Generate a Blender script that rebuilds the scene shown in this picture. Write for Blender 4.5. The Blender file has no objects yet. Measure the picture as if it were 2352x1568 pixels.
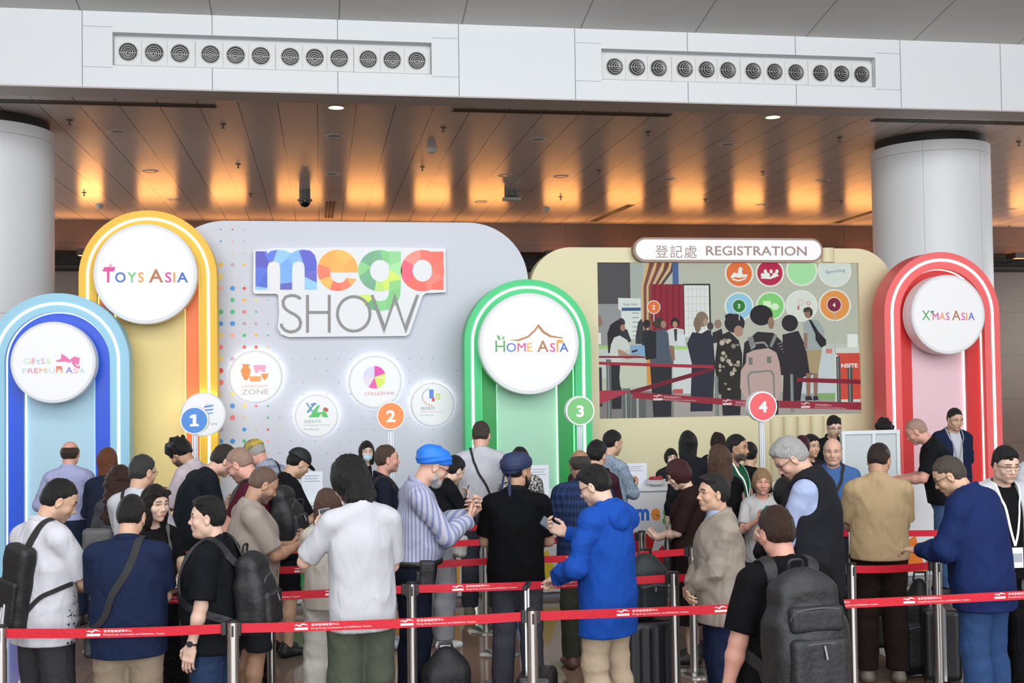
import bpy, math, random
import numpy as np
from mathutils import Matrix, Vector
SC = bpy.context.scene
COL = SC.collection
random.seed(7)
# ---------------------------------------------------------------- camera
CAMH = 2.30
F_PX = 2652.4; PITCH = 0.0297; YAW = 0.16455; ROLL = -0.01397
def cam_axes():
    cy, sy, cp, sp = math.cos(YAW), math.sin(YAW), math.cos(PITCH), math.sin(PITCH)
    fwd = np.array([sy*cp, cy*cp, sp]); right = np.array([cy, -sy, 0.0]); up = np.cross(right, fwd)
    cr, sr = math.cos(ROLL), math.sin(ROLL)
    return right*cr+up*sr, -right*sr+up*cr, fwd
CR, CU, CF = cam_axes()
cam_data = bpy.data.cameras.new('camera'); cam = bpy.data.objects.new('camera', cam_data); COL.objects.link(cam)
cam_data.sensor_width = 36.0; cam_data.lens = 36.0*F_PX/2352.0; cam_data.clip_end = 200
M4 = Matrix.Identity(4)
for i in range(3):
    M4[i][0] = CR[i]; M4[i][1] = CU[i]; M4[i][2] = -CF[i]
M4.translation = (0, 0, CAMH)
cam.matrix_world = M4
SC.camera = cam
def ray(px, py):
    return CF + CR*((px-1176)/F_PX) - CU*((py-784)/F_PX)
def at(px, py, Y):
    "point of the world plane y=Y seen at a pixel of the photograph"
    r = ray(px, py); t = Y/r[1]
    return np.array([r[0]*t, Y, CAMH+r[2]*t])
def atz(px, py, Z):
    r = ray(px, py); t = (Z-CAMH)/r[2]
    return np.array([r[0]*t, r[1]*t, Z])
def atx(px, py, X):
    r = ray(px, py); t = X/r[0]
    return np.array([X, r[1]*t, CAMH+r[2]*t])
# ---------------------------------------------------------------- view, world, large lights
SC.view_settings.view_transform = 'Standard'; SC.view_settings.look = 'None'
SC.view_settings.exposure = 0.0; SC.view_settings.gamma = 1.0
try: SC.view_settings.use_curve_mapping = False
except Exception: pass
SC.cycles.use_denoising = True
SC.cycles.max_bounces = 5; SC.cycles.diffuse_bounces = 3; SC.cycles.glossy_bounces = 3
SC.cycles.transmission_bounces = 2; SC.cycles.transparent_max_bounces = 6
SC.cycles.caustics_reflective = False; SC.cycles.caustics_refractive = False
SC.cycles.sample_clamp_indirect = 6.0
SC.cycles.use_adaptive_sampling = True; SC.cycles.adaptive_threshold = 0.03
W = bpy.data.worlds.new('world'); SC.world = W; W.use_nodes = True
bg = W.node_tree.nodes['Background']; bg.inputs[0].default_value = (0.86, 0.92, 1.0, 1); bg.inputs[1].default_value = 0.95
def area(name, loc, target, sx, sy, power, color=(1, 1, 1), spread=180):
    l = bpy.data.lights.new(name, 'AREA'); l.shape = 'RECTANGLE'; l.size = sx; l.size_y = sy
    l.energy = power; l.color = color; l.spread = math.radians(spread)
    o = bpy.data.objects.new(name, l); COL.objects.link(o); o.location = loc
    d = Vector(target)-Vector(loc); o.rotation_euler = d.to_track_quat('-Z', 'Y').to_euler()
    return o
UPP = 20.0      # warm uplights of the back wall
# daylight through the glass wall of the hall behind the photographer, and its roof glazing
area('window_daylight', (3.5, -16.0, 7.0), (4.5, 14, 3.0), 34, 11, 5600, (0.93, 0.97, 1.0))
area('roof_daylight', (1.5, 4.0, 9.6), (3.0, 9.5, 0.0), 22, 6, 1900, (0.97, 0.98, 1.0))
# added fill lamps at both ends of the low hall, to brighten its ceiling
area('side_fill', (-13.6, 24.0, 3.4), (0, 24, 5.2), 10, 4, 500, (0.97, 0.98, 1.0))
area('side_fill', (25.6, 24.0, 3.4), (12, 24, 5.2), 10, 4, 550, (0.97, 0.98, 1.0))
# ---------------------------------------------------------------- naming helpers
def tag(o, label=None, cat=None, group=None, kind=None):
    if label: o['label'] = label
    if cat: o['category'] = cat
    if group: o['group'] = group
    if kind: o['kind'] = kind
    return o
def empty(name, loc=(0, 0, 0), rz=0.0, parent=None):
    o = bpy.data.objects.new(name, None); COL.objects.link(o); o.location = loc; o.rotation_euler = (0, 0, rz)
    o.empty_display_size = 0.2
    if parent: o.parent = parent
    return o
def link(name, me, parent=None, loc=None, mats=None):
    o = bpy.data.objects.new(name, me); COL.objects.link(o)
    if mats is not None:
        for m in (mats if isinstance(mats, (list, tuple)) else [mats]): me.materials.append(m)
    if parent: o.parent = parent
    if loc is not None: o.location = loc
    return o
def copy_tree(o, parent=None):
    c = o.copy(); COL.objects.link(c)
    if parent: c.parent = parent
    for ch in list(o.children): copy_tree(ch, c)
    return c
# ---------------------------------------------------------------- materials
MC = {}
def mat(name, color, rough=0.6, metal=0.0, emit=0.0, ecol=None, bump=0.0, bscale=20.0, var=0.0, spec=None, coat=0.0):
    key = (name, tuple(color), rough, metal, emit, bump, bscale, var)
    if key in MC: return MC[key]
    m = bpy.data.materials.new(name); m.use_nodes = True; MC[key] = m
    nt = m.node_tree; b = nt.nodes['Principled BSDF']
    c = tuple(color)+(1,) if len(color) == 3 else color
    b.inputs['Base Color'].default_value = c; b.inputs['Roughness'].default_value = rough; b.inputs['Metallic'].default_value = metal
    if spec is not None: b.inputs['Specular IOR Level'].default_value = spec
    if coat: b.inputs['Coat Weight'].default_value = coat
    if emit:
        b.inputs['Emission Color'].default_value = (tuple(ecol)+(1,)) if ecol else c; b.inputs['Emission Strength'].default_value = emit
    if bump or var:
        tc = nt.nodes.new('ShaderNodeTexCoord'); n = nt.nodes.new('ShaderNodeTexNoise'); n.inputs['Scale'].default_value = bscale
        n.inputs['Detail'].default_value = 3
        nt.links.new(tc.outputs['Object'], n.inputs['Vector'])
        if bump:
            bp = nt.nodes.new('ShaderNodeBump'); bp.inputs['Strength'].default_value = bump; bp.inputs['Distance'].default_value = 0.02
            nt.links.new(n.outputs['Fac'], bp.inputs['Height']); nt.links.new(bp.outputs[0], b.inputs['Normal'])
        if var:
            mx = nt.nodes.new('ShaderNodeMix'); mx.data_type = 'RGBA'
            mx.inputs['A'].default_value = tuple(max(0, v*(1-var)) for v in c[:3])+(1,)
            mx.inputs['B'].default_value = tuple(min(1, v*(1+var)) for v in c[:3])+(1,)
            nt.links.new(n.outputs['Fac'], mx.inputs['Factor']); nt.links.new(mx.outputs['Result'], b.inputs['Base Color'])
    return m
def rgb(h, g=True):
    "hex colour as seen in the photograph -> linear"
    v = [int(h[i:i+2], 16)/255 for i in (0, 2, 4)]
    return tuple((x/12.92 if x <= .04045 else ((x+.055)/1.055)**2.4) for x in v)
def N(nt, t, **kw):
    n = nt.nodes.new('ShaderNode'+t)
    for k, v in kw.items(): setattr(n, k, v)
    return n
# ---------------------------------------------------------------- mesh helper
class MB:
    def __init__(s): s.v = []; s.f = []; s.m = []; s.cur = 0
    def add(s, vs, fs):
        o = len(s.v); s.v += [tuple(float(c) for c in p) for p in vs]; s.f += [tuple(i+o for i in f) for f in fs]; s.m += [s.cur]*len(fs)
        return s
    def box(s, lo, hi, bev=0.0):
        x0, y0, z0 = lo; x1, y1, z1 = hi
        if bev <= 0:
            return s.add([(x0,y0,z0),(x1,y0,z0),(x1,y1,z0),(x0,y1,z0),(x0,y0,z1),(x1,y0,z1),(x1,y1,z1),(x0,y1,z1)],
              [(0,3,2,1),(4,5,6,7),(0,1,5,4),(1,2,6,5),(2,3,7,6),(3,0,4,7)])
        b = bev
        pts = []
        for z, i in ((z0, b), (z0+b, 0), (z1-b, 0), (z1, b)):
            pts.append([(x0+b if i == 0 else x0+b, y0+i), (x1-b, y0+i), (x1-i, y0+b), (x1-i, y1-b), (x1-b, y1-i), (x0+b, y1-i), (x0+i, y1-b), (x0+i, y0+b)])
        vs = []; fs = []
        for ring, z in zip(pts, (z0, z0+b, z1-b, z1)): vs += [(p[0], p[1], z) for p in ring]
        for r in range(3):
            for i in range(8):
                a = r*8+i; c = r*8+(i+1) % 8; fs.append((a, c, c+8, a+8))
        fs.append(tuple(range(7, -1, -1))); fs.append(tuple(range(24, 32)))
        return s.add(vs, fs)
    def cyl(s, a, b, r0, r1=None, n=20, caps=True):
        a = np.array(a, float); b = np.array(b, float); r1 = r0 if r1 is None else r1
        d = b-a; d /= np.linalg.norm(d); u = np.cross(d, (0, 0, 1.) if abs(d[2]) < .9 else (1., 0, 0)); u /= np.linalg.norm(u); w = np.cross(d, u)
        vs = []
        for p, r in ((a, r0), (b, r1)):
            for i in range(n):
                t = 2*math.pi*i/n; vs.append(p+r*(math.cos(t)*u+math.sin(t)*w))
        fs = [(i, (i+1) % n, n+(i+1) % n, n+i) for i in range(n)]
        if caps: fs += [tuple(range(n-1, -1, -1)), tuple(range(n, 2*n))]
        return s.add(vs, fs)
    def lathe(s, c, prof, n=32, axis='z', caps=True):
        vs = []; fs = []
        for r, h in prof:
            for i in range(n):
                t = 2*math.pi*i/n
                q = (r*math.cos(t), r*math.sin(t), h) if axis == 'z' else (r*math.cos(t), h, r*math.sin(t))
                vs.append((c[0]+q[0], c[1]+q[1], c[2]+q[2]))
        for k in range(len(prof)-1):
            for i in range(n):
                a = k*n+i; b = k*n+(i+1) % n
                fs.append((a, b, b+n, a+n) if axis == 'z' else (a, a+n, b+n, b))
        if not caps: return s.add(vs, fs)
        fs.append(tuple(range(n-1, -1, -1)) if axis == 'z' else tuple(range(n)))
        m = (len(prof)-1)*n
        fs.append(tuple(range(m, m+n)) if axis == 'z' else tuple(range(m+n-1, m-1, -1)))
        return s.add(vs, fs)
    def prism(s, outline, y0, y1, holes=()):
        "outline: (x,z) loop in a vertical plane, extruded from y0 (front) to y1 (back); fills through a curve-free ear cut"
        from mathutils.geometry import tessellate_polygon
        loops = [list(outline)]+[list(h) for h in holes]
        tris = tessellate_polygon([[Vector((p[0], p[1], 0)) for p in L] for L in loops])
        flat = [p for L in loops for p in L]; n = len(flat)
        vs = [(p[0], y0, p[1]) for p in flat]+[(p[0], y1, p[1]) for p in flat]
        fs = []
        def ar(t): 
            (ax, az), (bx, bz), (cx, cz) = (flat[i] for i in t); return (bx-ax)*(cz-az)-(cx-ax)*(bz-az)
        for t in tris:
            t = tuple(t); t = t if ar(t) > 0 else t[::-1]
            fs.append(t); fs.append(tuple(i+n for i in t[::-1]))
        o = 0
        for L in loops:
            k = len(L)
            A = sum(L[i][0]*L[(i+1) % k][1]-L[(i+1) % k][0]*L[i][1] for i in range(k))
            out = (L is loops[0])
            for i in range(k):
                a, b = o+i, o+(i+1) % k
                q = (a, a+n, b+n, b)
                if (A > 0) != out: q = q[::-1]
                fs.append(q)
            o += k
        return s.add(vs, fs)
    def tube(s, pts, r, n=8, closed=False, flat=None):
        pts = [np.array(p, float) for p in pts]; m = len(pts); rings = []
        up = np.array((0, 0, 1.))
        for i, p in enumerate(pts):
            a = pts[(i-1) % m] if (closed or i > 0) else pts[0]; b = pts[(i+1) % m] if (closed or i < m-1) else pts[-1]
            d = b-a; d /= (np.linalg.norm(d)+1e-9)
            u = np.cross(d, up)
            if np.linalg.norm(u) < 1e-3: u = np.cross(d, (1., 0, 0))
            u /= np.linalg.norm(u); w = np.cross(u, d)
            rr = r[i] if hasattr(r, '__len__') else r
            ra, rb = (rr, rr) if flat is None else (rr, rr*flat)
            rings.append([p+ra*math.cos(2*math.pi*k/n)*u+rb*math.sin(2*math.pi*k/n)*w for k in range(n)])
        vs = [q for R in rings for q in R]; fs = []
        for i in range(m if closed else m-1):
            for k in range(n):
                a = i*n+k; b = i*n+(k+1) % n; c = ((i+1) % m)*n+(k+1) % n; d = ((i+1) % m)*n+k
                fs.append((a, d, c, b))
        if not closed: fs += [tuple(range(n)), tuple(range((m-1)*n+n-1, (m-1)*n-1, -1))]
        return s.add(vs, fs)
    def mesh(s, name, smooth=False, angle=35):
        me = bpy.data.meshes.new(name); me.from_pydata(s.v, [], s.f); me.validate(); me.update()
        if len(s.m) == len(me.polygons): me.polygons.foreach_set('material_index', s.m)
        if smooth:
            me.polygons.foreach_set('use_smooth', [True]*len(me.polygons))
            try: me.set_sharp_from_angle(angle=math.radians(angle))
            except Exception: pass
        return me
    def build(s, name, mats, parent=None, loc=None, smooth=False, angle=35):
        return link(name, s.mesh(name, smooth, angle), parent, loc, mats)
def text_mesh(txt, size=1.0, ext=0.0, bold=0.0, align='CENTER', sx=1.0, shear=0.0, spacing=1.0, res=3):
    "mesh of a line of lettering, in its XY plane, fitted so that capital height = size"
    c = bpy.data.curves.new('t', 'FONT'); c.body = txt; c.size = size/0.73; c.extrude = ext; c.offset = bold*size
    c.align_x = align; c.shear = shear; c.space_character = spacing; c.resolution_u = res
    o = bpy.data.objects.new('t', c); COL.objects.link(o)
    dg = bpy.context.evaluated_depsgraph_get(); dg.update()
    me = bpy.data.meshes.new_from_object(o.evaluated_get(dg)); bpy.data.objects.remove(o); bpy.data.curves.remove(c)
    n = len(me.vertices); co = np.zeros(n*3, 'f'); me.vertices.foreach_get('co', co); co = co.reshape(-1, 3); co[:, 0] *= sx
    me.vertices.foreach_set('co', co.ravel()); me.update()
    return me
def text_on(name, txt, p, size, mats, parent, ext=0.001, bold=0.0, align='CENTER', width=None, rz=0.0, spacing=1.0, shear=0.0, roll=0.0, sx=1.0):
    "lettering standing upright facing -Y (towards the photographer) with its baseline at p"
    me = text_mesh(txt, size, ext, bold, align, 1.0, shear, spacing)
    n = len(me.vertices); co = np.zeros(n*3, 'f'); me.vertices.foreach_get('co', co); co = co.reshape(-1, 3)
    if width and n:
        w = co[:, 0].max()-co[:, 0].min(); co[:, 0] *= width/max(w, 1e-6)
    co[:, 0] *= sx
    c2 = np.stack([co[:, 0], -co[:, 2], co[:, 1]], 1)
    if roll:
        cr, sr = math.cos(roll), math.sin(roll); c2 = np.stack([c2[:, 0]*cr-c2[:, 2]*sr, c2[:, 1], c2[:, 0]*sr+c2[:, 2]*cr], 1)
    me.vertices.foreach_set('co', c2.ravel()); me.update(); me.name = name
    o = link(name, me, parent, p, mats); o.rotation_euler = (0, 0, rz)
    return o
# ---------------------------------------------------------------- implicit surfaces -> meshes
def nrm(v): v = np.array(v, float); return v/(np.linalg.norm(v)+1e-12)
def cap(a, b, ra, rb=None, k=.03, flat=None, op='u'):
    "tapered capsule; flat=(direction, factor) squeezes it along a direction"
    return ('c', op, k, np.array(a, float), np.array(b, float), ra, ra if rb is None else rb, flat)
def ell(c, r, R=None, k=.03, op='u'): return ('e', op, k, np.array(c, float), np.array(r, float), np.eye(3) if R is None else R)
def rbox(c, hh, r=.02, R=None, k=.02, op='u'): return ('b', op, k, np.array(c, float), np.array(hh, float), r, np.eye(3) if R is None else R)
def half(p, n, k=.004): return ('p', 'i', k, np.array(p, float), nrm(n))   # keeps the side away from n
def wob(A, freq, seed=0, st=(1, 1, 1), ridge=False): return ('n', 'n', float(ridge), A, freq, seed, np.array(st, float))
def field(prims, xs, ys, zs):
    V = np.full((len(xs), len(ys), len(zs)), .5, np.float32)
    h = xs[1]-xs[0]
    for p in prims:
        t, op, k = p[0], p[1], p[2]
        if t == 'n':
            _, _, _, A, fr, seed, st = p
            rs = np.random.RandomState(seed)
            acc = 0; rg = p[2] > 0
            X, Y, Z = xs[:, None, None]*st[0], ys[None, :, None]*st[1], zs[None, None, :]*st[2]
            for q in range(4):
                d = nrm(rs.normal(size=3))*fr*rs.uniform(.6, 1.6); ph = rs.uniform(0, 6.3); d2 = nrm(rs.normal(size=3))*fr*.5
                w = (X*d2[0]+Y*d2[1]+Z*d2[2])
                sn = np.sin(X*d[0]+Y*d[1]+Z*d[2]+ph+1.3*np.sin(w+ph*2)); acc = acc+(2*np.sqrt(np.abs(sn))-1.3 if rg else sn)
            V += (A*acc/2.2).astype(np.float32); continue
        if t == 'p':
            _, _, _, q, n = p
            d = ((xs[:, None, None]-q[0])*n[0]+(ys[None, :, None]-q[1])*n[1]+(zs[None, None, :]-q[2])*n[2]).astype(np.float32)
            e = np.maximum(k-np.abs(V-d), 0); V = np.maximum(V, d)+e*e/(4*k); continue
        if t == 'c':
            _, _, _, a, b, ra, rb, fl = p; R_ = max(ra, rb)*(1 if fl is None else max(1, fl[1]))
            lo, hi = np.minimum(a, b)-R_, np.maximum(a, b)+R_
        elif t == 'e': c, r, R = p[3:6]; ex = np.abs(R)@r; lo, hi = c-ex, c+ex
        elif t == 'b': c, hh, rr, R = p[3:7]; ex = np.abs(R)@hh; lo, hi = c-ex, c+ex
        mg = k+3.2*h
        sl = []
        for ax, A in enumerate((xs, ys, zs)):
            i0 = np.searchsorted(A, lo[ax]-mg); i1 = np.searchsorted(A, hi[ax]+mg); sl.append(slice(i0, i1))
        if any(s.stop <= s.start for s in sl): continue
        X, Y, Z = xs[sl[0]][:, None, None], ys[sl[1]][None, :, None], zs[sl[2]][None, None, :]
        if t == 'c':
            X, Y, Z = X-a[0], Y-a[1], Z-a[2]; ba = b-a
            tt = np.clip((X*ba[0]+Y*ba[1]+Z*ba[2])/(ba@ba+1e-12), 0, 1)
            dx, dy, dz = X-tt*ba[0], Y-tt*ba[1], Z-tt*ba[2]
            d2 = dx*dx+dy*dy+dz*dz
            if fl is not None:
                n = fl[0]; dn = dx*n[0]+dy*n[1]+dz*n[2]; d2 = d2+dn*dn*(1/fl[1]**2-1)
            d = np.sqrt(d2)-(ra+(rb-ra)*tt)
            if fl is not None and fl[1] < 1: d = d*(.5+.5*fl[1])
        elif t == 'e':
            X, Y, Z = X-c[0], Y-c[1], Z-c[2]
            u, v, w = (X*R[0, j]+Y*R[1, j]+Z*R[2, j] for j in range(3))
            k0 = np.sqrt((u/r[0])**2+(v/r[1])**2+(w/r[2])**2); k1 = np.sqrt((u/r[0]**2)**2+(v/r[1]**2)**2+(w/r[2]**2)**2)+1e-9
            d = k0*(k0-1)/k1
        else:
            X, Y, Z = X-c[0], Y-c[1], Z-c[2]
            u, v, w = (np.abs(X*R[0, j]+Y*R[1, j]+Z*R[2, j])-(hh[j]-rr) for j in range(3))
            d = np.sqrt(np.maximum(u, 0)**2+np.maximum(v, 0)**2+np.maximum(w, 0)**2)+np.minimum(np.maximum(np.maximum(u, v), w), 0)-rr
        d = d.astype(np.float32); S = V[sl[0], sl[1], sl[2]]
        if op == 'u':
            e = np.maximum(k-np.abs(S-d), 0); V[sl[0], sl[1], sl[2]] = np.minimum(S, d)-e*e/(4*k)
        elif op == 's':
            d = -d; e = np.maximum(k-np.abs(S-d), 0); V[sl[0], sl[1], sl[2]] = np.maximum(S, d)+e*e/(4*k)
    return V
def nets(prims, lo, hi, h, excl=()):
    xs, ys, zs = (np.arange(lo[i], hi[i]+h, h) for i in range(3))
    V = field(prims, xs, ys, zs); S = V < 0
    nx, ny, nz = (n-1 for n in V.shape)
    def cr(i, j, l, A): return A[i:i+nx, j:j+ny, l:l+nz]
    cnt = sum(cr(i, j, l, S).astype(np.int8) for i in (0, 1) for j in (0, 1) for l in (0, 1))
    act = (cnt > 0) & (cnt < 8)
    I, J, K = np.nonzero(act)
    if len(I) == 0: return np.zeros((0, 3)), np.zeros((0, 4), int)
    P = np.zeros((len(I), 3)); C = np.zeros(len(I))
    corners = [(i, j, l) for i in (0, 1) for j in (0, 1) for l in (0, 1)]
    vals = {c: V[I+c[0], J+c[1], K+c[2]] for c in corners}
    for c in corners:
        for ax in range(3):
            if c[ax] == 0:
                c2 = list(c); c2[ax] = 1; c2 = tuple(c2)
                a, b = vals[c], vals[c2]; m = (a < 0) != (b < 0)
                t = np.where(m, a/(a-b+1e-20), 0)
                for q in range(3): P[:, q] += m*(c[q]+(t if q == ax else 0))
                C += m
    P /= C[:, None]
    P = np.stack([xs[0]+(I+P[:, 0])*h, ys[0]+(J+P[:, 1])*h, zs[0]+(K+P[:, 2])*h], 1)
    idx = -np.ones((nx, ny, nz), np.int64); idx[I, J, K] = np.arange(len(I))
    F = []
    for ax in range(3):
        sl0 = [slice(1, nx), slice(1, ny), slice(1, nz)]; sl0[ax] = slice(0, (nx, ny, nz)[ax])
        a = S[tuple(sl0)]; s1 = list(sl0); s1[ax] = slice(1, (nx, ny, nz)[ax]+1); b = S[tuple(s1)]
        m = a != b; i, j, l = np.nonzero(m)
        if len(i) == 0: continue
        flip = b[i, j, l]
        base = [i+1, j+1, l+1]; base[ax] = (i, j, l)[ax]
        u, v = [q for q in range(3) if q != ax]
        def g(du, dv):
            t = [x.copy() for x in base]; t[u] = t[u]-du; t[v] = t[v]-dv; return idx[t[0], t[1], t[2]]
        q = np.stack([g(0, 0), g(1, 0), g(1, 1), g(0, 1)], 1)
        if ax == 1: flip = ~flip
        q[flip] = q[flip][:, ::-1]
        F.append(q)
    F = np.concatenate(F); F = F[(F >= 0).all(1)]
    if excl:
        cen = P[F].mean(1); keep = np.ones(len(F), bool)
        for (l2, h2) in excl: keep &= ~((cen > l2).all(1) & (cen < h2).all(1))
        F = F[keep]
    return P, F
def relax(P, F, n=1, w=.5):
    "a little smoothing"
    for _ in range(n):
        acc = np.zeros_like(P); c = np.zeros(len(P))
        for a in range(4):
            for b in ((a+1) % 4, (a-1) % 4):
                np.add.at(acc, F[:, a], P[F[:, b]]); np.add.at(c, F[:, a], 1)
        m = c > 0; Q = P.copy(); Q[m] = P[m]*(1-w)+w*acc[m]/c[m][:, None]; P = Q
    return P
def pbox(prims, mg=.04):
    lo = np.full(3, 1e9); hi = -lo
    for p in prims:
        if p[1] != 'u': continue
        if p[0] == 'c':
            _, _, _, a, b, ra, rb, fl = p; R_ = max(ra, rb)*(1 if fl is None else max(1, fl[1])); l, u = np.minimum(a, b)-R_, np.maximum(a, b)+R_
        elif p[0] == 'e': ex = np.abs(p[5])@p[4]; l, u = p[3]-ex, p[3]+ex
        else: ex = np.abs(p[6])@p[4]; l, u = p[3]-ex, p[3]+ex
        lo = np.minimum(lo, l); hi = np.maximum(hi, u)
    return lo-mg, hi+mg
def np_mesh(name, P, F):
    used = np.unique(F); mp = -np.ones(len(P), int); mp[used] = np.arange(len(used)); P = P[used]; F = mp[F]
    me = bpy.data.meshes.new(name); me.vertices.add(len(P)); me.vertices.foreach_set('co', P.astype('f').ravel())
    me.loops.add(len(F)*4); me.loops.foreach_set('vertex_index', F.astype('i').ravel())
    me.polygons.add(len(F)); me.polygons.foreach_set('loop_start', np.arange(0, len(F)*4, 4, dtype='i')); me.polygons.foreach_set('loop_total', np.full(len(F), 4, 'i'))
    me.polygons.foreach_set('use_smooth', np.ones(len(F), bool)); me.update(calc_edges=True)
    return me, P
def solid(name, prims, h, mats, parent, smooth=0):
    lo, hi = pbox(prims); P, F = nets(prims, lo, hi, h)
    if len(F) == 0: return None
    if smooth: P = relax(P, F, smooth)
    me, _ = np_mesh(name, P, F)
    return link(name, me, parent, None, mats)
# ---------------------------------------------------------------- people
def Rx(a): c, s = math.cos(a), math.sin(a); return np.array([[1, 0, 0], [0, c, -s], [0, s, c]])
def Ry(a): c, s = math.cos(a), math.sin(a); return np.array([[c, 0, s], [0, 1, 0], [-s, 0, c]])
def Rz(a): c, s = math.cos(a), math.sin(a); return np.array([[c, -s, 0], [s, c, 0], [0, 0, 1]])
D2R = math.pi/180
def skin_mat(col, lip=None, brow=(.02, .015, .012), stub=(.05, .045, .045)):
    key = ('skin', col, brow)
    if key in MC: return MC[key]
    m = bpy.data.materials.new('skin'); m.use_nodes = True; MC[key] = m; nt = m.node_tree; b = nt.nodes['Principled BSDF']
    b.inputs['Roughness'].default_value = .5; b.inputs['Specular IOR Level'].default_value = .35
    c = np.array(col); lipc = np.clip(c*np.array([.86, .55, .55]), 0, 1)
    prev = None
    nz = N(nt, 'TexNoise'); nz.inputs['Scale'].default_value = 22; tc = N(nt, 'TexCoord'); nt.links.new(tc.outputs['Object'], nz.inputs['Vector'])
    mx = N(nt, 'Mix', data_type='RGBA'); mx.inputs['A'].default_value = tuple(c*np.array([1.02, .96, .94]))+(1,); mx.inputs['B'].default_value = tuple(np.clip(c*np.array([1., 1.06, 1.08]), 0, 1))+(1,)
    nt.links.new(nz.outputs['Fac'], mx.inputs['Factor']); prev = mx.outputs['Result']
    at_ = N(nt, 'Attribute'); at_.attribute_name = 'tint'; sp = N(nt, 'SeparateColor'); nt.links.new(at_.outputs['Color'], sp.inputs[0])
    for ch, cc in ((0, lipc), (1, np.array(stub)), (2, np.array(brow))):
        mx = N(nt, 'Mix', data_type='RGBA'); mx.inputs['B'].default_value = tuple(float(q) for q in cc)+(1,)
        nt.links.new(sp.outputs[ch], mx.inputs['Factor']); nt.links.new(prev, mx.inputs['A']); prev = mx.outputs['Result']
    nt.links.new(prev, b.inputs['Base Color'])
    return m
SKIN = {'light': (.60, .36, .27), 'pale': (.66, .43, .33), 'asian': (.55, .34, .23), 'asianp': (.64, .43, .33), 'tan': (.42, .24, .155), 'brown': (.30, .165, .10), 'pink': (.60, .31, .24)}
def hair_mat(col, rough=.42):
    key = ('hair', col)
    if key in MC: return MC[key]
    m = bpy.data.materials.new('hair'); m.use_nodes = True; MC[key] = m; nt = m.node_tree; b = nt.nodes['Principled BSDF']
    b.inputs['Roughness'].default_value = rough; b.inputs['Specular IOR Level'].default_value = .28
    tc = N(nt, 'TexCoord'); mp = N(nt, 'Mapping'); mp.inputs['Scale'].default_value = (70, 70, 10); nz = N(nt, 'TexNoise'); nz.inputs['Scale'].default_value = 3; nz.inputs['Detail'].default_value = 4
    nt.links.new(tc.outputs['Object'], mp.inputs[0]); nt.links.new(mp.outputs[0], nz.inputs['Vector'])
    mx = N(nt, 'Mix', data_type='RGBA'); mx.inputs['A'].default_value = tuple(v*.45 for v in col)+(1,); mx.inputs['B'].default_value = tuple(min(1, v*1.5) for v in col)+(1,)
    nt.links.new(nz.outputs['Fac'], mx.inputs['Factor']); nt.links.new(mx.outputs['Result'], b.inputs['Base Color'])
    bp = N(nt, 'Bump'); bp.inputs['Strength'].default_value = 1.0; bp.inputs['Distance'].default_value = .012
    nt.links.new(nz.outputs['Fac'], bp.inputs['Height']); nt.links.new(bp.outputs[0], b.inputs['Normal'])
    return m
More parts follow.
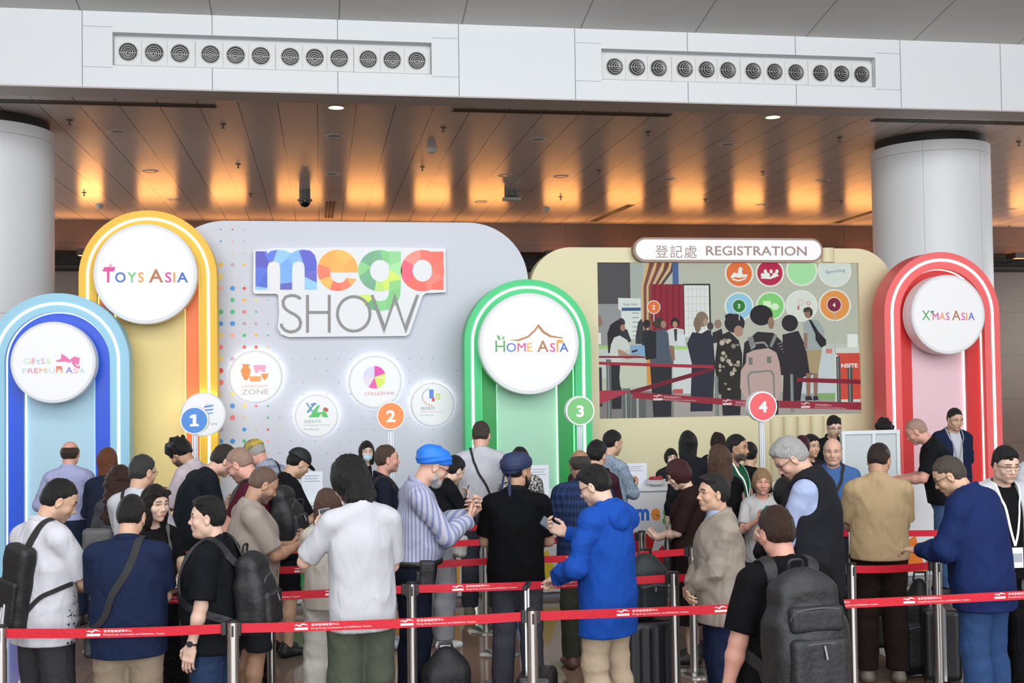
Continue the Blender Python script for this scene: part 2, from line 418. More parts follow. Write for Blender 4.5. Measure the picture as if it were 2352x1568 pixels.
def cloth(name, col, rough=.85, pattern=None, col2=None, scale=60., bump=.48, sheen=0.):
    "woven cloth with soft creases; pattern: None, 'stripes', 'plaid', 'specks', 'heather'"
    key = ('cloth', name, tuple(col), pattern, scale, rough)
    if key in MC: return MC[key]
    m = bpy.data.materials.new(name); m.use_nodes = True; MC[key] = m; nt = m.node_tree; b = nt.nodes['Principled BSDF']
    b.inputs['Roughness'].default_value = rough; b.inputs['Specular IOR Level'].default_value = .12
    tc = N(nt, 'TexCoord')
    mp = N(nt, 'Mapping'); mp.inputs['Scale'].default_value = (1, 1, .55); nt.links.new(tc.outputs['Object'], mp.inputs[0])
    n1 = N(nt, 'TexNoise'); n1.inputs['Scale'].default_value = 6.5; n1.inputs['Detail'].default_value = 1.6; n1.inputs['Distortion'].default_value = 1.6
    nt.links.new(mp.outputs[0], n1.inputs['Vector'])
    bp = N(nt, 'Bump'); bp.inputs['Strength'].default_value = bump; bp.inputs['Distance'].default_value = .04
    nt.links.new(n1.outputs['Fac'], bp.inputs['Height']); nt.links.new(bp.outputs[0], b.inputs['Normal'])
    c = tuple(col)+(1,)
    if pattern is None: b.inputs['Base Color'].default_value = c
    else:
        mx = N(nt, 'Mix', data_type='RGBA'); mx.inputs['A'].default_value = c; mx.inputs['B'].default_value = tuple(col2 or (0, 0, 0))+(1,)
        if pattern in ('stripes', 'plaid'):
            sx = N(nt, 'SeparateXYZ'); nt.links.new(tc.outputs['Object'], sx.inputs[0])
            # angle round the body, so stripes run down it
            a = N(nt, 'Math', operation='ARCTAN2'); nt.links.new(sx.outputs[1], a.inputs[0]); nt.links.new(sx.outputs[0], a.inputs[1])
            s_ = N(nt, 'Math', operation='MULTIPLY'); s_.inputs[1].default_value = scale; nt.links.new(a.outputs[0], s_.inputs[0])
            si = N(nt, 'Math', operation='SINE'); nt.links.new(s_.outputs[0], si.inputs[0])
            g = N(nt, 'Math', operation='GREATER_THAN'); g.inputs[1].default_value = .25; nt.links.new(si.outputs[0], g.inputs[0]); out = g.outputs[0]
            if pattern == 'plaid':
                s2 = N(nt, 'Math', operation='MULTIPLY'); s2.inputs[1].default_value = 95; nt.links.new(sx.outputs[2], s2.inputs[0])
                i2 = N(nt, 'Math', operation='SINE'); nt.links.new(s2.outputs[0], i2.inputs[0]); g2 = N(nt, 'Math', operation='GREATER_THAN'); g2.inputs[1].default_value = .3; nt.links.new(i2.outputs[0], g2.inputs[0])
                ad = N(nt, 'Math', operation='ADD'); nt.links.new(out, ad.inputs[0]); nt.links.new(g2.outputs[0], ad.inputs[1])
                hf = N(nt, 'Math', operation='MULTIPLY'); hf.inputs[1].default_value = .5; nt.links.new(ad.outputs[0], hf.inputs[0]); out = hf.outputs[0]
        else:
            vn = N(nt, 'TexNoise'); vn.inputs['Scale'].default_value = scale; vn.inputs['Detail'].default_value = 3; nt.links.new(tc.outputs['Object'], vn.inputs['Vector'])
            r_ = N(nt, 'ValToRGB'); e = r_.color_ramp.elements; d = .02 if pattern == 'specks' else .14
            e[0].position = .5-d; e[1].position = .5+d; nt.links.new(vn.outputs['Fac'], r_.inputs[0]); out = r_.outputs[0]
        nt.links.new(out, mx.inputs['Factor']); nt.links.new(mx.outputs['Result'], b.inputs['Base Color'])
    return m

def hand_prims(w, R, side, curl=.4, spread=.1, s=1.0, thumb=.5, k=.006):
    """R columns: across the palm towards the thumb, finger direction, back of the hand. w = wrist point"""
    X, Y, Z = R[:, 0], R[:, 1], R[:, 2]
    def P(a, b, c): return w+s*(X*a+Y*b+Z*c)
    out = [cap(P(0, -.02, 0), P(.0, .03, 0), .026*s, .03*s, .02, (Z, .75)),
           rbox(P(.0, .055, 0), (.04*s, .043*s, .0135*s), .012*s, R, .014)]
    lens = [(.043, .027, .022), (.048, .030, .023), (.045, .028, .022), (.035, .021, .019)]
    for i in range(4):
        x = .03-.0205*i; l = lens[i]; c = curl*(1+.06*i)
        p = P(x, .092-.004*abs(i-1), 0); ang = 0; d0 = nrm(Y+X*(spread*(.035-.022*i)*8))
        rad = (.0092, .0086, .0078, .0068)
        fl = [.9*c, 1.15*c, .8*c]
        for j in range(3):
            ang += fl[j]; d = d0*math.cos(ang)-Z*math.sin(ang); q = p+d*l[j]*s*1.02
            out.append(cap(p, q, rad[j]*s*(.93 if i == 3 else 1), rad[j+1]*s*(.93 if i == 3 else 1), k*.6)); p = q
    p = P(.028, .012, -.004); t = thumb
    d1 = nrm(X*.75+Y*.75-Z*.5*t); q = p+d1*.042*s; out.append(cap(p, q, .0145*s, .0115*s, .012))
    d2 = nrm(X*(.35-.5*t)+Y*.9-Z*.55*t); q2 = q+d2*.03*s; out.append(cap(q, q2, .0108*s, .0098*s, .005))
    d3 = nrm(X*(.1-.6*t)+Y*.9-Z*.6*t); out.append(cap(q2, q2+d3*.024*s, .0096*s, .0075*s, .004))
    return out

def head_frame(c, R, s):
    return lambda x, y, z: c+R@(np.array([x, y, z])*s)
def head_prims(c, R, s, male=True, fat=0., nose=1.0, mouth_open=0.0, lid=.0085):
    P = head_frame(c, R, s)
    def e(x, y, z, rx, ry, rz, k=.015, op='u', rot=None): return ell(P(x, y, z), np.array([rx, ry, rz])*s, R if rot is None else R@rot, k*s, op)
    def cc(a, b, ra, rb=None, k=.012, op='u', flat=None):
        return cap(P(*a), P(*b), ra*s, None if rb is None else rb*s, k*s, None if flat is None else (R@np.array(flat[0]), flat[1]), op)
    j = 1.0 if male else .9
    L = [e(0, -.012, .032, .0755, .094, .087), e(0, .030, .012, .063, .062, .070, .03),
         e(0, .026, -.048, (.054+fat)*j, .056, .066, .03), e(0, .015, -.062, (.055+fat)*j, .05, .038, .025),
         e(0, .066, -.096, .022*j, .019, .018, .022)]
    if fat > .004: L.append(e(0, .03, -.10, .05, .045, .025, .03))
    for q in (-1, 1):
        L += [e(q*.040, .058, -.028, .024, .022, .022, .022), e(q*(.05+fat), -.002, -.06, .016, .022, .03, .03),
              cc((q*.012, .083, .022), (q*.046, .070, .020), .011, .009, .014)]
    # eye sockets
    for q in (-1, 1): L.append(e(q*.031, .094, .003, .017, .0145, .0115, .012, 's'))
    for q in (-1, 1): L.append(cc((q*.019, .0725, .0030+lid), (q*.043, .066, .0025+lid), .0085, .0075, .004, 'u'))   # upper lid
    for q in (-1, 1): L.append(cc((q*.020, .071, -.0088), (q*.042, .066, -.0084), .0072, .0065, .004, 'u'))
    # nose
    L += [cc((0, .078, .012), (0, .101*(1+.02*(nose-1)*5), -.026), .0085, .0115, .010), e(0, .100+.008*(nose-1)*3, -.031, .0125, .0125, .0105, .007),
          e(-.013, .090, -.035, .0085, .011, .0085, .006), e(.013, .090, -.035, .0085, .011, .0085, .006),
          e(-.0065, .098, -.043, .0035, .006, .004, .003, 's'), e(.0065, .098, -.043, .0035, .006, .004, .003, 's')]
    # mouth
    L += [e(0, .076, -.060, .032, .017, .022, .014), cc((-.020, .085, -.0590), (0, .0925, -.0570), .0032, .0046, .006), cc((.020, .085, -.0590), (0, .0925, -.0570), .0032, .0046, .006),
          cc((-.012, .0875, -.0665), (.012, .0875, -.0665), .0052, None, .008),
          cc((-.021, .094-.004, -.0625), (0, .0975, -.0622), .0022+.003*mouth_open, .002+.004*mouth_open, .003, 's'), cc((.021, .090, -.0625), (0, .0975, -.0622), .0022+.003*mouth_open, .002+.004*mouth_open, .003, 's'),
          cc((-.014, .0905, -.079), (.014, .0905, -.079), .004, None, .008, 's')]
    # ears
    for q in (-1, 1):
        rot = Rz(q*-.35)@Rx(-.15)
        L += [e(q*.0785, -.006, -.004, .0085, .019, .031, .006, 'u', rot), e(q*.077, -.006, -.028, .008, .011, .012, .006, 'u', rot),
              e(q*.087, -.001, .001, .0065, .010, .017, .004, 's', rot)]
    return L
def tint(me, P, c, R, s, male, brow, stub, lipst=1.0):
    Q = (P-c)@R/s; n = len(P)
    x, y, z = np.abs(Q[:, 0]), Q[:, 1], Q[:, 2]
    def sm(v, a, b): t = np.clip((v-a)/(b-a), 0, 1); return t*t*(3-2*t)
    front = sm(y, .045, .06)*(np.abs(z) < .14)*(x < .1)
    lip = front*(1-sm(((x/.025)**2+((z+.0620)/.0088)**2), .6, 1.25))*lipst*sm(y, .078, .086)
    zb = .030-.10*(x-.03)**2*4-.004*sm(x, .03, .05)
    br = front*(1-sm(np.abs(z-zb-.001), .003, .0062 if male else .0048))*sm(x, .010, .015)*(1-sm(x, .048, .056))*brow
    lash = front*(1-sm(np.abs(z-.0066), .0010, .0026))*sm(x, .014, .018)*(1-sm(x, .044, .049))*.9
    st = sm(y, -.02, .01)*sm(-z, .035, .06)*(1-sm(-z, .125, .15))*(1-.9*sm(y, .05, .07)*(1-sm(((x/.03)**2+((z+.062)/.02)**2), .5, 1.3))*.3)*stub
    near = (x < .11)*(np.abs(z) < .16)*(np.abs(y) < .13)
    a = np.stack([lip*near, np.clip(st, 0, 1)*near, np.clip(np.maximum(br, lash), 0, 1)*near, np.ones(n)], 1)
    at_ = me.color_attributes.new('tint', 'FLOAT_COLOR', 'POINT'); at_.data.foreach_set('color', a.astype('f').ravel())

def hair_prims(style, c, R, s, thick=.012):
    P = head_frame(c, R, s)
    def e(x, y, z, rx, ry, rz, k=.015, op='u', rot=None): return ell(P(x, y, z), np.array([rx, ry, rz])*s, R if rot is None else R@rot, k*s, op)
    def cc(a, b, ra, rb=None, k=.02, op='u', flat=None): return cap(P(*a), P(*b), ra*s, None if rb is None else rb*s, k*s, None if flat is None else (R@np.array(flat[0]), flat[1]), op)
    def hp(p, n, k=.012): return half(P(*p), R@nrm(n), k*s)
    t = thick
    base = [e(0, -.012, .036, .0765+t*.55, .095+t*.9, .088+t*1.5)]
    if style in ('short', 'spiky', 'messy', 'side', 'thin'):
        L = base+[e(0, -.045, -.01, .060+t*.6, .056+t*.6, .058, .03)]
        if style == 'side': L += [e(.02, .045, .095, .055, .045, .022, .03), e(-.03, .03, .095, .045, .045, .018, .03)]
        if style in ('spiky', 'messy'):
            L += [e(0, .03, .09, .06, .058, .03, .03)]
            rs = np.random.RandomState(3)
            for i in range(26 if style == 'messy' else 16):
                a = rs.uniform(0, 6.28); q = rs.uniform(.0, .075); L.append(e(q*math.cos(a), q*1.15*math.sin(a)-.008, .105+rs.uniform(-.006, .012)-q*q*5.5, .014, .014, .02, .014))
        L += [hp((0, .050, .047), (0, .76, -.65)), hp((0, -.03, -.062), (0, -.15, -1.))]
        if style in ('spiky', 'messy', 'side'):
            rs = np.random.RandomState(8); m_ = {'spiky': .0, 'messy': -.018, 'side': .008}[style]
            for i in range(9): x_ = -.056+.014*i; L.append(cc((x_*.8, .052-abs(x_)*.3, .110-abs(x_)*.3), (x_+.008, .088-abs(x_)*.55, .070+m_+rs.uniform(-.008, .010)-abs(x_)*.12), .014, .005, .008))
        # free the ears and the sideburn line
        for q in (-1, 1): L += [e(q*.092, .004, -.016, .03, .030, .034, .01, 's'), e(q*.085, .045, -.045, .045, .045, .06, .01, 's'), e(q*.08, .004, -.075, .05, .045, .045, .012, 's')]
    elif style == 'buzz':
        t = .003; L = [e(0, -.012, .034, .0765+t, .095+t, .088+t), e(0, -.045, -.01, .0605, .0565, .058, .03), hp((0, .05, .05), (0, .83, -.55)), hp((0, -.03, -.05), (0, -.15, -1.))]
        for q in (-1, 1): L += [e(q*.092, .002, -.018, .03, .034, .036, .01, 's'), e(q*.085, .045, -.045, .045, .045, .06, .01, 's'), e(q*.08, .004, -.075, .05, .045, .045, .012, 's')]
    elif style == 'fringe':      # bald crown, hair round the back and sides
        L = [e(0, -.016, .020, .0765+t, .094+t, .07), e(0, -.045, -.01, .0615, .0585, .058, .03), hp((0, -.02, .068), (0, .35, 1.)), hp((0, .022, .03), (0, 1., .0)), hp((0, -.03, -.055), (0, -.15, -1.))]
        for q in (-1, 1): L += [e(q*.092, .002, -.018, .03, .034, .036, .01, 's'), e(q*.08, .004, -.075, .05, .045, .045, .012, 's')]
    elif style in ('long', 'longwavy', 'bob', 'mop', 'pony', 'bun', 'curly', 'longcurly'):
        L = list(base)
        if style == 'long':
            L += [cc((0, -.05, .0), (0, -.085, -.30), .085, .065, .05, 'u', ((0, 1, 0), .62)), e(.06, .0, -.06, .035, .05, .12, .03), e(-.06, .0, -.06, .035, .05, .12, .03)]
            L += [e(0, .11, -.045, .068, .09, .11, .012, 's')]
        elif style == 'longwavy':
            L += [cc((0, -.05, .0), (0, -.08, -.25), .095, .09, .05, 'u', ((0, 1, 0), .7)), e(.07, .005, -.06, .038, .05, .13, .03), e(-.07, .005, -.06, .038, .05, .13, .03), e(0, .115, -.045, .066, .09, .11, .012, 's')]
        elif style == 'longcurly':
            L += [cc((0, -.05, .0), (0, -.09, -.30), .125, .15, .05, 'u', ((0, 1, 0), .7)), e(.07, .0, -.05, .06, .07, .13, .03), e(-.07, .0, -.05, .06, .07, .13, .03), e(0, .12, -.04, .066, .09, .10, .012, 's')]
        elif style == 'bob':
            L += [e(0, -.02, -.01, .094, .095, .10, .04), e(0, .115, -.05, .062, .085, .105, .012, 's'), hp((0, 0, -.098), (0, .25, -1))]
        elif style == 'mop':
            L += [e(0, -.025, -.015, .100, .105, .115, .04), e(0, .125, -.05, .060, .08, .10, .012, 's'), e(.05, -.04, -.10, .05, .06, .05, .03), e(-.05, -.04, -.10, .05, .06, .05, .03), e(0, -.06, -.13, .05, .045, .045, .03)]
        elif style == 'curly':
            L = [e(0, -.012, .045, .096, .11, .098), e(0, .05, .085, .07, .055, .045, .03), e(0, -.06, -.005, .075, .06, .055, .03), e(0, .105, -.045, .07, .075, .105, .015, 's'), hp((0, -.03, -.055), (0, -.15, -1.))]
            for q in (-1, 1): L += [e(q*.08, .03, -.07, .06, .06, .06, .012, 's')]
            rs = np.random.RandomState(5)
            for i in range(46):
                d = nrm(rs.normal(size=3)); 
                if d[2] < -.1 or d[1] > .75: continue
                L.append(e(d[0]*.094, -.012+d[1]*.108, .048+d[2]*.096, .021, .021, .021, .008))
        elif style == 'pony':
            L += [e(0, -.045, -.01, .062, .058, .058, .03), e(0, -.11, .05, .035, .035, .035, .02), cc((0, -.125, .04), (.0, -.15, -.22), .035, .022, .02), hp((0, .046, .045), (0, .83, -.55)), hp((0, -.03, -.062), (0, .3, -1.))]
            L += [e(q*.08, .03, -.06, .045, .06, .06, .012, 's') for q in (-1, 1)]
            L[2] = e(0, -.105, .03, .035, .03, .035, .02)
            L.append(cc((0, -.125, .02), (0, -.15, -.24), .032, .018, .02))
        elif style == 'bun':
            L += [e(0, -.045, -.01, .062, .058, .058, .03), hp((0, .046, .045), (0, .83, -.55)), hp((0, -.03, -.062), (0, .3, -1.)), e(0, -.115, .01, .04, .035, .04, .015)]
            L += [e(q*.085, .03, -.06, .045, .06, .06, .012, 's') for q in (-1, 1)]
    else: L = base
    return L

def two_bone(a, t, l1, l2, hint):
    d = t-a; L = np.linalg.norm(d); L = min(L, (l1+l2)*.995); u = nrm(t-a); t = a+u*L
    x = (l1*l1-l2*l2+L*L)/(2*L); h = math.sqrt(max(l1*l1-x*x, 0)); hv = np.array(hint)-np.dot(hint, u)*u; hv = nrm(hv)
    return a+u*x+hv*h, t

POSE = {  # hand target (for the right side; x mirrored), elbow hint, hand frame (finger dir, palm-back dir), curl
    'hang': ((.235, .04, .80), (.4, -1, 0), (0, .15, -1), (1, .0, 0), .35),
    'hangout': ((.30, .0, .82), (.6, -1, 0), (.15, .1, -1), (1, .1, 0), .35),
    'phone': ((.045, .30, 1.17), (.8, -.3, -1), (-.55, .75, .35), (.55, .35, -.75), .75),
    'phonehi': ((.05, .30, 1.30), (.8, -.3, -1), (-.45, .6, .6), (.5, .45, -.6), .75),
    'phonelo': ((.05, .27, 1.06), (.8, -.4, -1), (-.6, .8, .1), (.5, .3, -.8), .75),
    'clasp': ((.02, .21, .98), (.9, -.3, -.6), (-.85, .3, -.4), (.2, .95, .1), .5),
    'claspmid': ((.05, .22, 1.08), (.9, -.4, -.8), (-.85, .35, -.1), (.25, .9, .3), .5),
    'behind': ((.06, -.17, .98), (1, -.2, 0), (-.8, -.2, -.5), (0, -1, 0), .5),
    'hip': ((.2, .12, 1.0), (1, -.6, 0), (-.5, .6, -.5), (.7, .5, .2), .6),
    'handle': ((.2, .34, .96), (.5, -.8, -.3), (-.1, .9, -.35), (.2, .35, .9), 1.0),
    'reach': ((.18, .42, 1.10), (.6, -.5, -.8), (-.1, 1, .0), (.1, .1, 1), .35),
    'pocket': ((.2, .10, .88), (1, -.8, 0), (-.3, .5, -.8), (.8, .3, 0), .5),
    'strap': ((.13, .16, 1.30), (.9, -.2, -1), (-.6, .1, .8), (.3, .9, .2), 1.0),
}
PEOPLE = []
def person(label, px, py, Y, face, top=None, bottom=None, shoes=None, skin='asian', hair='short', hcol=(.012, .010, .010), hthick=.012,
           male=True, lean=0, hunch=6, hyaw=0, hpitch=0, hroll=0, R='hang', L='hang', girth=0., belly=0., sw=1.0, fat=0., hs=1.0,
           stance=.11, step=0.0, extras=None, brow=1., stub=0., near=1, name='person', lipst=1., twist=0, browc=None, group=None, zscale=1.0, seed=None, eyes=True, size=None, mouth=0.):
    """face: heading in degrees (0 looks away from the camera, 90 to the right, 180 at the camera)"""
    seed = len(PEOPLE)+1 if seed is None else seed
    # ---- spine
    lean_, hunch_ = -lean*D2R, -hunch*D2R
    hip = np.array([0, 0, .93]); R0 = Rx(lean_*.55); R1 = Rx(lean_*.9)@Rz(twist*D2R*.5); R2 = Rx(lean_+hunch_*.5)@Rz(twist*D2R); R3 = Rx(lean_+hunch_)@Rz(twist*D2R)
    waist = hip+R0@np.array([0, 0, .15]); chest = waist+R1@np.array([0, 0, .18]); nb = chest+R2@np.array([0, -.012, .20]); neckj = nb+R3@np.array([0, .014, .066])
    Rh = Rz((hyaw)*D2R)@Rx(-hpitch*D2R+.25*(lean_+hunch_))@Ry(hroll*D2R)
    if lean > 30: Rh = Rx(lean_*.7)@Rz(hyaw*D2R)@Rx(-hpitch*D2R)
    hc = neckj+Rh@(np.array([0, .022, .098])*hs)
    topz = (hc+Rh@np.array([0, -.01, .121*hs+(hthick*.8 if hair not in (None, 'buzz', 'fringe') else 0)]))
    # ---- place in the hall
    pt = at(px, py, Y); s = pt[2]/topz[2] if size is None else size
    a = -face*D2R; Rw = Rz(a)
    off = Rw@(topz*s); base = np.array([pt[0]-off[0], pt[1]-off[1], 0.0])
    if size is not None:      # the feet stay on the floor: move along the sight line instead
        r = ray(px, py); t = (topz[2]*s-CAMH)/r[2]; q = np.array([r[0]*t, r[1]*t, 0]); base = q-np.array([off[0], off[1], 0])
    root = empty(name, tuple(base), a); root.scale = (s, s, s)
    tag(root, label, 'person', group)
    LOG.append((label[:44], round(s*1.75, 2), [round(float(v), 2) for v in base]))
    g = 1+girth; sh = .172*sw*(1 if male else .88)
    torso = [ell(hip+R0@np.array([0, -.005, .02]), (.158*g*(1 if male else 1.06), .116*g, .13), R0, .05),
             ell(waist+R1@np.array([0, .008+belly*.5, .0]), ((.136 if male else .116)*g+belly*.3, .098*g+belly*.7, .15), R1, .07),
             ell(chest+R2@np.array([0, .005, .0]), ((.158 if male else .138)*g*sw, .108*g, .19), R2, .07),
             cap(nb+R3@np.array([-sh+.035, -.01, -.062]), nb+R3@np.array([sh-.035, -.01, -.062]), .056*g**.5, None, .05),
             cap(nb+R3@np.array([0, -.018, -.004]), nb+R3@np.array([-sh*.85, -.015, -.062]), .044, .034, .035), cap(nb+R3@np.array([0, -.018, -.004]), nb+R3@np.array([sh*.85, -.015, -.062]), .044, .034, .035)]
    if not male: torso += [ell(chest+R2@np.array([q*.062, .09, .02]), (.055, .05, .055), R2, .03) for q in (-1, 1)]
    nr = .057*(1 if male else .86)*(1+.8*fat*10*.3)
    neck = [cap(nb+R3@np.array([0, -.012, -.02]), hc+Rh@np.array([0, -.028, -.045])*hs, nr+.003, nr, .02)]
    arms = {}
    for sd, spec in ((1, R), (-1, L)):
        if isinstance(spec, str): spec = (spec,)
        ps = POSE[spec[0]]; tg = np.array(spec[1] if len(spec) > 1 and spec[1] is not None else ps[0], float)
        m = np.array([sd, 1, 1.])
        if len(spec) < 2 or spec[1] is None:
            tg = tg*m
        if spec[0] in ('hang', 'hangout', 'pocket', 'hip') and (len(spec) < 2 or spec[1] is None): tg[0] += sd*(girth*.12+belly*.2); tg = tg+(R2-np.eye(3))@np.array([0, 0, .25])
        S = nb+R3@np.array([sd*sh, -.012, -.070]); E, Wp = two_bone(S, tg, .285, .25, np.array(spec[2] if len(spec) > 2 and spec[2] is not None else ps[1], float)*m)
        fd = nrm(np.array(spec[3] if len(spec) > 3 and spec[3] is not None else ps[2], float)*m); bk = np.array(ps[3], float)*m
        if len(spec) > 4 and spec[4] is not None: bk = np.array(spec[4], float)*m
        if spec[0] in ('hang', 'hangout'): fd = nrm(.6*nrm(Wp-E)+.4*fd)
        bk = nrm(bk-np.dot(bk, fd)*fd); xx = np.cross(fd, bk)
        # thumb side: index lies on the inner-front side
        if spec[0] in ('hang', 'hangout', 'pocket'):
            xx = nrm(np.cross(fd, bk)); 
            if xx[1] < 0: xx = -xx
        else:
            if xx[2] < -.05 or (abs(xx[2]) <= .05 and xx[0]*sd > 0): xx = -xx
        RH = np.stack([xx, fd, bk], 1)
        arms[sd] = (S, E, Wp, RH, ps[4] if len(spec) < 6 else spec[5])
    mr = 1.0 if male else .84; gm = g**.7*mr
    armp = {}
    for sd, (S, E, Wp, RH, cu) in arms.items():
        m_ = E+(Wp-E)*.3
        armp[sd] = [cap(S, E, .050*gm, .038*gm, .03), cap(S+(E-S)*.35, S+(E-S)*.7, .044*gm, .042*gm, .03), cap(E, m_, .038*gm, .040*gm, .02), cap(m_, Wp, .039*gm, .026*mr, .02)]
    hands = {sd: hand_prims(arms[sd][2], arms[sd][3], sd, arms[sd][4], s=1.0 if male else .9) for sd in arms}
    legs = []; legj = {}
    for sd in (1, -1):
        hj = hip+np.array([sd*.085*g**.5, 0, -.03]); yy = step*sd; an = np.array([sd*stance, yy-.02, .085]); kn = (hj+an)/2+np.array([0, .03, .03]); legj[sd] = (hj, kn, an)
        legs += [cap(hj, kn, .083*g, .056*g**.5, .03), cap(kn, (kn+an)/2+np.array([0, -.012, .05]), .056, .058, .02), cap((kn+an)/2+np.array([0, -.012, .05]), an, .056, .038, .02),
                 cap(an, an+np.array([0, -.03, -.035]), .034, .03, .02), cap(an+np.array([0, -.02, -.045]), an+np.array([sd*.02, .15, -.058]), .036, .028, .03, (np.array([0, 0, 1.]), .75))]
    body = torso+neck+armp[1]+armp[-1]+legs+hands[1]+hands[-1]
    hp_ = head_prims(hc, Rh, hs, male, fat, 1.0, mouth, .0085 if hpitch < 15 else .0055)
    # ---- one continuous skin: same surface sampled finer round head and hands
    hf, hh, hb = ((.0042, .0042, .013), (.0050, .0055, .015), (.0065, .008, .018))[near-1 if near <= 3 else 2]
    allp = body+hp_
    boxes = [(hc-.16*hs, hc+.16*hs, hf)]
    for sd in arms:
        w, RH = arms[sd][2], arms[sd][3]; cen = w+RH[:, 1]*.07; boxes.append((cen-.125, cen+.125, hh))
    Ps, Fs, o = [], [], 0; done = []
    for lo, hi, h_ in boxes:
        P_, F_ = nets(allp, lo, hi, h_, done)
        Ps.append(P_); Fs.append(F_+o); o += len(P_); done.append((lo+h_*1.2, hi-h_*1.2-h_))
    lo, hi = pbox(body); P_, F_ = nets(allp, lo, hi, hb, [(l+hb*.3, u-hb*.3) for l, u in done]); Ps.append(P_); Fs.append(F_+o)
    me, PP = np_mesh('body', np.concatenate(Ps), np.concatenate(Fs))
    tint(me, PP, hc, Rh, hs, male, brow, stub, lipst)
    if browc is None: browc = tuple(min(.12, v*.9+.005) for v in hcol)
    link('body', me, root, None, skin_mat(SKIN[skin] if isinstance(skin, str) else skin, brow=browc))
    P = head_frame(hc, Rh, hs)
    if eyes and near <= 2:
        for q in (-1, 1):
            mb = MB(); cE = P(q*.031, .0665, .0008)
            mb.lathe((0, 0, 0), [(.001, -.0128), (.006, -.0115), (.0105, -.0072), (.0128, 0), (.0105, .0072), (.001, .0128)], 14)
            nI = len(mb.f); mb.cur = 1
            mb.lathe((0, 0, 0), [(.0058, .0112), (.0048, .0128), (.0005, .0134)], 12)
            me = mb.mesh('eye', True, 80); n = len(me.vertices); co = np.zeros(n*3); me.vertices.foreach_get('co', co); co = co.reshape(-1, 3)*1.0
            co = (Rh@(Rx(-math.pi/2-.12)@co.T)).T*hs+cE; me.vertices.foreach_set('co', co.ravel().astype('f')); me.update()
            link('eye', me, root, None, [mat('eye_white', (.72, .70, .68), .3), mat('iris', (.025, .015, .010), .15)])
    if hair:
        hpz = hair_prims(hair, hc, Rh, hs, hthick)
        if hair in ('curly', 'longcurly'): hpz.append(wob(.006, 70, seed))
        elif hair in ('longwavy', 'mop'): hpz += [wob(.006, 38, seed, (1.6, 1.6, .5)), wob(.004, 90, seed+3, (1.4, 1.4, .35), True)]
        elif hair not in ('buzz', 'fringe'): hpz += [wob(.0018, 80, seed, (1.3, 1.3, .6)), wob(.0022, 95, seed+2, (1.2, 1.2, .4), True)]
        solid('hair', hpz, (.0055, .0065, .008)[min(near, 3)-1], hair_mat(tuple(hcol)), root)
    ctx = dict(root=root, hip=hip, waist=waist, chest=chest, nb=nb, R0=R0, R1=R1, R2=R2, R3=R3, hc=hc, Rh=Rh, hs=hs, arms=arms, legj=legj, g=g, sh=sh, belly=belly, male=male, torso=torso, armp=armp, s=s, seed=seed,
               near=near, P=P, legs=legs, gm=gm, mr=mr, a=a, base=base, neck=neck, hands=hands)
    hcl = (.009, .011, .014)[min(near, 3)-1]
    if bottom and top and not top.get('tuck') and bottom.get('top', 1.02) <= 1.03: bottom = dict(bottom, top=min(bottom.get('top', 1.02), top.get('hem', .8)+.05))
    if bottom: make_bottom(ctx, bottom, hcl)
    if top: make_top(ctx, top, hcl)
    if shoes is not None: make_shoes(ctx, shoes)
    for ex in (extras or []): ex[0](ctx, *ex[1:])
    PEOPLE.append(ctx)
    return ctx
LOG = []
def grow(p, e, k=None):
    "the same primitive, larger by e"
    p = list(p)
    if p[0] == 'c': p[5] += e; p[6] += e
    elif p[0] == 'e': p[4] = p[4]+e
    if k: p[2] = k
    return tuple(p)
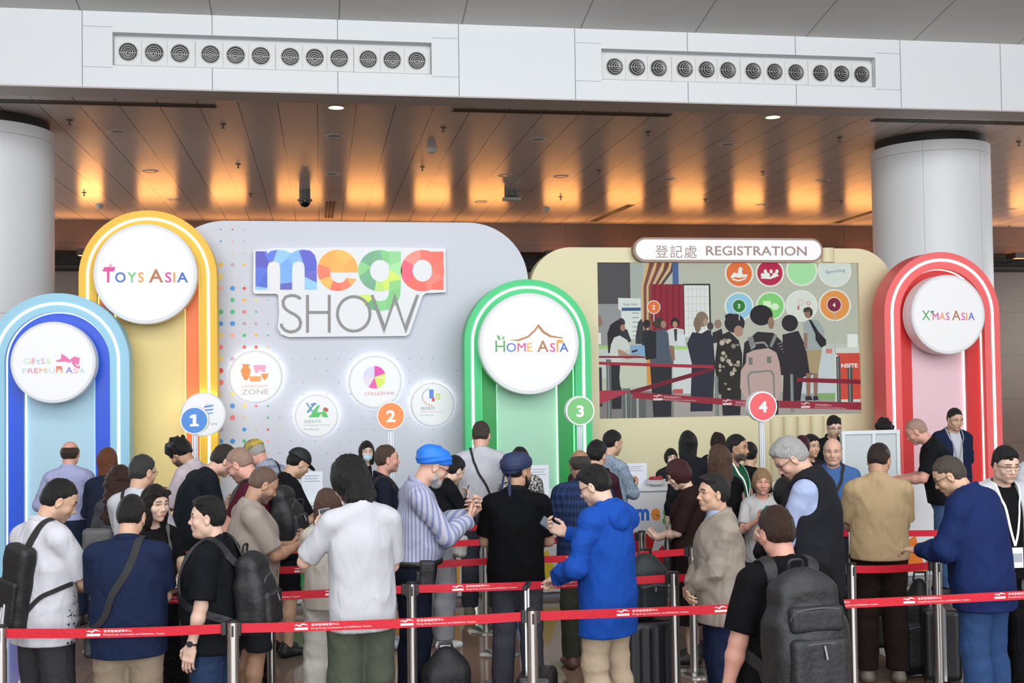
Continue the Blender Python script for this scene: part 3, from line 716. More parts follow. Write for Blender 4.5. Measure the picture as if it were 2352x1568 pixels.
def make_top(c, t, h):
    """t: dict(kind, mat, loose, hem (z below/above hip), sleeve: 0..2 (1 elbow, 2 wrist), tuck)"""
    loose = t.get('loose', .016)*.78; hem = t.get('hem', .80); sl = t.get('sleeve', .62); m = t['mat']; kind = t.get('kind', 'tee'); R0, R1, R2, R3 = c['R0'], c['R1'], c['R2'], c['R3']
    root, hip, waist, chest, nb = c['root'], c['hip'], c['waist'], c['chest'], c['nb']
    P = [grow(p, loose, .06) for p in c['torso']]
    g = c['g']; fl = t.get('flare', .0)
    if not t.get('tuck'):
        a_ = chest+R1@np.array([0, .0, -.02]); z1 = hem
        b_ = np.array([hip[0], hip[1]-.006, z1-.03]); wx = (.172 if hem < .9 else .156)*g*(1 if c['male'] else .96)+loose*1.1
        P.append(cap(a_+np.array([0, c['belly']*.25, 0]), b_, wx, wx+fl+.006, .05, (np.array([0, 1., 0]), (.128*g+loose+c['belly']*.5)/wx)))
    P += [wob(t.get('wr', .0045), 16, c['seed'], (1, 1, .6)), wob(t.get('wr', .0045)*1.25, 13, c['seed']+9, (1, 1, .8), True), wob(.0016, 52, c['seed']+5, (1, 1, .7))]
    P.append(half((0, 0, hem), (0, .0, -1)))
    # opening for the neck
    ncut = t.get('neck', .066); nd = nrm(R3@np.array([0, .35, .94]))
    o_ = nb+R3@np.array([0, .002, .022])
    sl_parts = []
    for sd in (1, -1):
        S, E, Wp, RH, cu = c['arms'][sd]; ra = .052*c['gm']+loose*.9
        if kind == 'vest': 
            P.append(ell(S+R3@np.array([sd*.035, 0, -.015]), (.062, .12, .115), R3, .012, 's')); continue
        if sl <= 0: continue
        q = []
        if sl <= 1:
            e = S+(E-S)*sl; u = nrm(E-S); q = [cap(S, e+u*.03, ra+.004, ra*.95+t.get('sflare', .006), .03), wob(.0025, 22, c['seed']+sd), half(e, u, .003)]
        else:
            f = min(sl-1, 1.0); e = E+(Wp-E)*f*.97; u = nrm(Wp-E)
            q = [cap(S, E, ra, ra*.86, .03), cap(E, E+(Wp-E)*.45, ra*.86, ra*.80, .03), cap(E+(Wp-E)*.45, e+u*.02, ra*.80, ra*.60+t.get('cuff', 0), .03), wob(t.get('wr', .0045)*1.0, 28, c['seed']+sd), wob(t.get('wr', .0045)*1.0, 20, c['seed']+sd, (1, 1, 1.3), True), half(e, u, .003)]
        sl_parts.append(q)
    # sleeves are unioned into the garment
    lo, hi = pbox(P+[x for q in sl_parts for x in q if x[0] == 'c'], .04)
    xs, ys, zs = (np.arange(lo[i], hi[i]+h, h) for i in range(3))
    V = field(P, xs, ys, zs)
    for q in sl_parts:
        V2 = field(q, xs, ys, zs); k = .013; e = np.maximum(k-np.abs(V-V2), 0); V = np.minimum(V, V2)-e*e/(4*k)
    cuts = [cap(o_, o_+nd*.25, ncut, ncut+.03, .006, None, 's')]
    for q in t.get('cut', []): cuts.append(q(c))
    V = field2(V, cuts, xs, ys, zs)
    Pm, F = nets_V(V, xs, ys, zs); me, _ = np_mesh(t.get('name', 'shirt'), Pm, F)
    mm = m if isinstance(m, (list, tuple)) else [m]
    o = link(t.get('name', 'shirt'), me, root, None, mm)
    c['shirt'] = o; c.setdefault('shirts', []).append(o)
    if kind in ('polo', 'shirt', 'jacket', 'blazer'):
        # fold-over collar
        r = ncut+.010; pts = []
        for i in range(25):
            th = math.pi/2+.25+(2*math.pi-.5)*i/24
            pts.append(nb+R3@np.array([r*math.cos(th)*.98, r*math.sin(th)*.98-.010, .040-.062*(math.sin(th)*.5+.5)**1.3]))
        mb = MB(); mb.tube(pts, [.005]+[.009]*23+[.004], 8, False, 2.7)
        mb.build('collar', t.get('collar', mm[0]), o if False else root, smooth=True, angle=80)
    return o
def field2(V, prims, xs, ys, zs):
    for p in prims:
        W_ = field([p[:1]+('u',)+p[2:]] if p[1] != 'u' else [p], xs, ys, zs)
        k = max(p[2], .002)
        if p[1] == 's': d = -W_; e = np.maximum(k-np.abs(V-d), 0); V = np.maximum(V, d)+e*e/(4*k)
        else: e = np.maximum(k-np.abs(V-W_), 0); V = np.minimum(V, W_)-e*e/(4*k)
    return V
def nets_V(V, xs, ys, zs):
    global field
    f0 = field; h = xs[1]-xs[0]
    field = lambda *a: V
    try: return nets_raw(xs, ys, zs, h)
    finally: field = f0
def nets_raw(xs, ys, zs, h):
    return nets(None, (xs[0], ys[0], zs[0]), (xs[-1]-h*.01, ys[-1]-h*.01, zs[-1]-h*.01), h)
def make_bottom(c, b, h):
    kind = b.get('kind', 'trousers'); m = b['mat']; loose = b.get('loose', .014); g = c['g']; hip = c['hip']; root = c['root']; topz = b.get('top', 1.02)
    P = [grow(c['torso'][0], loose*.8, .05), cap(hip+np.array([0, c['belly']*.3, .0]), hip+np.array([0, c['belly']*.4+.005, .11]), .150*g+loose, .138*g+loose+c['belly']*.3, .05, (np.array([0, 1., 0]), .76))]
    end = b.get('end', .10)
    if kind == 'skirt':
        P += [cap(hip, np.array([0, 0, end]), .16*g+loose, .20*g+loose+b.get('flare', .05), .05, (np.array([0, 1., 0]), .8)), wob(.008, 20, c['seed'], (1, 1, .1)), half((0, 0, end), (0, 0, -1)), half((0, 0, topz), (0, 0, 1))]
        return solid('skirt', P, h*1.1, m, root)
    for sd in (1, -1):
        hj, kn, an = c['legj'][sd]; lw = b.get('leg', 0)
        P += [cap(hj, kn, .085*g+loose, .064*g**.5+loose+lw*.5, .03), cap((kn+an)/2+np.array([0, -.014, .09]), an, .060+loose, .05+loose, .03), cap(kn, an+np.array([0, -.0, 0.]), .064*g**.5+loose+lw*.5, .052+loose+lw, .03)]
        if end < .12: P.append(cap(an+np.array([0, .0, .03]), an+np.array([0, .02, -.03]), .052+loose+lw, .056+loose+lw, .02))
    P += [wob(.003, 21, c['seed']+4, (1, 1, .45)), wob(.0045, 15, c['seed']+2, (1, 1, 1.2), True), half((0, 0, end), (0, 0, -1)), half((0, 0, topz), (0, .0, 1))]
    return solid('shorts' if kind == 'shorts' else 'trousers', P, h*1.1, m, root)
def make_shoes(c, m):
    for sd in (1, -1):
        an = c['legj'][sd][2]
        P = [cap(an+np.array([0, -.045, -.04]), an+np.array([sd*.02, .15, -.05]), .044, .038, .03, (np.array([0, 0, 1.]), .8)), cap(an+np.array([0, -.03, .0]), an+np.array([0, -.03, -.03]), .045, .046, .03), cap(an+np.array([0, .02, -.01]), an+np.array([0, .09, -.04]), .038, .035, .03),
             half((0, 0, .004), (0, 0, -1))]
        o = solid('shoe', P, .009, m[0] if isinstance(m, (list, tuple)) else m, c['root'])
        if isinstance(m, (list, tuple)) and o:
            q = [rbox(an+np.array([sd*.01, .055, -.073]), (.05, .155, .014), .012, Rz(-sd*.1))]
            solid('sole', q, .008, m[1], o)
# ---- worn extras
BLACK = (.012, .012, .013)
def glasses(c, dark=False, col=(.02, .02, .02)):
    P = c['P']; mb = MB(); R = c['Rh']
    for q in (-1, 1):
        pts = [P(q*.032+.024*math.cos(t), .092-.10*(q*.032+.024*math.cos(t))**2*8*.35, .002+.017*math.sin(t)) for t in np.linspace(0, 2*math.pi, 17)[:-1]]
        mb.tube(pts, .0016*1.0, 6, True)
        mb.tube([P(q*.056, .088, .008), P(q*.074, .05, .008), P(q*.081, -.002, .010), P(q*.080, -.015, .0)], .0018, 6)
    mb.tube([P(-.009, .094, .006), P(0, .096, .009), P(.009, .094, .006)], .0016, 6)
    o = mb.build('glasses', mat('glasses_frame', col, .3), c['root'], smooth=True, angle=80)
    return o
def sunglasses_up(c):
    P = c['P']; mb = MB()
    for q in (-1, 1):
        mb.add(*disc_pts([P(q*.033+.029*math.cos(t), .090-.012*math.sin(t), .088+.020*math.sin(t)) for t in np.linspace(0, 2*math.pi, 15)[:-1]], nrm(c['Rh']@np.array([0, .85, .5])), .004))
        mb.tube([P(q*.062, .086, .088), P(q*.088, .03, .06), P(q*.092, -.02, .035)], .003, 6)
    mb.build('sunglasses', mat('dark_lens', (.01, .008, .008), .1), c['root'])
def disc_pts(pts, n, th):
    k = len(pts); A = [p-n*th/2 for p in pts]+[p+n*th/2 for p in pts]
    return A, [tuple(range(k-1, -1, -1)), tuple(range(k, 2*k))]+[(i, (i+1) % k, k+(i+1) % k, k+i) for i in range(k)]
def mask(c, col=(.45, .68, .78)):
    R, hc, s = c['Rh'], c['hc'], c['hs']; P = c['P']
    q = [ell(P(0, .052, -.055), np.array([.058, .056, .048])*s, R, .01), half(P(0, .075, -.012), R@nrm((0, -.2, 1.)), .006), half(P(0, .02, 0), R@nrm((0, -1., 0)), .004), ell(P(0, .098, -.026), np.array([.016, .013, .02])*s, R, .012)]
    q = [q[0], q[3], q[1], q[2]]
    solid('mask', q, .006, mat('mask_fabric', col, .8), c['root'])
def capwear(c, mats, brimcol=None, back=False):
    R, hc, s = c['Rh'], c['hc'], c['hs']; P = c['P']
    q = [ell(P(0, -.010, .036), np.array([.090, .110, .100])*s, R, .01), half(P(0, 0, .030), R@nrm((0, -.12, -1.)), .004)]
    o = solid('cap', q, .006, mats, c['root'])
    sg = -1 if back else 1
    mb = MB(); n = 15; up = []; 
    for i in range(n+1):
        t = math.pi*i/n; x = .074*math.cos(t); y = .075+.085*math.sin(t)**.8
        up.append(P(x, sg*y, .034-.028*math.sin(t)*1.0-.6*x*x))
    A, F = disc_pts(up, nrm(R@np.array([0, .25, 1.])), .004*s); mb.add(A, F)
    mb.build('visor', mats if brimcol is None else brimcol, o, smooth=True, angle=40)
    return o
def turban(c, m, tails=False):
    R, hc, s = c['Rh'], c['hc'], c['hs']; P = c['P']
    q = [ell(P(0, -.015, .058), np.array([.098, .118, .082])*s, R, .02), ell(P(0, -.055, .035), np.array([.088, .080, .078])*s, R, .03), half(P(0, .04, .030), R@nrm((0, .35, -1.)), .008)]
    q.append(wob(.0035, 62, 4, (.35, .5, 1.8)))
    o = solid('turban', q, .006, m, c['root'])
    if tails:
        for q_, l in ((-1, .17), (1, .15)):
            solid('turban_tail', [cap(P(q_*.03, -.10, -.01), P(q_*.05, -.125, -.01-l), .010*s, .022*s, .01, (R@np.array([0, 1., 0]), .4))], .007, m, o)
    return o
def beard(c, col, full=1.0):
    R, hc, s = c['Rh'], c['hc'], c['hs']; P = c['P']
    q = [ell(P(0, .025, -.075), np.array([.062, .066, .055*full])*s, R, .02), ell(P(0, .06, -.100), np.array([.035, .035, .035*full])*s, R, .03),
         half(P(0, .05, -.045), R@nrm((0, .25, 1.)), .01), half(P(0, -.015, 0), R@nrm((0, -1., 0)), .006), ell(P(0, .098, -.060), np.array([.022, .028, .010])*s, R, .006, 's'), wob(.003, 110, 8)]
    q = [x for x in q]
    for qd in (-1, 1): q.insert(2, cap(P(qd*.064, .012, -.012), P(qd*.058, .02, -.07), .013*s, .016*s, .02))
    q[4] = half(P(0, .05, -.047), R@nrm((0, .55, .85)), .01)
    solid('beard', q, .006, hair_mat(tuple(col)), c['root'])
def belt(c, col=(.015, .013, .012), z=1.0):
    g, hip = c['g'], c['hip']; pts = [(hip[0]+(.152*g+.018+c['belly']*.3)*math.cos(t), hip[1]+c['belly']*.35+(.118*g+.017+c['belly']*.35)*math.sin(t), z) for t in np.linspace(0, 2*math.pi, 33)[:-1]]
    mb = MB(); mb.tube(pts, .007, 6, True, 2.6); mb.build('belt', mat('belt_leather', col, .45), c['root'], smooth=True, angle=80)
def watch(c, sd=-1):
    S, E, Wp, RH, cu = c['arms'][sd]; d = nrm(Wp-E); p = Wp-d*.02; R = RH
    pts = [p+R[:, 0]*.031*math.cos(t)+R[:, 2]*.026*math.sin(t) for t in np.linspace(0, 2*math.pi, 17)[:-1]]
    mb = MB(); mb.tube(pts, .0045, 6, True, 2); mb.cyl(p+R[:, 2]*.024, p+R[:, 2]*.036, .019, None, 14); mb.build('watch', mat('watch_rubber', BLACK, .4), c['root'], smooth=True, angle=50)
def cord(c, col=(.8, .8, .8), card=True, cardcol=(.85, .86, .88), low=.0, width=.008, dark_edge=False):
    "lanyard with a badge card on the chest"
    nb, R3, R2, chest = c['nb'], c['R3'], c['R2'], c['chest']; b = c['belly']; g = c['g']
    fy = .117*g+.034+b*.3
    pts = []
    low_p = chest+R2@np.array([0, fy, -.12-low])
    Lp = [nb+R3@np.array([-.02, -.095, .0]), nb+R3@np.array([-.075, -.03, .035]), nb+R3@np.array([-.085, .06, -.01]), chest+R2@np.array([-.062, fy-.012, .09]), chest+R2@np.array([-.02, fy, -.04-low]), low_p]
    Rp = [np.array(q) for q in (nb+R3@np.array([.02, -.095, .0]), nb+R3@np.array([.075, -.03, .035]), nb+R3@np.array([.085, .06, -.01]), chest+R2@np.array([.062, fy-.012, .09]), chest+R2@np.array([.02, fy, -.04-low]), low_p)]
    Lp, Rp = onto(c, smoothp(Lp), .007), onto(c, smoothp(Rp), .007); low_p = Lp[-1]; mb = MB(); ribbon(mb, Lp, width, c, .003); ribbon(mb, Rp, width, c, .003); o = mb.build('lanyard', mat('lanyard_tape', col, .7), c['root'], smooth=True, angle=80)
    if card:
        mb = MB(); x, y, z = low_p; y += .01; mb.box((x-.05, y-.003, z-.15), (x+.05, y+.003, z-.01)); k = mb.build('badge_card', mat('badge_plastic', cardcol, .3), o)
        mb = MB(); mb.box((x-.042, y+.003, z-.11), (x+.042, y+.0045, z-.05)); mb.build('badge_print', mat('badge_ink', (.35, .38, .42), .5), k)
def crossband(c, sd=1, col=BLACK, w=.018, back=True, front=True, low=.0, out=.03):
    "strap from the shoulder of side sd to the opposite hip"
    nb, R3, R2, R1, chest, waist, hip = (c[k] for k in ('nb', 'R3', 'R2', 'R1', 'chest', 'waist', 'hip')); g = c['g']; b = c['belly']; e = out
    pts = [nb+R3@np.array([sd*.085, -.01, .035+e*.3]), nb+R3@np.array([sd*.075, -.075, -.01]), chest+R2@np.array([sd*.03, -.122*g-e, .05]), chest+R2@np.array([-sd*.05, -.118*g-e, -.08]), waist+R1@np.array([-sd*.11, -.085*g-e, -.06]), hip+np.array([-sd*(.168*g+e), -.02, -.02-low])]
    fr = [nb+R3@np.array([sd*.085, -.01, .035+e*.3]), nb+R3@np.array([sd*.085, .06, -.03]), chest+R2@np.array([sd*.04, .12*g+e+b*.3, .03]), chest+R2@np.array([-sd*.05, .118*g+e+b*.5, -.10]), waist+R1@np.array([-sd*.12, .085*g+e+b*.5, -.08]), hip+np.array([-sd*(.168*g+e), .02, -.02-low])]
    mb = MB()
    def sm(p, n=6):
        p = [np.array(q) for q in p]; out_ = []
        for i in range(len(p)-1):
            p0, p1, p2, p3 = p[max(i-1, 0)], p[i], p[i+1], p[min(i+2, len(p)-1)]
            for t in np.linspace(0, 1, n, endpoint=False): out_.append(.5*((2*p1)+(-p0+p2)*t+(2*p0-5*p1+4*p2-p3)*t*t+(-p0+3*p1-3*p2+p3)*t**3))
        return out_+[p[-1]]
    if back: ribbon(mb, onto(c, sm(pts, 9)), w, c)
    if front: ribbon(mb, onto(c, sm(fr, 9)), w, c)
    return mb.build('shoulder_strap', mat('webbing', col, .8), c['root'], smooth=True, angle=60)
def onto(c, pts, e=.006, lim=.10):
    "lay points on the outermost garment"
    from mathutils.bvhtree import BVHTree
    if c.get('bvn') != len(c['shirts']):
        c['bvn'] = len(c['shirts']); c['bvh'] = [BVHTree.FromPolygons([v.co[:] for v in o.data.vertices], [tuple(p.vertices) for p in o.data.polygons]) for o in c['shirts']]
    zs_ = [c['hip'][2], c['waist'][2], c['chest'][2], c['nb'][2]]; A = np.array([c['hip'], c['waist'], c['chest'], c['nb']]); out = []
    for p in pts:
        p = np.array(p, float); q = np.array([np.interp(p[2], zs_, A[:, i]) for i in range(3)])
        if p[2] > c['nb'][2]-.09: q = np.array([p[0], c['nb'][1]+(p[1]-c['nb'][1])*.3, c['nb'][2]-.15])
        d = nrm(p-q); o = q+d*.55; hh = [h for h in (b.ray_cast(Vector(o), Vector(-d), .6) for b in c['bvh']) if h[0] is not None]; h = min(hh, key=lambda x: x[3]) if hh else (None,)
        if h[0] is not None and np.linalg.norm(np.array(h[0])-p) < lim: p = np.array(h[0])+np.array(h[1])*(e if np.dot(np.array(h[1]), d) > 0 else -e)
        out.append(p)
    for _ in range(2 if lim < .15 else 0): out = [out[0]]+[(out[i-1]+2*out[i]+out[i+1])/4 for i in range(1, len(out)-1)]+[out[-1]]
    return out
def ribbon(mb, pts, w, c, th=.004, cen=None):
    "flat webbing that lies on the body: broad side facing away from the body axis"
    pts = [np.array(p, float) for p in pts]; m = len(pts); vs = []; fs = []
    cz = (c['waist']+c['chest'])/2 if cen is None else cen
    for i, p in enumerate(pts):
        d = nrm(pts[min(i+1, m-1)]-pts[max(i-1, 0)]); o = p-cz; o[2] = max(0, p[2]-c['nb'][2]+.06)*4 if cen is None else o[2]; o = nrm(o-np.dot(o, d)*d); a = np.cross(d, o)
        vs += [p-a*w-o*th/2, p+a*w-o*th/2, p+a*w+o*th/2, p-a*w+o*th/2]
    for i in range(m-1):
        for k in range(4): a, b = i*4+k, i*4+(k+1) % 4; fs.append((a, b, b+4, a+4))
    fs += [(3, 2, 1, 0), tuple((m-1)*4+k for k in range(4))]
    mb.add(vs, fs)
def phone_in(c, label, sd=1, case=(.03, .03, .035), screen=(.12, .16, .2), scr_emit=.0, tilt=None, off=(0, .085, -.022), both=False):
    "a phone held in the hand: a thing of its own"
    S, E, Wp, RH, cu = c['arms'][sd]; s = c['s']
    if both: S2, E2, W2, RH2, _ = c['arms'][-sd]; cen = (Wp+RH@np.array(off)+W2+RH2@np.array(off))/2
    else: cen = Wp+RH@np.array(off)
    up = RH[:, 1]; n = -RH[:, 2]
    if tilt is not None: up = nrm(tilt[0]); n = nrm(tilt[1])
    n = nrm(n-np.dot(n, up)*up); x = np.cross(up, n)
    R_ = np.stack([x, up, n], 1)
    Rw = Rz(c['a']); M = Matrix(((Rw@R_)).tolist()).to_4x4(); M.translation = Vector(c['base']+Rw@(cen*s))
    t = bpy.data.objects.new('smartphone', None); COL.objects.link(t); t.matrix_world = M; tag(t, label, 'phone')
    mb = MB(); mb.box((-.037, -.076, -.0045), (.037, .076, .0045), .004); mb.build('case', mat('phone_case', case, .35), t)
    mb = MB(); mb.box((-.033, -.072, .0045), (.033, .072, .0052)); mb.build('screen', mat('phone_screen', screen, .15, emit=scr_emit), t)
    return t
# ---------------------------------------------------------------- the hall
WROOT = {}
def wroot(name, loc, label=None, cat=None, group=None, kind=None):
    o = empty(name, tuple(float(v) for v in loc)); WROOT[o.name] = Vector([float(v) for v in loc]); return tag(o, label, cat, group, kind)
_link = link
def link(name, me, parent=None, loc=None, mats=None):
    o = _link(name, me, parent, loc, mats)
    if parent is not None and parent.name in WROOT: o.matrix_parent_inverse = Matrix.Translation(-WROOT[parent.name])
    return o
def struct(name, mb, m, smooth=False, parent=None):
    o = mb.build(name, m, parent, smooth=smooth)
    if parent is None: o['kind'] = 'structure'
    return o
ZC = 6.4; YB = 16.25; YW = 30.5; XL, XR, YF = -14.0, 26.0, -17.0
def nodes(name, rough=.5, metal=0., spec=.5):
    m = bpy.data.materials.new(name); m.use_nodes = True; nt = m.node_tree; b = nt.nodes['Principled BSDF']
    b.inputs['Roughness'].default_value = rough; b.inputs['Metallic'].default_value = metal; b.inputs['Specular IOR Level'].default_value = spec
    tc = N(nt, 'TexCoord'); return m, nt, b, tc
def mathn(nt, op, a, b=None, c=None):
    n = N(nt, 'Math', operation=op)
    for i, v in enumerate((a, b, c)):
        if v is None: continue
        if isinstance(v, (int, float)): n.inputs[i].default_value = v
        else: nt.links.new(v, n.inputs[i])
    return n.outputs[0]
def lines(nt, coord, period, offset, width):
    "1 on thin lines repeated along a coordinate"
    f = mathn(nt, 'FRACT', mathn(nt, 'DIVIDE', mathn(nt, 'SUBTRACT', coord, offset-period/2), period))
    return mathn(nt, 'LESS_THAN', mathn(nt, 'ABSOLUTE', mathn(nt, 'SUBTRACT', f, .5)), width/period/2)
def mixc(nt, fac, a, b):
    mx = N(nt, 'Mix', data_type='RGBA')
    for s_, v in (('Factor', fac), ('A', a), ('B', b)):
        if isinstance(v, (int, float)): mx.inputs[s_].default_value = v
        elif isinstance(v, tuple): mx.inputs[s_].default_value = v+(1,)
        else: nt.links.new(v, mx.inputs[s_])
    return mx.outputs['Result']
def floor_mat():
    m, nt, b, tc = nodes('polished_stone', .09, 0, .6)
    sx = N(nt, 'SeparateXYZ'); nt.links.new(tc.outputs['Object'], sx.inputs[0])
    br = N(nt, 'TexBrick'); br.offset = 0; br.inputs['Scale'].default_value = 1.0; br.inputs['Brick Width'].default_value = .9; br.inputs['Row Height'].default_value = .9; br.inputs['Mortar Size'].default_value = .004
    br.inputs['Color1'].default_value = (.17, .12, .095, 1); br.inputs['Color2'].default_value = (.26, .17, .125, 1); br.inputs['Mortar'].default_value = (.05, .04, .035, 1)
    nt.links.new(tc.outputs['Object'], br.inputs['Vector'])
    v = N(nt, 'TexNoise'); v.inputs['Scale'].default_value = 3.0; v.inputs['Detail'].default_value = 8; nt.links.new(tc.outputs['Object'], v.inputs['Vector'])
    c = mixc(nt, v.outputs['Fac'], br.outputs['Color'], (.22, .165, .14)); 
    ck = N(nt, 'TexChecker'); ck.inputs['Scale'].default_value = .37; nt.links.new(tc.outputs['Object'], ck.inputs['Vector'])
    c = mixc(nt, mathn(nt, 'MULTIPLY', ck.outputs['Fac'], .35), c, (.34, .19, .11)); nt.links.new(c, b.inputs['Base Color']); return m
def granite(name, c1, c2, px=2.42, pz=1.2, off=0.0):
    m, nt, b, tc = nodes(name, .35)
    sx = N(nt, 'SeparateXYZ'); nt.links.new(tc.outputs['Object'], sx.inputs[0])
    v = N(nt, 'TexNoise'); v.inputs['Scale'].default_value = 14; v.inputs['Detail'].default_value = 6; nt.links.new(tc.outputs['Object'], v.inputs['Vector'])
    w = N(nt, 'TexNoise'); w.inputs['Scale'].default_value = .8; nt.links.new(tc.outputs['Object'], w.inputs['Vector'])
    c = mixc(nt, v.outputs['Fac'], c1, c2); c = mixc(nt, mathn(nt, 'MULTIPLY', w.outputs['Fac'], .5), c, tuple(q*.6 for q in c1))
    ln = mathn(nt, 'MAXIMUM', lines(nt, sx.outputs[0], px, off, .012), lines(nt, sx.outputs[2], pz, .1, .008))
    nt.links.new(mixc(nt, ln, c, (.02, .015, .012)), b.inputs['Base Color']); return m
def ceiling_mat():
    m, nt, b, tc = nodes('metal_ceiling_panels', .22, .0, .5)
    sx = N(nt, 'SeparateXYZ'); nt.links.new(tc.outputs['Object'], sx.inputs[0])
    ln = mathn(nt, 'MAXIMUM', lines(nt, sx.outputs[0], .582, -.012, .014), mathn(nt, 'MULTIPLY', lines(nt, sx.outputs[1], 2.4, .3, .01), .4))
    nt.links.new(mixc(nt, ln, (.72, .64, .60), (.10, .08, .07)), b.inputs['Base Color']); return m
struct('floor', MB().box((XL, YF, -.12), (XR, YW+1.4, 0)), floor_mat())
struct('ceiling', MB().box((XL, YB+.35, ZC), (XR, YW+1.4, ZC+.2)), ceiling_mat())
stone = granite('brown_granite', (.115, .062, .040), (.20, .115, .075), 8.0, 1.9, -1.4)
struct('wall_back', MB().box((XL, YW+1.2, 0), (XR, YW+1.4, ZC)), granite('brown_granite_rough', (.17, .115, .09), (.25, .18, .145), 1.6, 1.3, .4))
struct('trim_1', MB().box((XL, YW, 5.62), (XR, YW+.3, ZC)), stone)
mb = MB(); mb.box((XL, YW+.25, 5.2), (XR, YW+1.4, 5.26)); mb.box((XL, YW+.9, 5.26), (XR, YW+1.19, 5.62)); struct('trim_2', mb, mat('recess_shade', (.018, .014, .012), .6))  # gap below the bulkhead: its shade is put into the near-black colour
plain = mat('grey_paint', (.5, .5, .5), .7)
struct('wall_left', MB().box((XL-.2, YF, 0), (XL, YW+1.4, 14.5)), plain)
struct('wall_right', MB().box((XR, YF, 0), (XR+.2, YW+1.4, 14.5)), plain)
# fascia beam over the opening, its joints and vent recesses
ZB0, ZB1 = 6.295, 7.33
white_panel = mat('white_aluminium_panel', (.76, .79, .81), .45, spec=.4)
rec = []
for (a, b_) in (((258, 70), (992, 172)), ((1381, 108), (2012, 206))):
    p, q = at(a[0], a[1], YB), at(b_[0], b_[1], YB); rec.append((p[0], q[0], ZB0+.30, ZB0+.755))
mb = MB()
hs_ = [[(x0, z0), (x1, z0), (x1, z1), (x0, z1)] for x0, x1, z0, z1 in rec]
mb.prism([(XL, ZB0), (XR, ZB0), (XR, ZB1), (XL, ZB1)], YB, YB+.16, hs_)
for x0, x1, z0, z1 in rec: mb.box((x0-.02, YB+.16, z0-.02), (x1+.02, YB+.18, z1+.02))
struct('wall_beam', mb, white_panel)
struct('trim_3', MB().box((XL, YB+.0, ZB0-.02), (XR, YB+.55, ZB0-.001)).box((XL, YB+.165, ZB0), (XR, YB+.40, ZB1+.5)), mat('soffit_paint', (.5, .47, .46), .55))
mb = MB(); jm = mat('joint_grey', (.30, .32, .34), .8)  # grey strips for the panel joints
for px in (189, 1054, 1321, 2068, 2298, -680): x = at(px, 150, YB)[0]; mb.box((x-.006, YB-.002, ZB0), (x+.006, YB+.003, ZB1))
for px, r_ in ((487.5, 0), (775.5, 0), (1579, 1), (1827, 1)):
    x = at(px, 120, YB)[0]; mb.box((x-.006, YB-.002, ZB0), (x+.006, YB+.003, rec[r_][2])); mb.box((x-.006, YB-.002, rec[r_][3]), (x+.006, YB+.003, ZB1))
for r_, (xa, xb) in enumerate(((189, 1054), (1321, 2068))):
    x0, x1 = at(xa, 120, YB)[0], at(xb, 120, YB)[0]
    for zz in (rec[r_][2]-.03, rec[r_][3]+.07):
        for a, b_ in ((x0, rec[r_][0]), (rec[r_][1], x1)): mb.box((a, YB-.0015, zz-.003), (b_, YB+.003, zz+.003))
        if zz > 7: mb.box((x0, YB-.0015, zz+.0), (x0+.001, YB+.003, zz+.001))
struct('trim_4', mb, jm)
# upper ceiling, rising towards the photographer
sl = math.tan(math.radians(11)); mb = MB(); y0, y1 = YF, YB; z1 = ZB1; z0 = z1+(y1-y0)*sl
mb.add([(XL, y0, z0), (XR, y0, z0), (XR, y1, z1), (XL, y1, z1), (XL, y0, z0+.2), (XR, y0, z0+.2), (XR, y1, z1+.2), (XL, y1, z1+.2)], [(0, 3, 2, 1), (4, 5, 6, 7), (0, 1, 5, 4), (1, 2, 6, 5), (2, 3, 7, 6), (3, 0, 4, 7)])
um, nt, b, tc = nodes('grey_ceiling_sheet', .6); sx = N(nt, 'SeparateXYZ'); nt.links.new(tc.outputs['Object'], sx.inputs[0])
nt.links.new(mixc(nt, lines(nt, sx.outputs[0], 1.735, at(487, 35, YB)[0], .02), (.60, .595, .58), (.25, .25, .26)), b.inputs['Base Color'])
struct('ceiling_upper', mb, um)
# glass wall frame behind the photographer
mb = MB()
for i in range(14): x = XL+i*(XR-XL)/13; mb.box((x-.06, YF-.1, 0), (x+.06, YF+.1, 12.6))
for z in (.1, 3, 6, 9, 12.4): mb.box((XL, YF-.06, z-.05), (XR, YF+.06, z+.05))
struct('window_1', mb, mat('mullion_grey', (.4, .42, .44), .4, .6))
# big round columns
cm_, nt, b, tc = nodes('column_cladding', .42, 0, .5); sx = N(nt, 'SeparateXYZ'); nt.links.new(tc.outputs['Object'], sx.inputs[0])
a_ = mathn(nt, 'ARCTAN2', sx.outputs[1], sx.outputs[0])
ln = mathn(nt, 'MAXIMUM', lines(nt, a_, math.pi/3*1.0, -math.pi/2+.42, .010), lines(nt, sx.outputs[2], 2.72, .62, .012))
nt.links.new(mixc(nt, ln, (.80, .83, .85), (.5, .52, .54)), b.inputs['Base Color'])
RC = (at(2258, 400, 19.1)[0]-at(2015, 400, 19.1)[0])/2*.985
for cx, nm in ((at(2136.5, 400, 19.1)[0], 'right'), (at(122, 400, 19.1)[0]-RC, 'left')):
    o = MB().lathe((0, 0, 0), [(RC, 0), (RC, ZC-.16)], 96).build('round_column', cm_, None, (cx, 19.1, 0), smooth=True)
    tag(o, 'thick round white-grey column behind the '+('red arch' if nm == 'right' else 'light blue arch at the left edge'), 'column')
    k = MB().lathe((0, 0, ZC-.16), [(RC-.07, 0), (RC-.07, .155)], 72).build('shadow_gap_ring', mat('shadow_gap', (.012, .011, .010), .6), o, smooth=True)
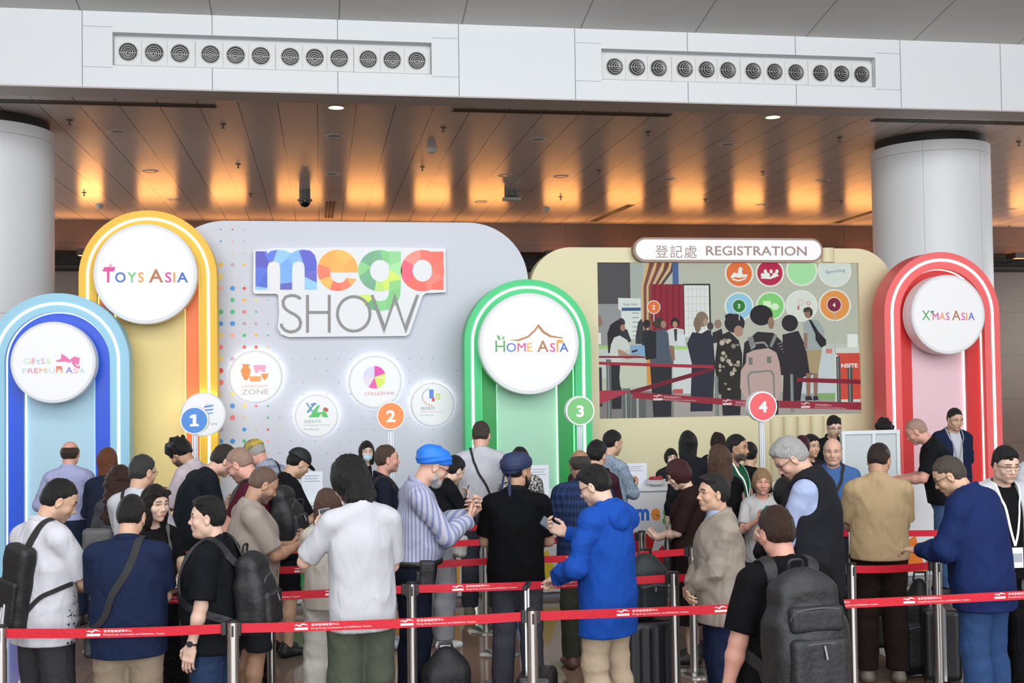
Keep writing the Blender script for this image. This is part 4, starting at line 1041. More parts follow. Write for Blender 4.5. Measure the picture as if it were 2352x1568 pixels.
# ---- vents: rows of round nozzles in the beam
def nozzle(parent, x, z, y, R_, tilt):
    q = MB(); q.lathe((0, 0, 0), [(R_*1.08, .004), (R_*1.08, -.006), (R_*.98, -.008), (R_*.97, .03)], 28, 'y', False)
    o = q.build('nozzle', mat('nozzle_rim', (.48, .48, .47), .4), parent, (x, y, z), smooth=True)
    d = MB().cyl((0, -.0015, 0), (0, .003, 0), R_*.97, None, 28); dk = d.build('nozzle_throat', mat('nozzle_dark', (.006, .006, .006), .5), o)
    g = MB()
    rs = np.random.RandomState(int(abs(x)*1000) % 999); ox, oz = tilt[0]+rs.uniform(-.006, .006), tilt[1]+rs.uniform(-.006, .01)
    for k, rr in enumerate((.78, .57, .37, .2)):
        c = ((.2+.27*k)*ox, -.012-.012*k, (.2+.27*k)*oz)
        g.lathe(c, [(R_*rr, .004), (R_*rr, -.006), (R_*(rr-.06), -.006), (R_*(rr-.06), .004), (R_*rr, .004)], 24, 'y', False)
    g.box((-R_*.95, -.018, -.004+oz*.5), (R_*.95, -.012, .004+oz*.5))
    g.build('nozzle_rings', mat('nozzle_ring_metal', (.36, .35, .33), .35, .4), o, smooth=True)
    return o
ventm = mat('vent_white', (.74, .75, .74), .5)
for r_, (px, label) in enumerate((((294.5, 354.5, 413.5, 483.5, 541.5, 599, 666.5, 723, 779, 845.5, 900.5, 957), 'long white air vent panel of twelve round nozzles, upper left on the beam'),
                    ((1411.5, 1462.5, 1512.5, 1572.5, 1622.5, 1671.5, 1729.5, 1778.5, 1827.5, 1884, 1932.5, 1978.5), 'long white air vent panel of twelve round nozzles, upper right on the beam'))):
    x0, x1, z0, z1 = rec[r_]; yv = YB+.10
    t = wroot('air_vent_panel', ((x0+x1)/2, yv, z0), label, 'air vent', 'air vent panels in the beam')
    xs_ = [at(p, (118 if r_ == 0 else 160), yv)[0] for p in px]
    for g_ in range(4):
        a = xs_[g_*3]-.2 if g_ else x0+.005; b_ = xs_[g_*3+2]+.2 if g_ < 3 else x1-.005
        if g_: a = (xs_[g_*3-1]+xs_[g_*3])/2+.002
        if g_ < 3: b_ = (xs_[g_*3+2]+xs_[g_*3+3])/2-.002
        q = MB(); q.box((a, yv, z0+.03), (b_, yv+.02, z1-.06), .003)
        for k in range(3):
            xx = xs_[g_*3+k]
            for zz in (z0+.05, z1-.08): q.cyl((xx, yv-.003, zz), (xx, yv+.002, zz), .005, None, 8)
        pl = q.build('vent_plate', ventm, t)
        for k in range(2): xx = (xs_[g_*3+k]+xs_[g_*3+k+1])/2; MB().box((xx-.002, yv-.0012, z0+.04), (xx+.002, yv+.001, z1-.07)).build('plate_joint', jm, pl)
    for xx in xs_: nozzle(t, xx, (z0+z1)/2-.012, yv-.004, .122, ((.0, -.03) if r_ == 0 else (.035, .0)))
# ---- ceiling fittings
def fit(name, mb, m, p, label, cat, group, smooth=True):
    o = mb.build(name, m, None, tuple(float(v) for v in p), smooth=smooth); return tag(o, label, cat, group)
warm = (1.0, .62, .33)
def where(px):
    return 'at the left' if px < 500 else 'left of centre' if px < 1000 else 'right of centre' if px < 1600 else 'at the right'
dl = [(772, 246, 1), (1775, 268, 1), (270, 302, 0), (768, 312, 0), (1236, 320, 0), (1671, 331, 0), (345, 393, 0), (763, 399, 0), (1289, 405, 0), (1161, 403, 0), (1534, 411, 0), (399, 458, 0), (1105, 463, 0), (1750, 470, 0), (1889, 415, 0), (2325, 480, 0)]
dlab = {772: 'small lit warm downlight in the ceiling front edge, left of centre', 1775: 'small lit warm downlight in the ceiling front edge, right side'}
for i, (px, py, on) in enumerate(dl):
    p = atz(px, py, ZC); t = empty('downlight', tuple(p))
    tag(t, dlab.get(px) or ('unlit round downlight in the ceiling %s, %s' % (where(px), 'near the beam' if py < 340 else 'midway back' if py < 430 else 'close to the back wall')), 'ceiling light', 'ceiling downlights')
    MB().lathe((0, 0, 0), [(.155, 0), (.155, -.008), (.115, -.012), (.115, -.002)], 28, 'z', False).build('trim_ring', mat('downlight_ring', (.62, .60, .57), .35), t, smooth=True)
    MB().cyl((0, 0, -.006), (0, 0, -.002), .11, None, 24).build('lamp', mat('lamp_on', (1, .75, .5), .5, emit=9, ecol=(1, .60, .34)) if on else mat('lamp_off', (.5, .47, .44), .15, .4), t)
    if on:
        l = bpy.data.lights.new('downlight_beam', 'SPOT'); l.energy = 60; l.color = warm; l.spot_size = 1.6; l.shadow_soft_size = .1; lo = bpy.data.objects.new('downlight_beam', l); COL.objects.link(lo); lo.location = (p[0], p[1], p[2]-.05)
sp = [(160, 275), (512, 284), (1018, 292), (1488, 302), (1928, 315), (547, 377), (970, 383), (1376, 390), (1752, 394), (2340, 325), (193, 442), (1288, 452), (1932, 460), (1620, 457), (575, 444), (2318, 518)]
for px, py in sp:
    p = atz(px, py, ZC); q = MB(); q.cyl((0, 0, 0), (0, 0, -.012), .05, None, 14); q.cyl((0, 0, -.01), (0, 0, -.07), .012, None, 8); q.cyl((0, 0, -.07), (0, 0, -.076), .035, None, 12)
    fit('sprinkler', q, mat('sprinkler_metal', (.10, .085, .07), .35, .5), p, 'small fire sprinkler head under the lower ceiling %s, %s' % (where(px), 'front row' if py < 330 else 'middle row' if py < 420 else 'back row'), 'sprinkler', 'ceiling sprinklers')
for px, py, lb in ((992, 341, 'white smoke detector on the ceiling above the show logo wall'), (229, 471, 'grey smoke detector on the ceiling above the yellow arch'), (1255, 479, 'grey smoke detector on the ceiling near the back wall, centre')):
    q = MB(); q.lathe((0, 0, -.09), [(.03, 0), (.06, .01), (.075, .04), (.085, .06), (.085, .09)], 20); fit('smoke_detector', q, mat('detector_plastic', (.55, .54, .52), .5), atz(px, py, ZC), lb, 'smoke detector', None)
for px, py, lb in ((700, 436, 'black dome security camera hanging from the ceiling above the show logo wall'),):
    p = atz(px, py, ZC); t = empty('dome_camera', tuple(p)); tag(t, lb, 'security camera')
    MB().cyl((0, 0, 0), (0, 0, -.20), .12, None, 24).build('housing', mat('camera_grey', (.13, .12, .11), .4), t, smooth=True)
    MB().lathe((0, 0, -.25), [(.16, 0), (.16, .04), (.12, .055)], 28).build('dome_collar', mat('camera_grey', (.13, .12, .11), .4), t, smooth=True)
    MB().lathe((0, 0, -.38), [(.01, 0), (.065, .02), (.10, .05), (.12, .10), (.12, .14)], 28).build('dome', mat('dome_black', (.008, .008, .009), .08), t, smooth=True)
p = atz(1175, 437, ZC); t = empty('twin_camera', tuple(p)); tag(t, 'grey box security camera on a ceiling bracket above the green arch', 'security camera')
MB().cyl((0, 0, 0), (0, 0, -.14), .16, None, 24).build('mount', mat('camera_grey', (.13, .12, .11), .4), t, smooth=True)
MB().box((-.2, -.1, -.24), (.2, .1, -.15), .02).build('camera_body', mat('camera_light', (.45, .42, .38), .4), t)
def slotstrip(name, a, b_, w, label):
    a, b_ = atz(*a, ZC), atz(*b_, ZC); q = MB(); d = nrm(b_-a); n = np.array([-d[1], d[0], 0])
    for s_ in (-1, 0, 1):
        vs = [a+n*(s_*w/3-w/9), b_+n*(s_*w/3-w/9), b_+n*(s_*w/3+w/9), a+n*(s_*w/3+w/9)]
        q.add([tuple(v-[0, 0, .006]) for v in vs]+[tuple(v) for v in vs], [(0, 1, 2, 3)[::1], (4, 7, 6, 5), (0, 4, 5, 1), (1, 5, 6, 2), (2, 6, 7, 3), (3, 7, 4, 0)])
    return tag(q.build(name, mat('slot_dark', (.03, .024, .02), .6)), label, 'ceiling vent')
slotstrip('slot_vent', (755, 500), (759, 462), .24, 'dark slotted strip vent in the ceiling above the show logo wall')
slotstrip('slot_vent', (1362, 508), (1450, 470), .22, 'dark slanting slot vent in the ceiling above the registration sign')
slotstrip('slot_vent', (1920, 512), (2010, 484), .22, 'dark slanting slot vent in the ceiling left of the right column')
for a, b_, lb in (((-60, 230), (495, 240), 'long dark linear diffuser along the ceiling front, above the left column'), ((1040, 252), (1540, 264), 'long dark linear diffuser along the ceiling front, centre'), ((2005, 275), (2420, 288), 'long dark linear diffuser along the ceiling front, above the right column')):
    p, q_ = atz(*a, ZC), atz(*b_, ZC); q = MB(); q.box((p[0], p[1]-.10, ZC-.012), (q_[0], p[1]+.10, ZC-.001)); o = q.build('linear_diffuser', mat('diffuser_grey', (.12, .11, .10), .5)); tag(o, lb, 'ceiling vent', 'linear diffusers')
    MB().box((p[0]+.02, p[1]-.03, ZC-.016), (q_[0]-.02, p[1]+.05, ZC-.012)).build('diffuser_slot', mat('slot_dark', (.03, .024, .02), .6), o)
for px, py in ((374, 427), (406, 375), (1130, 435), (1281*.5+590, 480)):
    pass
# ---- warm uplights on the ledge of the back wall
ax = [(185, 240), (318, 410), (485, 570), (635, 745), (795, 885), (950, 1035), (1075, 1165), (1245, 1330), (1390, 1475), (1535, 1615), (1680, 1750), (1805, 1880), (1935, 2010), (2060, 2130), (2190, 2260), (2310, 2380), (40, 120)]
for i, (a, b_) in enumerate(sorted(ax)):
    xa, xb = at(a, 560, YW)[0], at(b_, 560, YW)[0]; xm = (xa+xb)/2; w = (xb-xa)
    t = wroot('uplight', (xm, YW-.12, 5.45), 'warm linear uplight fixed to the brown back wall above the booth', 'uplight', 'warm uplights along the back wall')
    q = MB(); q.box((xm-w/2, YW-.46, 5.45), (xm+w/2, YW-.005, 5.47)); q.box((xm-w/2, YW-.46, 5.47), (xm+w/2, YW-.445, 5.62)); q.box((xm-w/2, YW-.445, 5.47), (xm-w/2+.01, YW-.005, 5.61)); q.box((xm+w/2-.01, YW-.445, 5.47), (xm+w/2, YW-.005, 5.61))
    MB().box((xm-.04, YW-.3, 5.435), (xm+.04, YW+1.2, 5.449)).build('bracket', mat('uplight_housing', (.06, .045, .035), .5), t)
    MB().box((xm-w/2+.02, YW-.40, 5.471), (xm+w/2-.02, YW-.04, 5.48)).build('lamp_strip', mat('uplight_glow', (1, .6, .25), .5, emit=3, ecol=(1, .47, .13)), t)
    q.build('trough', mat('uplight_housing', (.06, .045, .035), .5), t)
    l = area('uplight_beam', (xm, YW-.25, 5.52), (xm, YW-2.2, ZC), w*.93, .3, UPP, (1, .40, .10), 150)
# ---------------------------------------------------------------- the exhibition booth
def XZ(px, py, Y): p = at(px, py, Y); return (p[0], p[2])
def outline_px(pts, Y): return [XZ(a, b, Y) for a, b in pts]
ZP = .06
struct('floor_platform', MB().box((-9.5, 13.85, 0), (10.2, 16.2, ZP)), mat('platform_grey_blue', (.36, .42, .47), .35))
def arch_pts(cx, hw, ztop, zb, n=40):
    "upside down U outline: straight sides and a semicircular head"
    c = ztop-hw; return [(cx-hw, zb)]+[(cx-hw*math.cos(math.pi*i/n), c+hw*math.sin(math.pi*i/n)) for i in range(n+1)]+[(cx+hw, zb)]
def arch_ring(cx, hw, ztop, hi, zti, y0, y1, zb=ZP, n=40):
    "closed strip between two such outlines"
    o = arch_pts(cx, hw, ztop, zb, n)[::-1]; i = arch_pts(cx, hi, zti, zb, n)
    mb = MB(); k = len(o); o = arch_pts(cx, hw, ztop, zb, n)
    vs = [(p[0], y0, p[1]) for p in o]+[(p[0], y0, p[1]) for p in i]+[(p[0], y1, p[1]) for p in o]+[(p[0], y1, p[1]) for p in i]
    fs = []
    for a in range(k-1):
        b = a+1
        fs += [(a, b, k+b, k+a)[::-1], (2*k+a, 2*k+b, 3*k+b, 3*k+a), (a, b, 2*k+b, 2*k+a), (k+a, k+b, 3*k+b, 3*k+a)[::-1]]
    fs += [(0, k, 3*k, 2*k), (k-1, 2*k-1, 4*k-1, 3*k-1)[::-1]]
    fs = [f[::-1] for f in fs]
    return mb.add(vs, fs)
def paint(name, h, rough=.45, **k): return mat(name, tuple(v*.86 for v in rgb(h)), rough, **k)
def neon(h, e): return mat('neon_'+h, rgb(h), .5, emit=e)
disc_face = mat('sign_face_white', (.78, .78, .79), .35, emit=.10)
disc_rim = mat('sign_rim_white', (.70, .71, .73), .45)
def letters(parent, word, x0, x1, zb, y, caph, cols, big=None, bold=.012, name='lettering', gap=.0, ys=None):
    "word of separately coloured letters fitted between x0 and x1; characters in big are 1.25x as tall"
    mes = []; tot = 0
    for ch in word:
        if ch == ' ': mes.append(None); tot += caph*.38; continue
        s_ = caph*(1.3 if big and len(mes) in big else 1.0)
        me = text_mesh(ch, s_, .002, bold, 'LEFT'); n = len(me.vertices); co = np.zeros(n*3, 'f'); me.vertices.foreach_get('co', co); co = co.reshape(-1, 3); w = co[:, 0].max()-co[:, 0].min(); co[:, 0] -= co[:, 0].min(); mes.append((me, co, w)); tot += w+caph*.16+gap
    k = (x1-x0)/tot; x = x0; j = 0
    for i, q in enumerate(mes):
        if q is None: x += caph*.38*k; continue
        me, co, w = q; c2 = np.stack([co[:, 0]*k, -co[:, 2], co[:, 1]], 1); me.vertices.foreach_set('co', c2.astype('f').ravel()); me.update(); me.name = name
        link(name, me, parent, (x, y, zb), mat('ink_'+cols[j % len(cols)], rgb(cols[j % len(cols)]), .5)); x += (w+caph*.16+gap)*k; j += 1
# arch(centre px, half width px ...) measured on the photograph in the plane of the arch front
def arch(name, label, Y, cx, cy, R, Rs, Ro, Rp, top, cols, strips, depth=.30, st2=(), tilt=None):
    outer, ring, panel = cols
    (xc, zt), (xr, _) = XZ(cx, top, Y), XZ(cx+R, cy, Y); hw = xr-xc; u = hw/R
    t = wroot('arch_wall', (xc, Y, ZP), label, 'arch')
    arch_ring(xc, hw, zt, Ro*u, zt-(R-Ro)*u, Y, Y+depth).build('outer_frame', outer, t, smooth=True, angle=30)
    arch_ring(xc, (Rs+3)*u, zt-(R-Rs-3)*u, (Rs-3)*u, zt-(R-Rs+3)*u, Y-.006, Y+.01).build('light_line', strips[0], t)
    arch_ring(xc, Ro*u+.01, zt-(R-Ro)*u+.01, Rp*u, zt-(R-Rp)*u-.0, Y+.10, Y+depth-.01).build('inner_ring', ring, t, smooth=True, angle=30)
    arch_ring(xc, Ro*u-.0, zt-(R-Ro)*u, Ro*u-.012, zt-(R-Ro)*u-.012, Y+.075, Y+.10).build('light_line', strips[1], t)
    mb = MB(); mb.prism(arch_pts(xc, Rp*u+.01, zt-(R-Rp)*u+.01, ZP)[::-1], Y+.19, Y+depth-.02); mb.build('back_panel', panel, t)
    arch_ring(xc, Rp*u, zt-(R-Rp)*u, Rp*u-.014, zt-(R-Rp)*u-.014, Y+.165, Y+.19).build('light_line', strips[2], t)
    return t, xc, zt, u
def round_sign(name, label, cx, cy, R, Y, th, cat='sign', face=None, rim=None, group=None, halo=0, RY=None):
    p = at(cx, cy, Y); q = at(cx+R, cy, Y); r = q[0]-p[0]
    t = wroot(name, p, label, cat, group)
    MB().lathe(p, [(r*.985, 0.004), (r, .012), (r, th)], 72, 'y').build('rim', rim or disc_rim, t, smooth=True)
    MB().lathe(p, [(r*.93, 0.0), (r*.935, .006)], 72, 'y').build('face', face or disc_face, t, smooth=True)
    if halo: MB().lathe(p, [(r*.97, th), (r*.97, th+.012)], 48, 'y').build('halo_light', mat('halo_white', (1, 1, 1), .5, emit=halo), t)
    return t, p, r
# ---- light blue arch, far left
YA = 14.2
blue = arch('arch', 'tall light blue arch with royal blue inner ring at the left edge', YA, 132, 838, 165, 140, 120, 82, 673,
    (paint('paint_sky_blue', '9fd6ee'), paint('paint_royal_blue', '0050dc', .35), paint('paint_pale_blue', 'b9dfee')), (neon('f4feff', 1.6), neon('d8f0ff', 1.5), neon('e8fbff', 1.3)))
gold = arch('arch', 'tall yellow arch with orange inner ring beside the logo wall', 14.55, 340, 641, 158, 138, 117, 83, 483,
    (paint('paint_yellow', 'fbc52c'), paint('paint_orange', 'fb7a30', .4), paint('paint_pale_yellow', 'f3dc92')), (neon('fffbe0', 1.6), neon('ffe27a', 1.2), neon('fff3a8', 1.2)))
green = arch('arch', 'green arch with darker green inner ring in the middle of the booth', 14.3, 1211, 787, 146, 128, 108, 72, 641,
    (paint('paint_green', '3fd07f'), paint('paint_deep_green', '1f9e48', .4), paint('paint_pale_green', 'b4e6c8')), (neon('f2fff6', 1.6), neon('8dffb0', 1.2), neon('c4ffd6', 1.3)))
red = arch('arch', 'red and coral arch with pale pink panel at the right', 14.2, 2161, 713, 134.5, 117, 98, 65, 578.5,
    (paint('paint_coral', 'fb6d6d'), paint('paint_red', 'd93030', .4), paint('paint_pale_pink', 'f3cfd8')), (neon('fff6f6', 1.6), neon('ffe6da', 1.3), neon('ffe9e9', 1.3)), .34)
# ---- signs on the arches
Yd = YA-.16
t, p, r = round_sign('round_sign', 'round white gifts and premium sign on the light blue arch', 122, 832, 98, Yd, .20)
def W2(px, py, Y): q = at(px, py, Y); return q[0], q[2]
(xa, za), (xb, _) = W2(54, 836, Yd), W2(120, 836, Yd); pu = (xb-xa)/66
letters(t, 'GiFtS&', xa, xb, za, Yd-.002, 15*pu, ['bfe3cf', 'f0a860', 'e88ab0', '8fc2e8', 'e0a0c8', 'c9e8b8'], bold=.0)
(xa, za), (xb, _) = W2(52, 857, Yd), W2(146, 857, Yd); letters(t, 'PREMIUM', xa, xb, za, Yd-.002, 12.5*pu, ['a8dcea', 'e88ab0', 'e07898', 'f3b070', 'b8e3d8', 'c8d8f0', 'f08a60'], bold=.0)
(xa, za), (xb, _) = W2(151, 857, Yd), W2(197, 857, Yd); letters(t, 'ASIA', xa, xb, za, Yd-.002, 12.5*pu, ['8a80d8', 'f0a0b8', 'e8c890', 'b8e0d8'], big=(0,), bold=.004)
PN = [0]
def patch(parent, pts, Y, col, name='printed_shape', dy=-.0018, n=None):
    PN[0] = (PN[0]+1) % 12; dy -= .00022*PN[0]
    o = [XZ(a, b, Y) for a, b in pts]
    A = sum(o[i][0]*o[(i+1) % len(o)][1]-o[(i+1) % len(o)][0]*o[i][1] for i in range(len(o)))
    if A < 0: o = o[::-1]
    return MB().prism(o, Y+dy, Y+dy+.0012).build(name, mat('ink_'+col, rgb(col), .5), parent)
patch(t, [(141, 812), (153, 819), (160, 826), (171, 818), (184, 822), (180, 838), (163, 830), (158, 833), (150, 830), (131, 831), (128, 828), (140, 824)], Yd, 'e878ae', 'ribbon_bow')
patch(t, [(163, 831), (170, 833), (178, 842), (184, 838), (183, 846), (172, 843)], Yd, 'ea6a9a', 'ribbon_tail')
patch(t, [(128, 841), (143, 841), (140, 847), (131, 846)], Yd, 'f26b5a', 'ribbon_knot')
Yg = 14.40
t, p, r = round_sign('round_sign', 'large round white toys sign on the yellow arch', 334, 629, 119, Yg, .18)
(xa, za), (xb, _) = W2(236, 648, Yg), W2(334, 648, Yg); pu = (xb-xa)/98
letters(t, 'TOYS', xa, xb, za, Yg-.002, 25*pu, ['e0489a', '3f6fd0', '6fc27a', 'f2a23a'], big=(0,), bold=.02)
(xa, za), (xb, _) = W2(342, 648, Yg), W2(436, 648, Yg); letters(t, 'ASIA', xa, xb, za, Yg-.002, 25*pu, ['b5754f', 'e0489a', 'f29a3a', '3f63c8'], big=(0,), bold=.02)
patch(t, [(238, 613), (265, 613), (263, 621), (240, 621)], Yg, 'e0489a', 'carousel_roof'); patch(t, [(249, 612), (254, 604), (258, 612)], Yg, 'f0a0c8', 'carousel_top')
Yn = 14.12
t, p, r = round_sign('round_sign', 'round white home sign with brown roof line on the green arch', 1216, 789, 114, Yn, .20)
(xa, za), (xb, _) = W2(1138, 808, Yn), W2(1226, 808, Yn); pu = (xb-xa)/88
letters(t, 'HOME', xa, xb, za, Yn-.002, 21*pu, ['5aa85a', '3f6fd8', 'e0488a', 'f2b05a'], big=(0,), bold=.0)
(xa, za), (xb, _) = W2(1234, 808, Yn), W2(1309, 808, Yn); letters(t, 'ASIA', xa, xb, za, Yn-.002, 21*pu, ['b5754f', 'e0488a', 'f29a3a', '3f63c8'], big=(0,), bold=.01)
patch(t, [(1168, 781), (1190, 779), (1212, 771), (1228, 756), (1235, 745), (1238, 745), (1250, 760), (1266, 770), (1294, 775), (1290, 777), (1262, 774), (1247, 765), (1236, 752), (1230, 760), (1214, 775), (1192, 783)], Yn, 'b98558', 'roof_line')
patch(t, [(1141, 768), (1147, 772), (1150, 781), (1144, 779)], Yn, '5aa85a', 'leaf'); patch(t, [(1152, 780), (1154, 774), (1160, 771), (1157, 779)], Yn, '6fba6a', 'leaf')
patch(t, [(1280, 780), (1292, 780), (1295, 787), (1277, 787)], Yn, 'f2a23a', 'lamp_shade_print')
Yr = 14.0
t, p, r = round_sign('round_sign', 'round white christmas sign on the red arch', 2179, 722, 84, Yr, .24)
(xa, za), (xb, _) = W2(2118, 735, Yr), W2(2183, 735, Yr); pu = (xb-xa)/65
letters(t, "X'MAS", xa, xb, za, Yr-.002, 17*pu, ['5aa85a', '6fc27a', 'e0488a', 'f29a5a', 'c050a8'], big=(0,), bold=.0)
(xa, za), (xb, _) = W2(2187, 735, Yr), W2(2241, 735, Yr); letters(t, 'ASIA', xa, xb, za, Yr-.002, 17*pu, ['b5754f', 'e0489a', 'f29a3a', '5a63c8'], big=(0,), bold=.0)
patch(t, [(2136, 716), (2140, 713), (2146, 714), (2142, 719)], Yr, '4f9a5a', 'leaf')
# ---- the logo wall
YM = 15.0
def rrect(x0, x1, zb, zt, r, n=16):
    return [(x0, zb), (x1, zb)]+[(x1-r+r*math.cos(a), zt-r+r*math.sin(a)) for a in np.linspace(0, math.pi/2, n)]+[(x0+r-r*math.sin(a), zt-r+r*math.cos(a)) for a in np.linspace(0, math.pi/2, n)]
xl, _ = XZ(372, 640, YM); xr, _ = XZ(1213, 640, YM); zt = at(800, 509, YM)[2]; rr = at(1213, 640, YM)[0]-at(1078, 640, YM)[0]
lw = wroot('logo_wall', ((xl+xr)/2, YM, ZP), 'large pale grey-white rounded logo wall of the booth', 'display wall')
pale = mat('wall_pale_lilac', (.58, .60, .67), .5)
MB().prism(rrect(xl, xr, ZP, zt, rr), YM, YM+.3).build('panel', pale, lw, smooth=True, angle=30)
rs = np.random.RandomState(11)
dotc = ['e8b83a', '3f8fd8', '4fb878', 'e87878', 'e8d080', 'f0b0a0', 'b8a0b0', 'd84a4a', 'd0c0b0']
bycol = {}
for j in range(20):
    for i in range(22):
        px, py = 507+27.1*i, 527+27.0*j
        if i > 6 and j < 9: 
            if not (i < 8): continue
        w = (j/19.0)**.8
        r0 = 7.0*max(0, 1-i/(3.2+3.8*w))**.75
        if j < 3: r0 = 2.6*max(0, 1-i/5)
        if r0 < 1.4:
            r0 = 1.3 if (j > 10 and rs.rand() < .85) else 0
        if rs.rand() < .12: r0 = 0
        if r0 <= 0: continue
        r0 = min(r0, 6.6)*rs.uniform(.75, 1.0)
        c = dotc[rs.randint(len(dotc))] if r0 > 1.5 else ['6a7aa0', '6aa088', '8a8a90'][rs.randint(3)]
        bycol.setdefault(c, []).append((px, py, r0))
cs = list(bycol); mb = MB()
for k, c in enumerate(cs):
    mb.cur = k
    for px, py, r0 in bycol[c]:
        p = at(px, py, YM); rad = r0/175.; n = 12 if r0 > 3 else 8
        mb.add([(p[0]+rad*math.cos(2*math.pi*a/n), YM-.0015, p[2]+rad*math.sin(2*math.pi*a/n)) for a in range(n)], [tuple(range(n))])
o = mb.build('dot_print', [mat('ink_'+c, rgb(c), .5) for c in cs], lw); tag(o, kind='stuff')
# letters of the big logo
def L4(pts): return [(500+x/2.704, 480+y/2.704) for x, y in pts]
def arc(cx, cy, rx, ry, a0, a1, n=24): return [(cx+rx*math.cos(math.radians(a)), cy-ry*math.sin(math.radians(a))) for a in np.linspace(a0, a1, n)]
YL = YM-.085
lg = wroot('logo_sign', at(800, 770, YM-.08), 'big white cut-out logo sign with faceted colour lettering on the pale wall', 'sign')
def ccw(o):
    A = sum(o[i][0]*o[(i+1) % len(o)][1]-o[(i+1) % len(o)][0]*o[i][1] for i in range(len(o))); return o if A > 0 else o[::-1]
bk = ccw(outline_px(L4([(222, 256), (300, 250), (340, 240), (620, 240), (760, 236), (1010, 236), (1415, 245), (1418, 516), (1292, 523), (1272, 540), (1192, 772), (1170, 788), (440, 795), (395, 778), (372, 740), (382, 640), (376, 536), (362, 526), (230, 526), (220, 515)]), YM-.08))
MB().prism(bk, YM-.08, YM-.005).build('backing', mat('logo_white', (.74, .75, .77), .4), lg, smooth=True, angle=30)
def facets(name, outer, holes, seeds, y):
    "letter cut into flat coloured facets: each face takes the colour of its nearest seed"
    ol = ccw(outline_px(L4(outer), YL)); hl = [ccw(outline_px(L4(h), YL)) for h in holes]
    mb = MB(); mb.prism(ol, y, y+.006, hl); me = mb.mesh(name)
    bm = bmesh.new(); bm.from_mesh(me); bmesh.ops.dissolve_limit(bm, angle_limit=.001, verts=bm.verts, edges=bm.edges)
    S = [(*XZ(*L4([(a, b)])[0], YL), c) for a, b, c in seeds]
    for i in range(len(S)):
        for j in range(i):
            m_ = ((S[i][0]+S[j][0])/2, y, (S[i][1]+S[j][1])/2); n_ = (S[i][0]-S[j][0], 0, S[i][1]-S[j][1])
            bmesh.ops.bisect_plane(bm, geom=bm.verts[:]+bm.edges[:]+bm.faces[:], plane_co=m_, plane_no=n_)
    cols = sorted({s_[2] for s_ in S})
    for f in bm.faces:
        c = f.calc_center_median(); k = min(S, key=lambda s_: (s_[0]-c.x)**2+(s_[1]-c.z)**2); f.material_index = cols.index(k[2])
    bm.to_mesh(me); bm.free(); return link(name, me, lg, None, [mat('ink_'+c, rgb(c), .4) for c in cols])
import bmesh
facets('letter_m', [(235, 262), (305, 262), (308, 278), (330, 260), (375, 252), (420, 258), (455, 275), (490, 258), (530, 252), (575, 258), (603, 285), (615, 330), (615, 500), (540, 500), (540, 360), (532, 333), (502, 322), (472, 333), (462, 360), (462, 500), (388, 500), (388, 360), (380, 333), (348, 322), (318, 333), (308, 360), (308, 500), (235, 500)], [],
       [(262, 300, '4a46b8'), (250, 420, '4468d8'), (300, 455, '3a5ad0'), (290, 520, '8cc4f4'), (330, 270, '4f6fe0'), (390, 290, '8cc4f4'), (440, 350, '6aa4ee'), (480, 330, '7ab4f4'), (420, 420, '6ea8f2'), (430, 500, '5656b8'), (570, 300, '4a50c8'), (600, 400, '5a5ac4'), (560, 480, '8cc8fa'), (600, 370, '4652c8')], YL)
facets('letter_e', arc(745, 380, 126, 128, -4, 334, 44)[:-1]+[(865, 435), (800, 426), (782, 452), (750, 460), (718, 445), (702, 420), (697, 392), (871, 392)], [],
       [(680, 310, 'f8a83a'), (790, 300, 'fbb84a'), (830, 350, 'f8a840'), (740, 350, 'faae42'), (650, 400, 'f57850'), (670, 460, 'fbb84a'), (740, 490, 'f56a4a'), (790, 470, 'f57a50'), (840, 445, 'fbaa4a')], YL)
facets('letter_g', [(1137, 262), (1137, 480), (1132, 540), (1110, 590), (1065, 622), (1010, 632), (960, 625), (915, 596), (888, 560), (878, 532), (955, 532), (966, 555), (985, 568), (1010, 572), (1045, 562), (1062, 535), (1066, 470), (1066, 262)], [],
       [(1090, 290, '8cd48a'), (1120, 380, 'a0e49a'), (1090, 420, 'cfe85a'), (1100, 470, '8ad07a'), (1120, 520, '7ac878'), (920, 550, 'cbe85a'), (960, 600, '5aa86a'), (1010, 600, '82d082'), (1080, 590, '7ac878')], YL-.002)
facets('letter_g_bowl', arc(1008, 382, 135, 128, 0, 360, 56)[:-1], [arc(1008, 382, 62, 68, 0, 360, 40)[:-1]],
       [(930, 300, '6aa880'), (1040, 290, '7ccc7c'), (890, 370, '86cf80'), (1090, 370, 'a2e4a0'), (930, 420, '6ab080'), (950, 470, '6aa886'), (1050, 470, 'cfe85a'), (1010, 480, 'b8e070'), (1000, 300, '6ab080')], YL)
facets('letter_a', arc(1272, 382, 135, 128, 0, 360, 56)[:-1], [arc(1272, 382, 62, 68, 0, 360, 40)[:-1]],
       [(1220, 290, 'fb8a7a'), (1300, 280, 'f5685a'), (1165, 380, 'ee4f6a'), (1240, 480, 'f2604f'), (1350, 460, 'fb7a6a'), (1370, 350, 'fb6a55')], YL)
facets('letter_a_stem', [(1330, 264), (1402, 264), (1402, 500), (1330, 500)], [], [(1360, 290, 'f5604a'), (1380, 380, 'fb6a55'), (1350, 420, 'fb7a6a'), (1380, 480, 'f26050')], YL-.002)
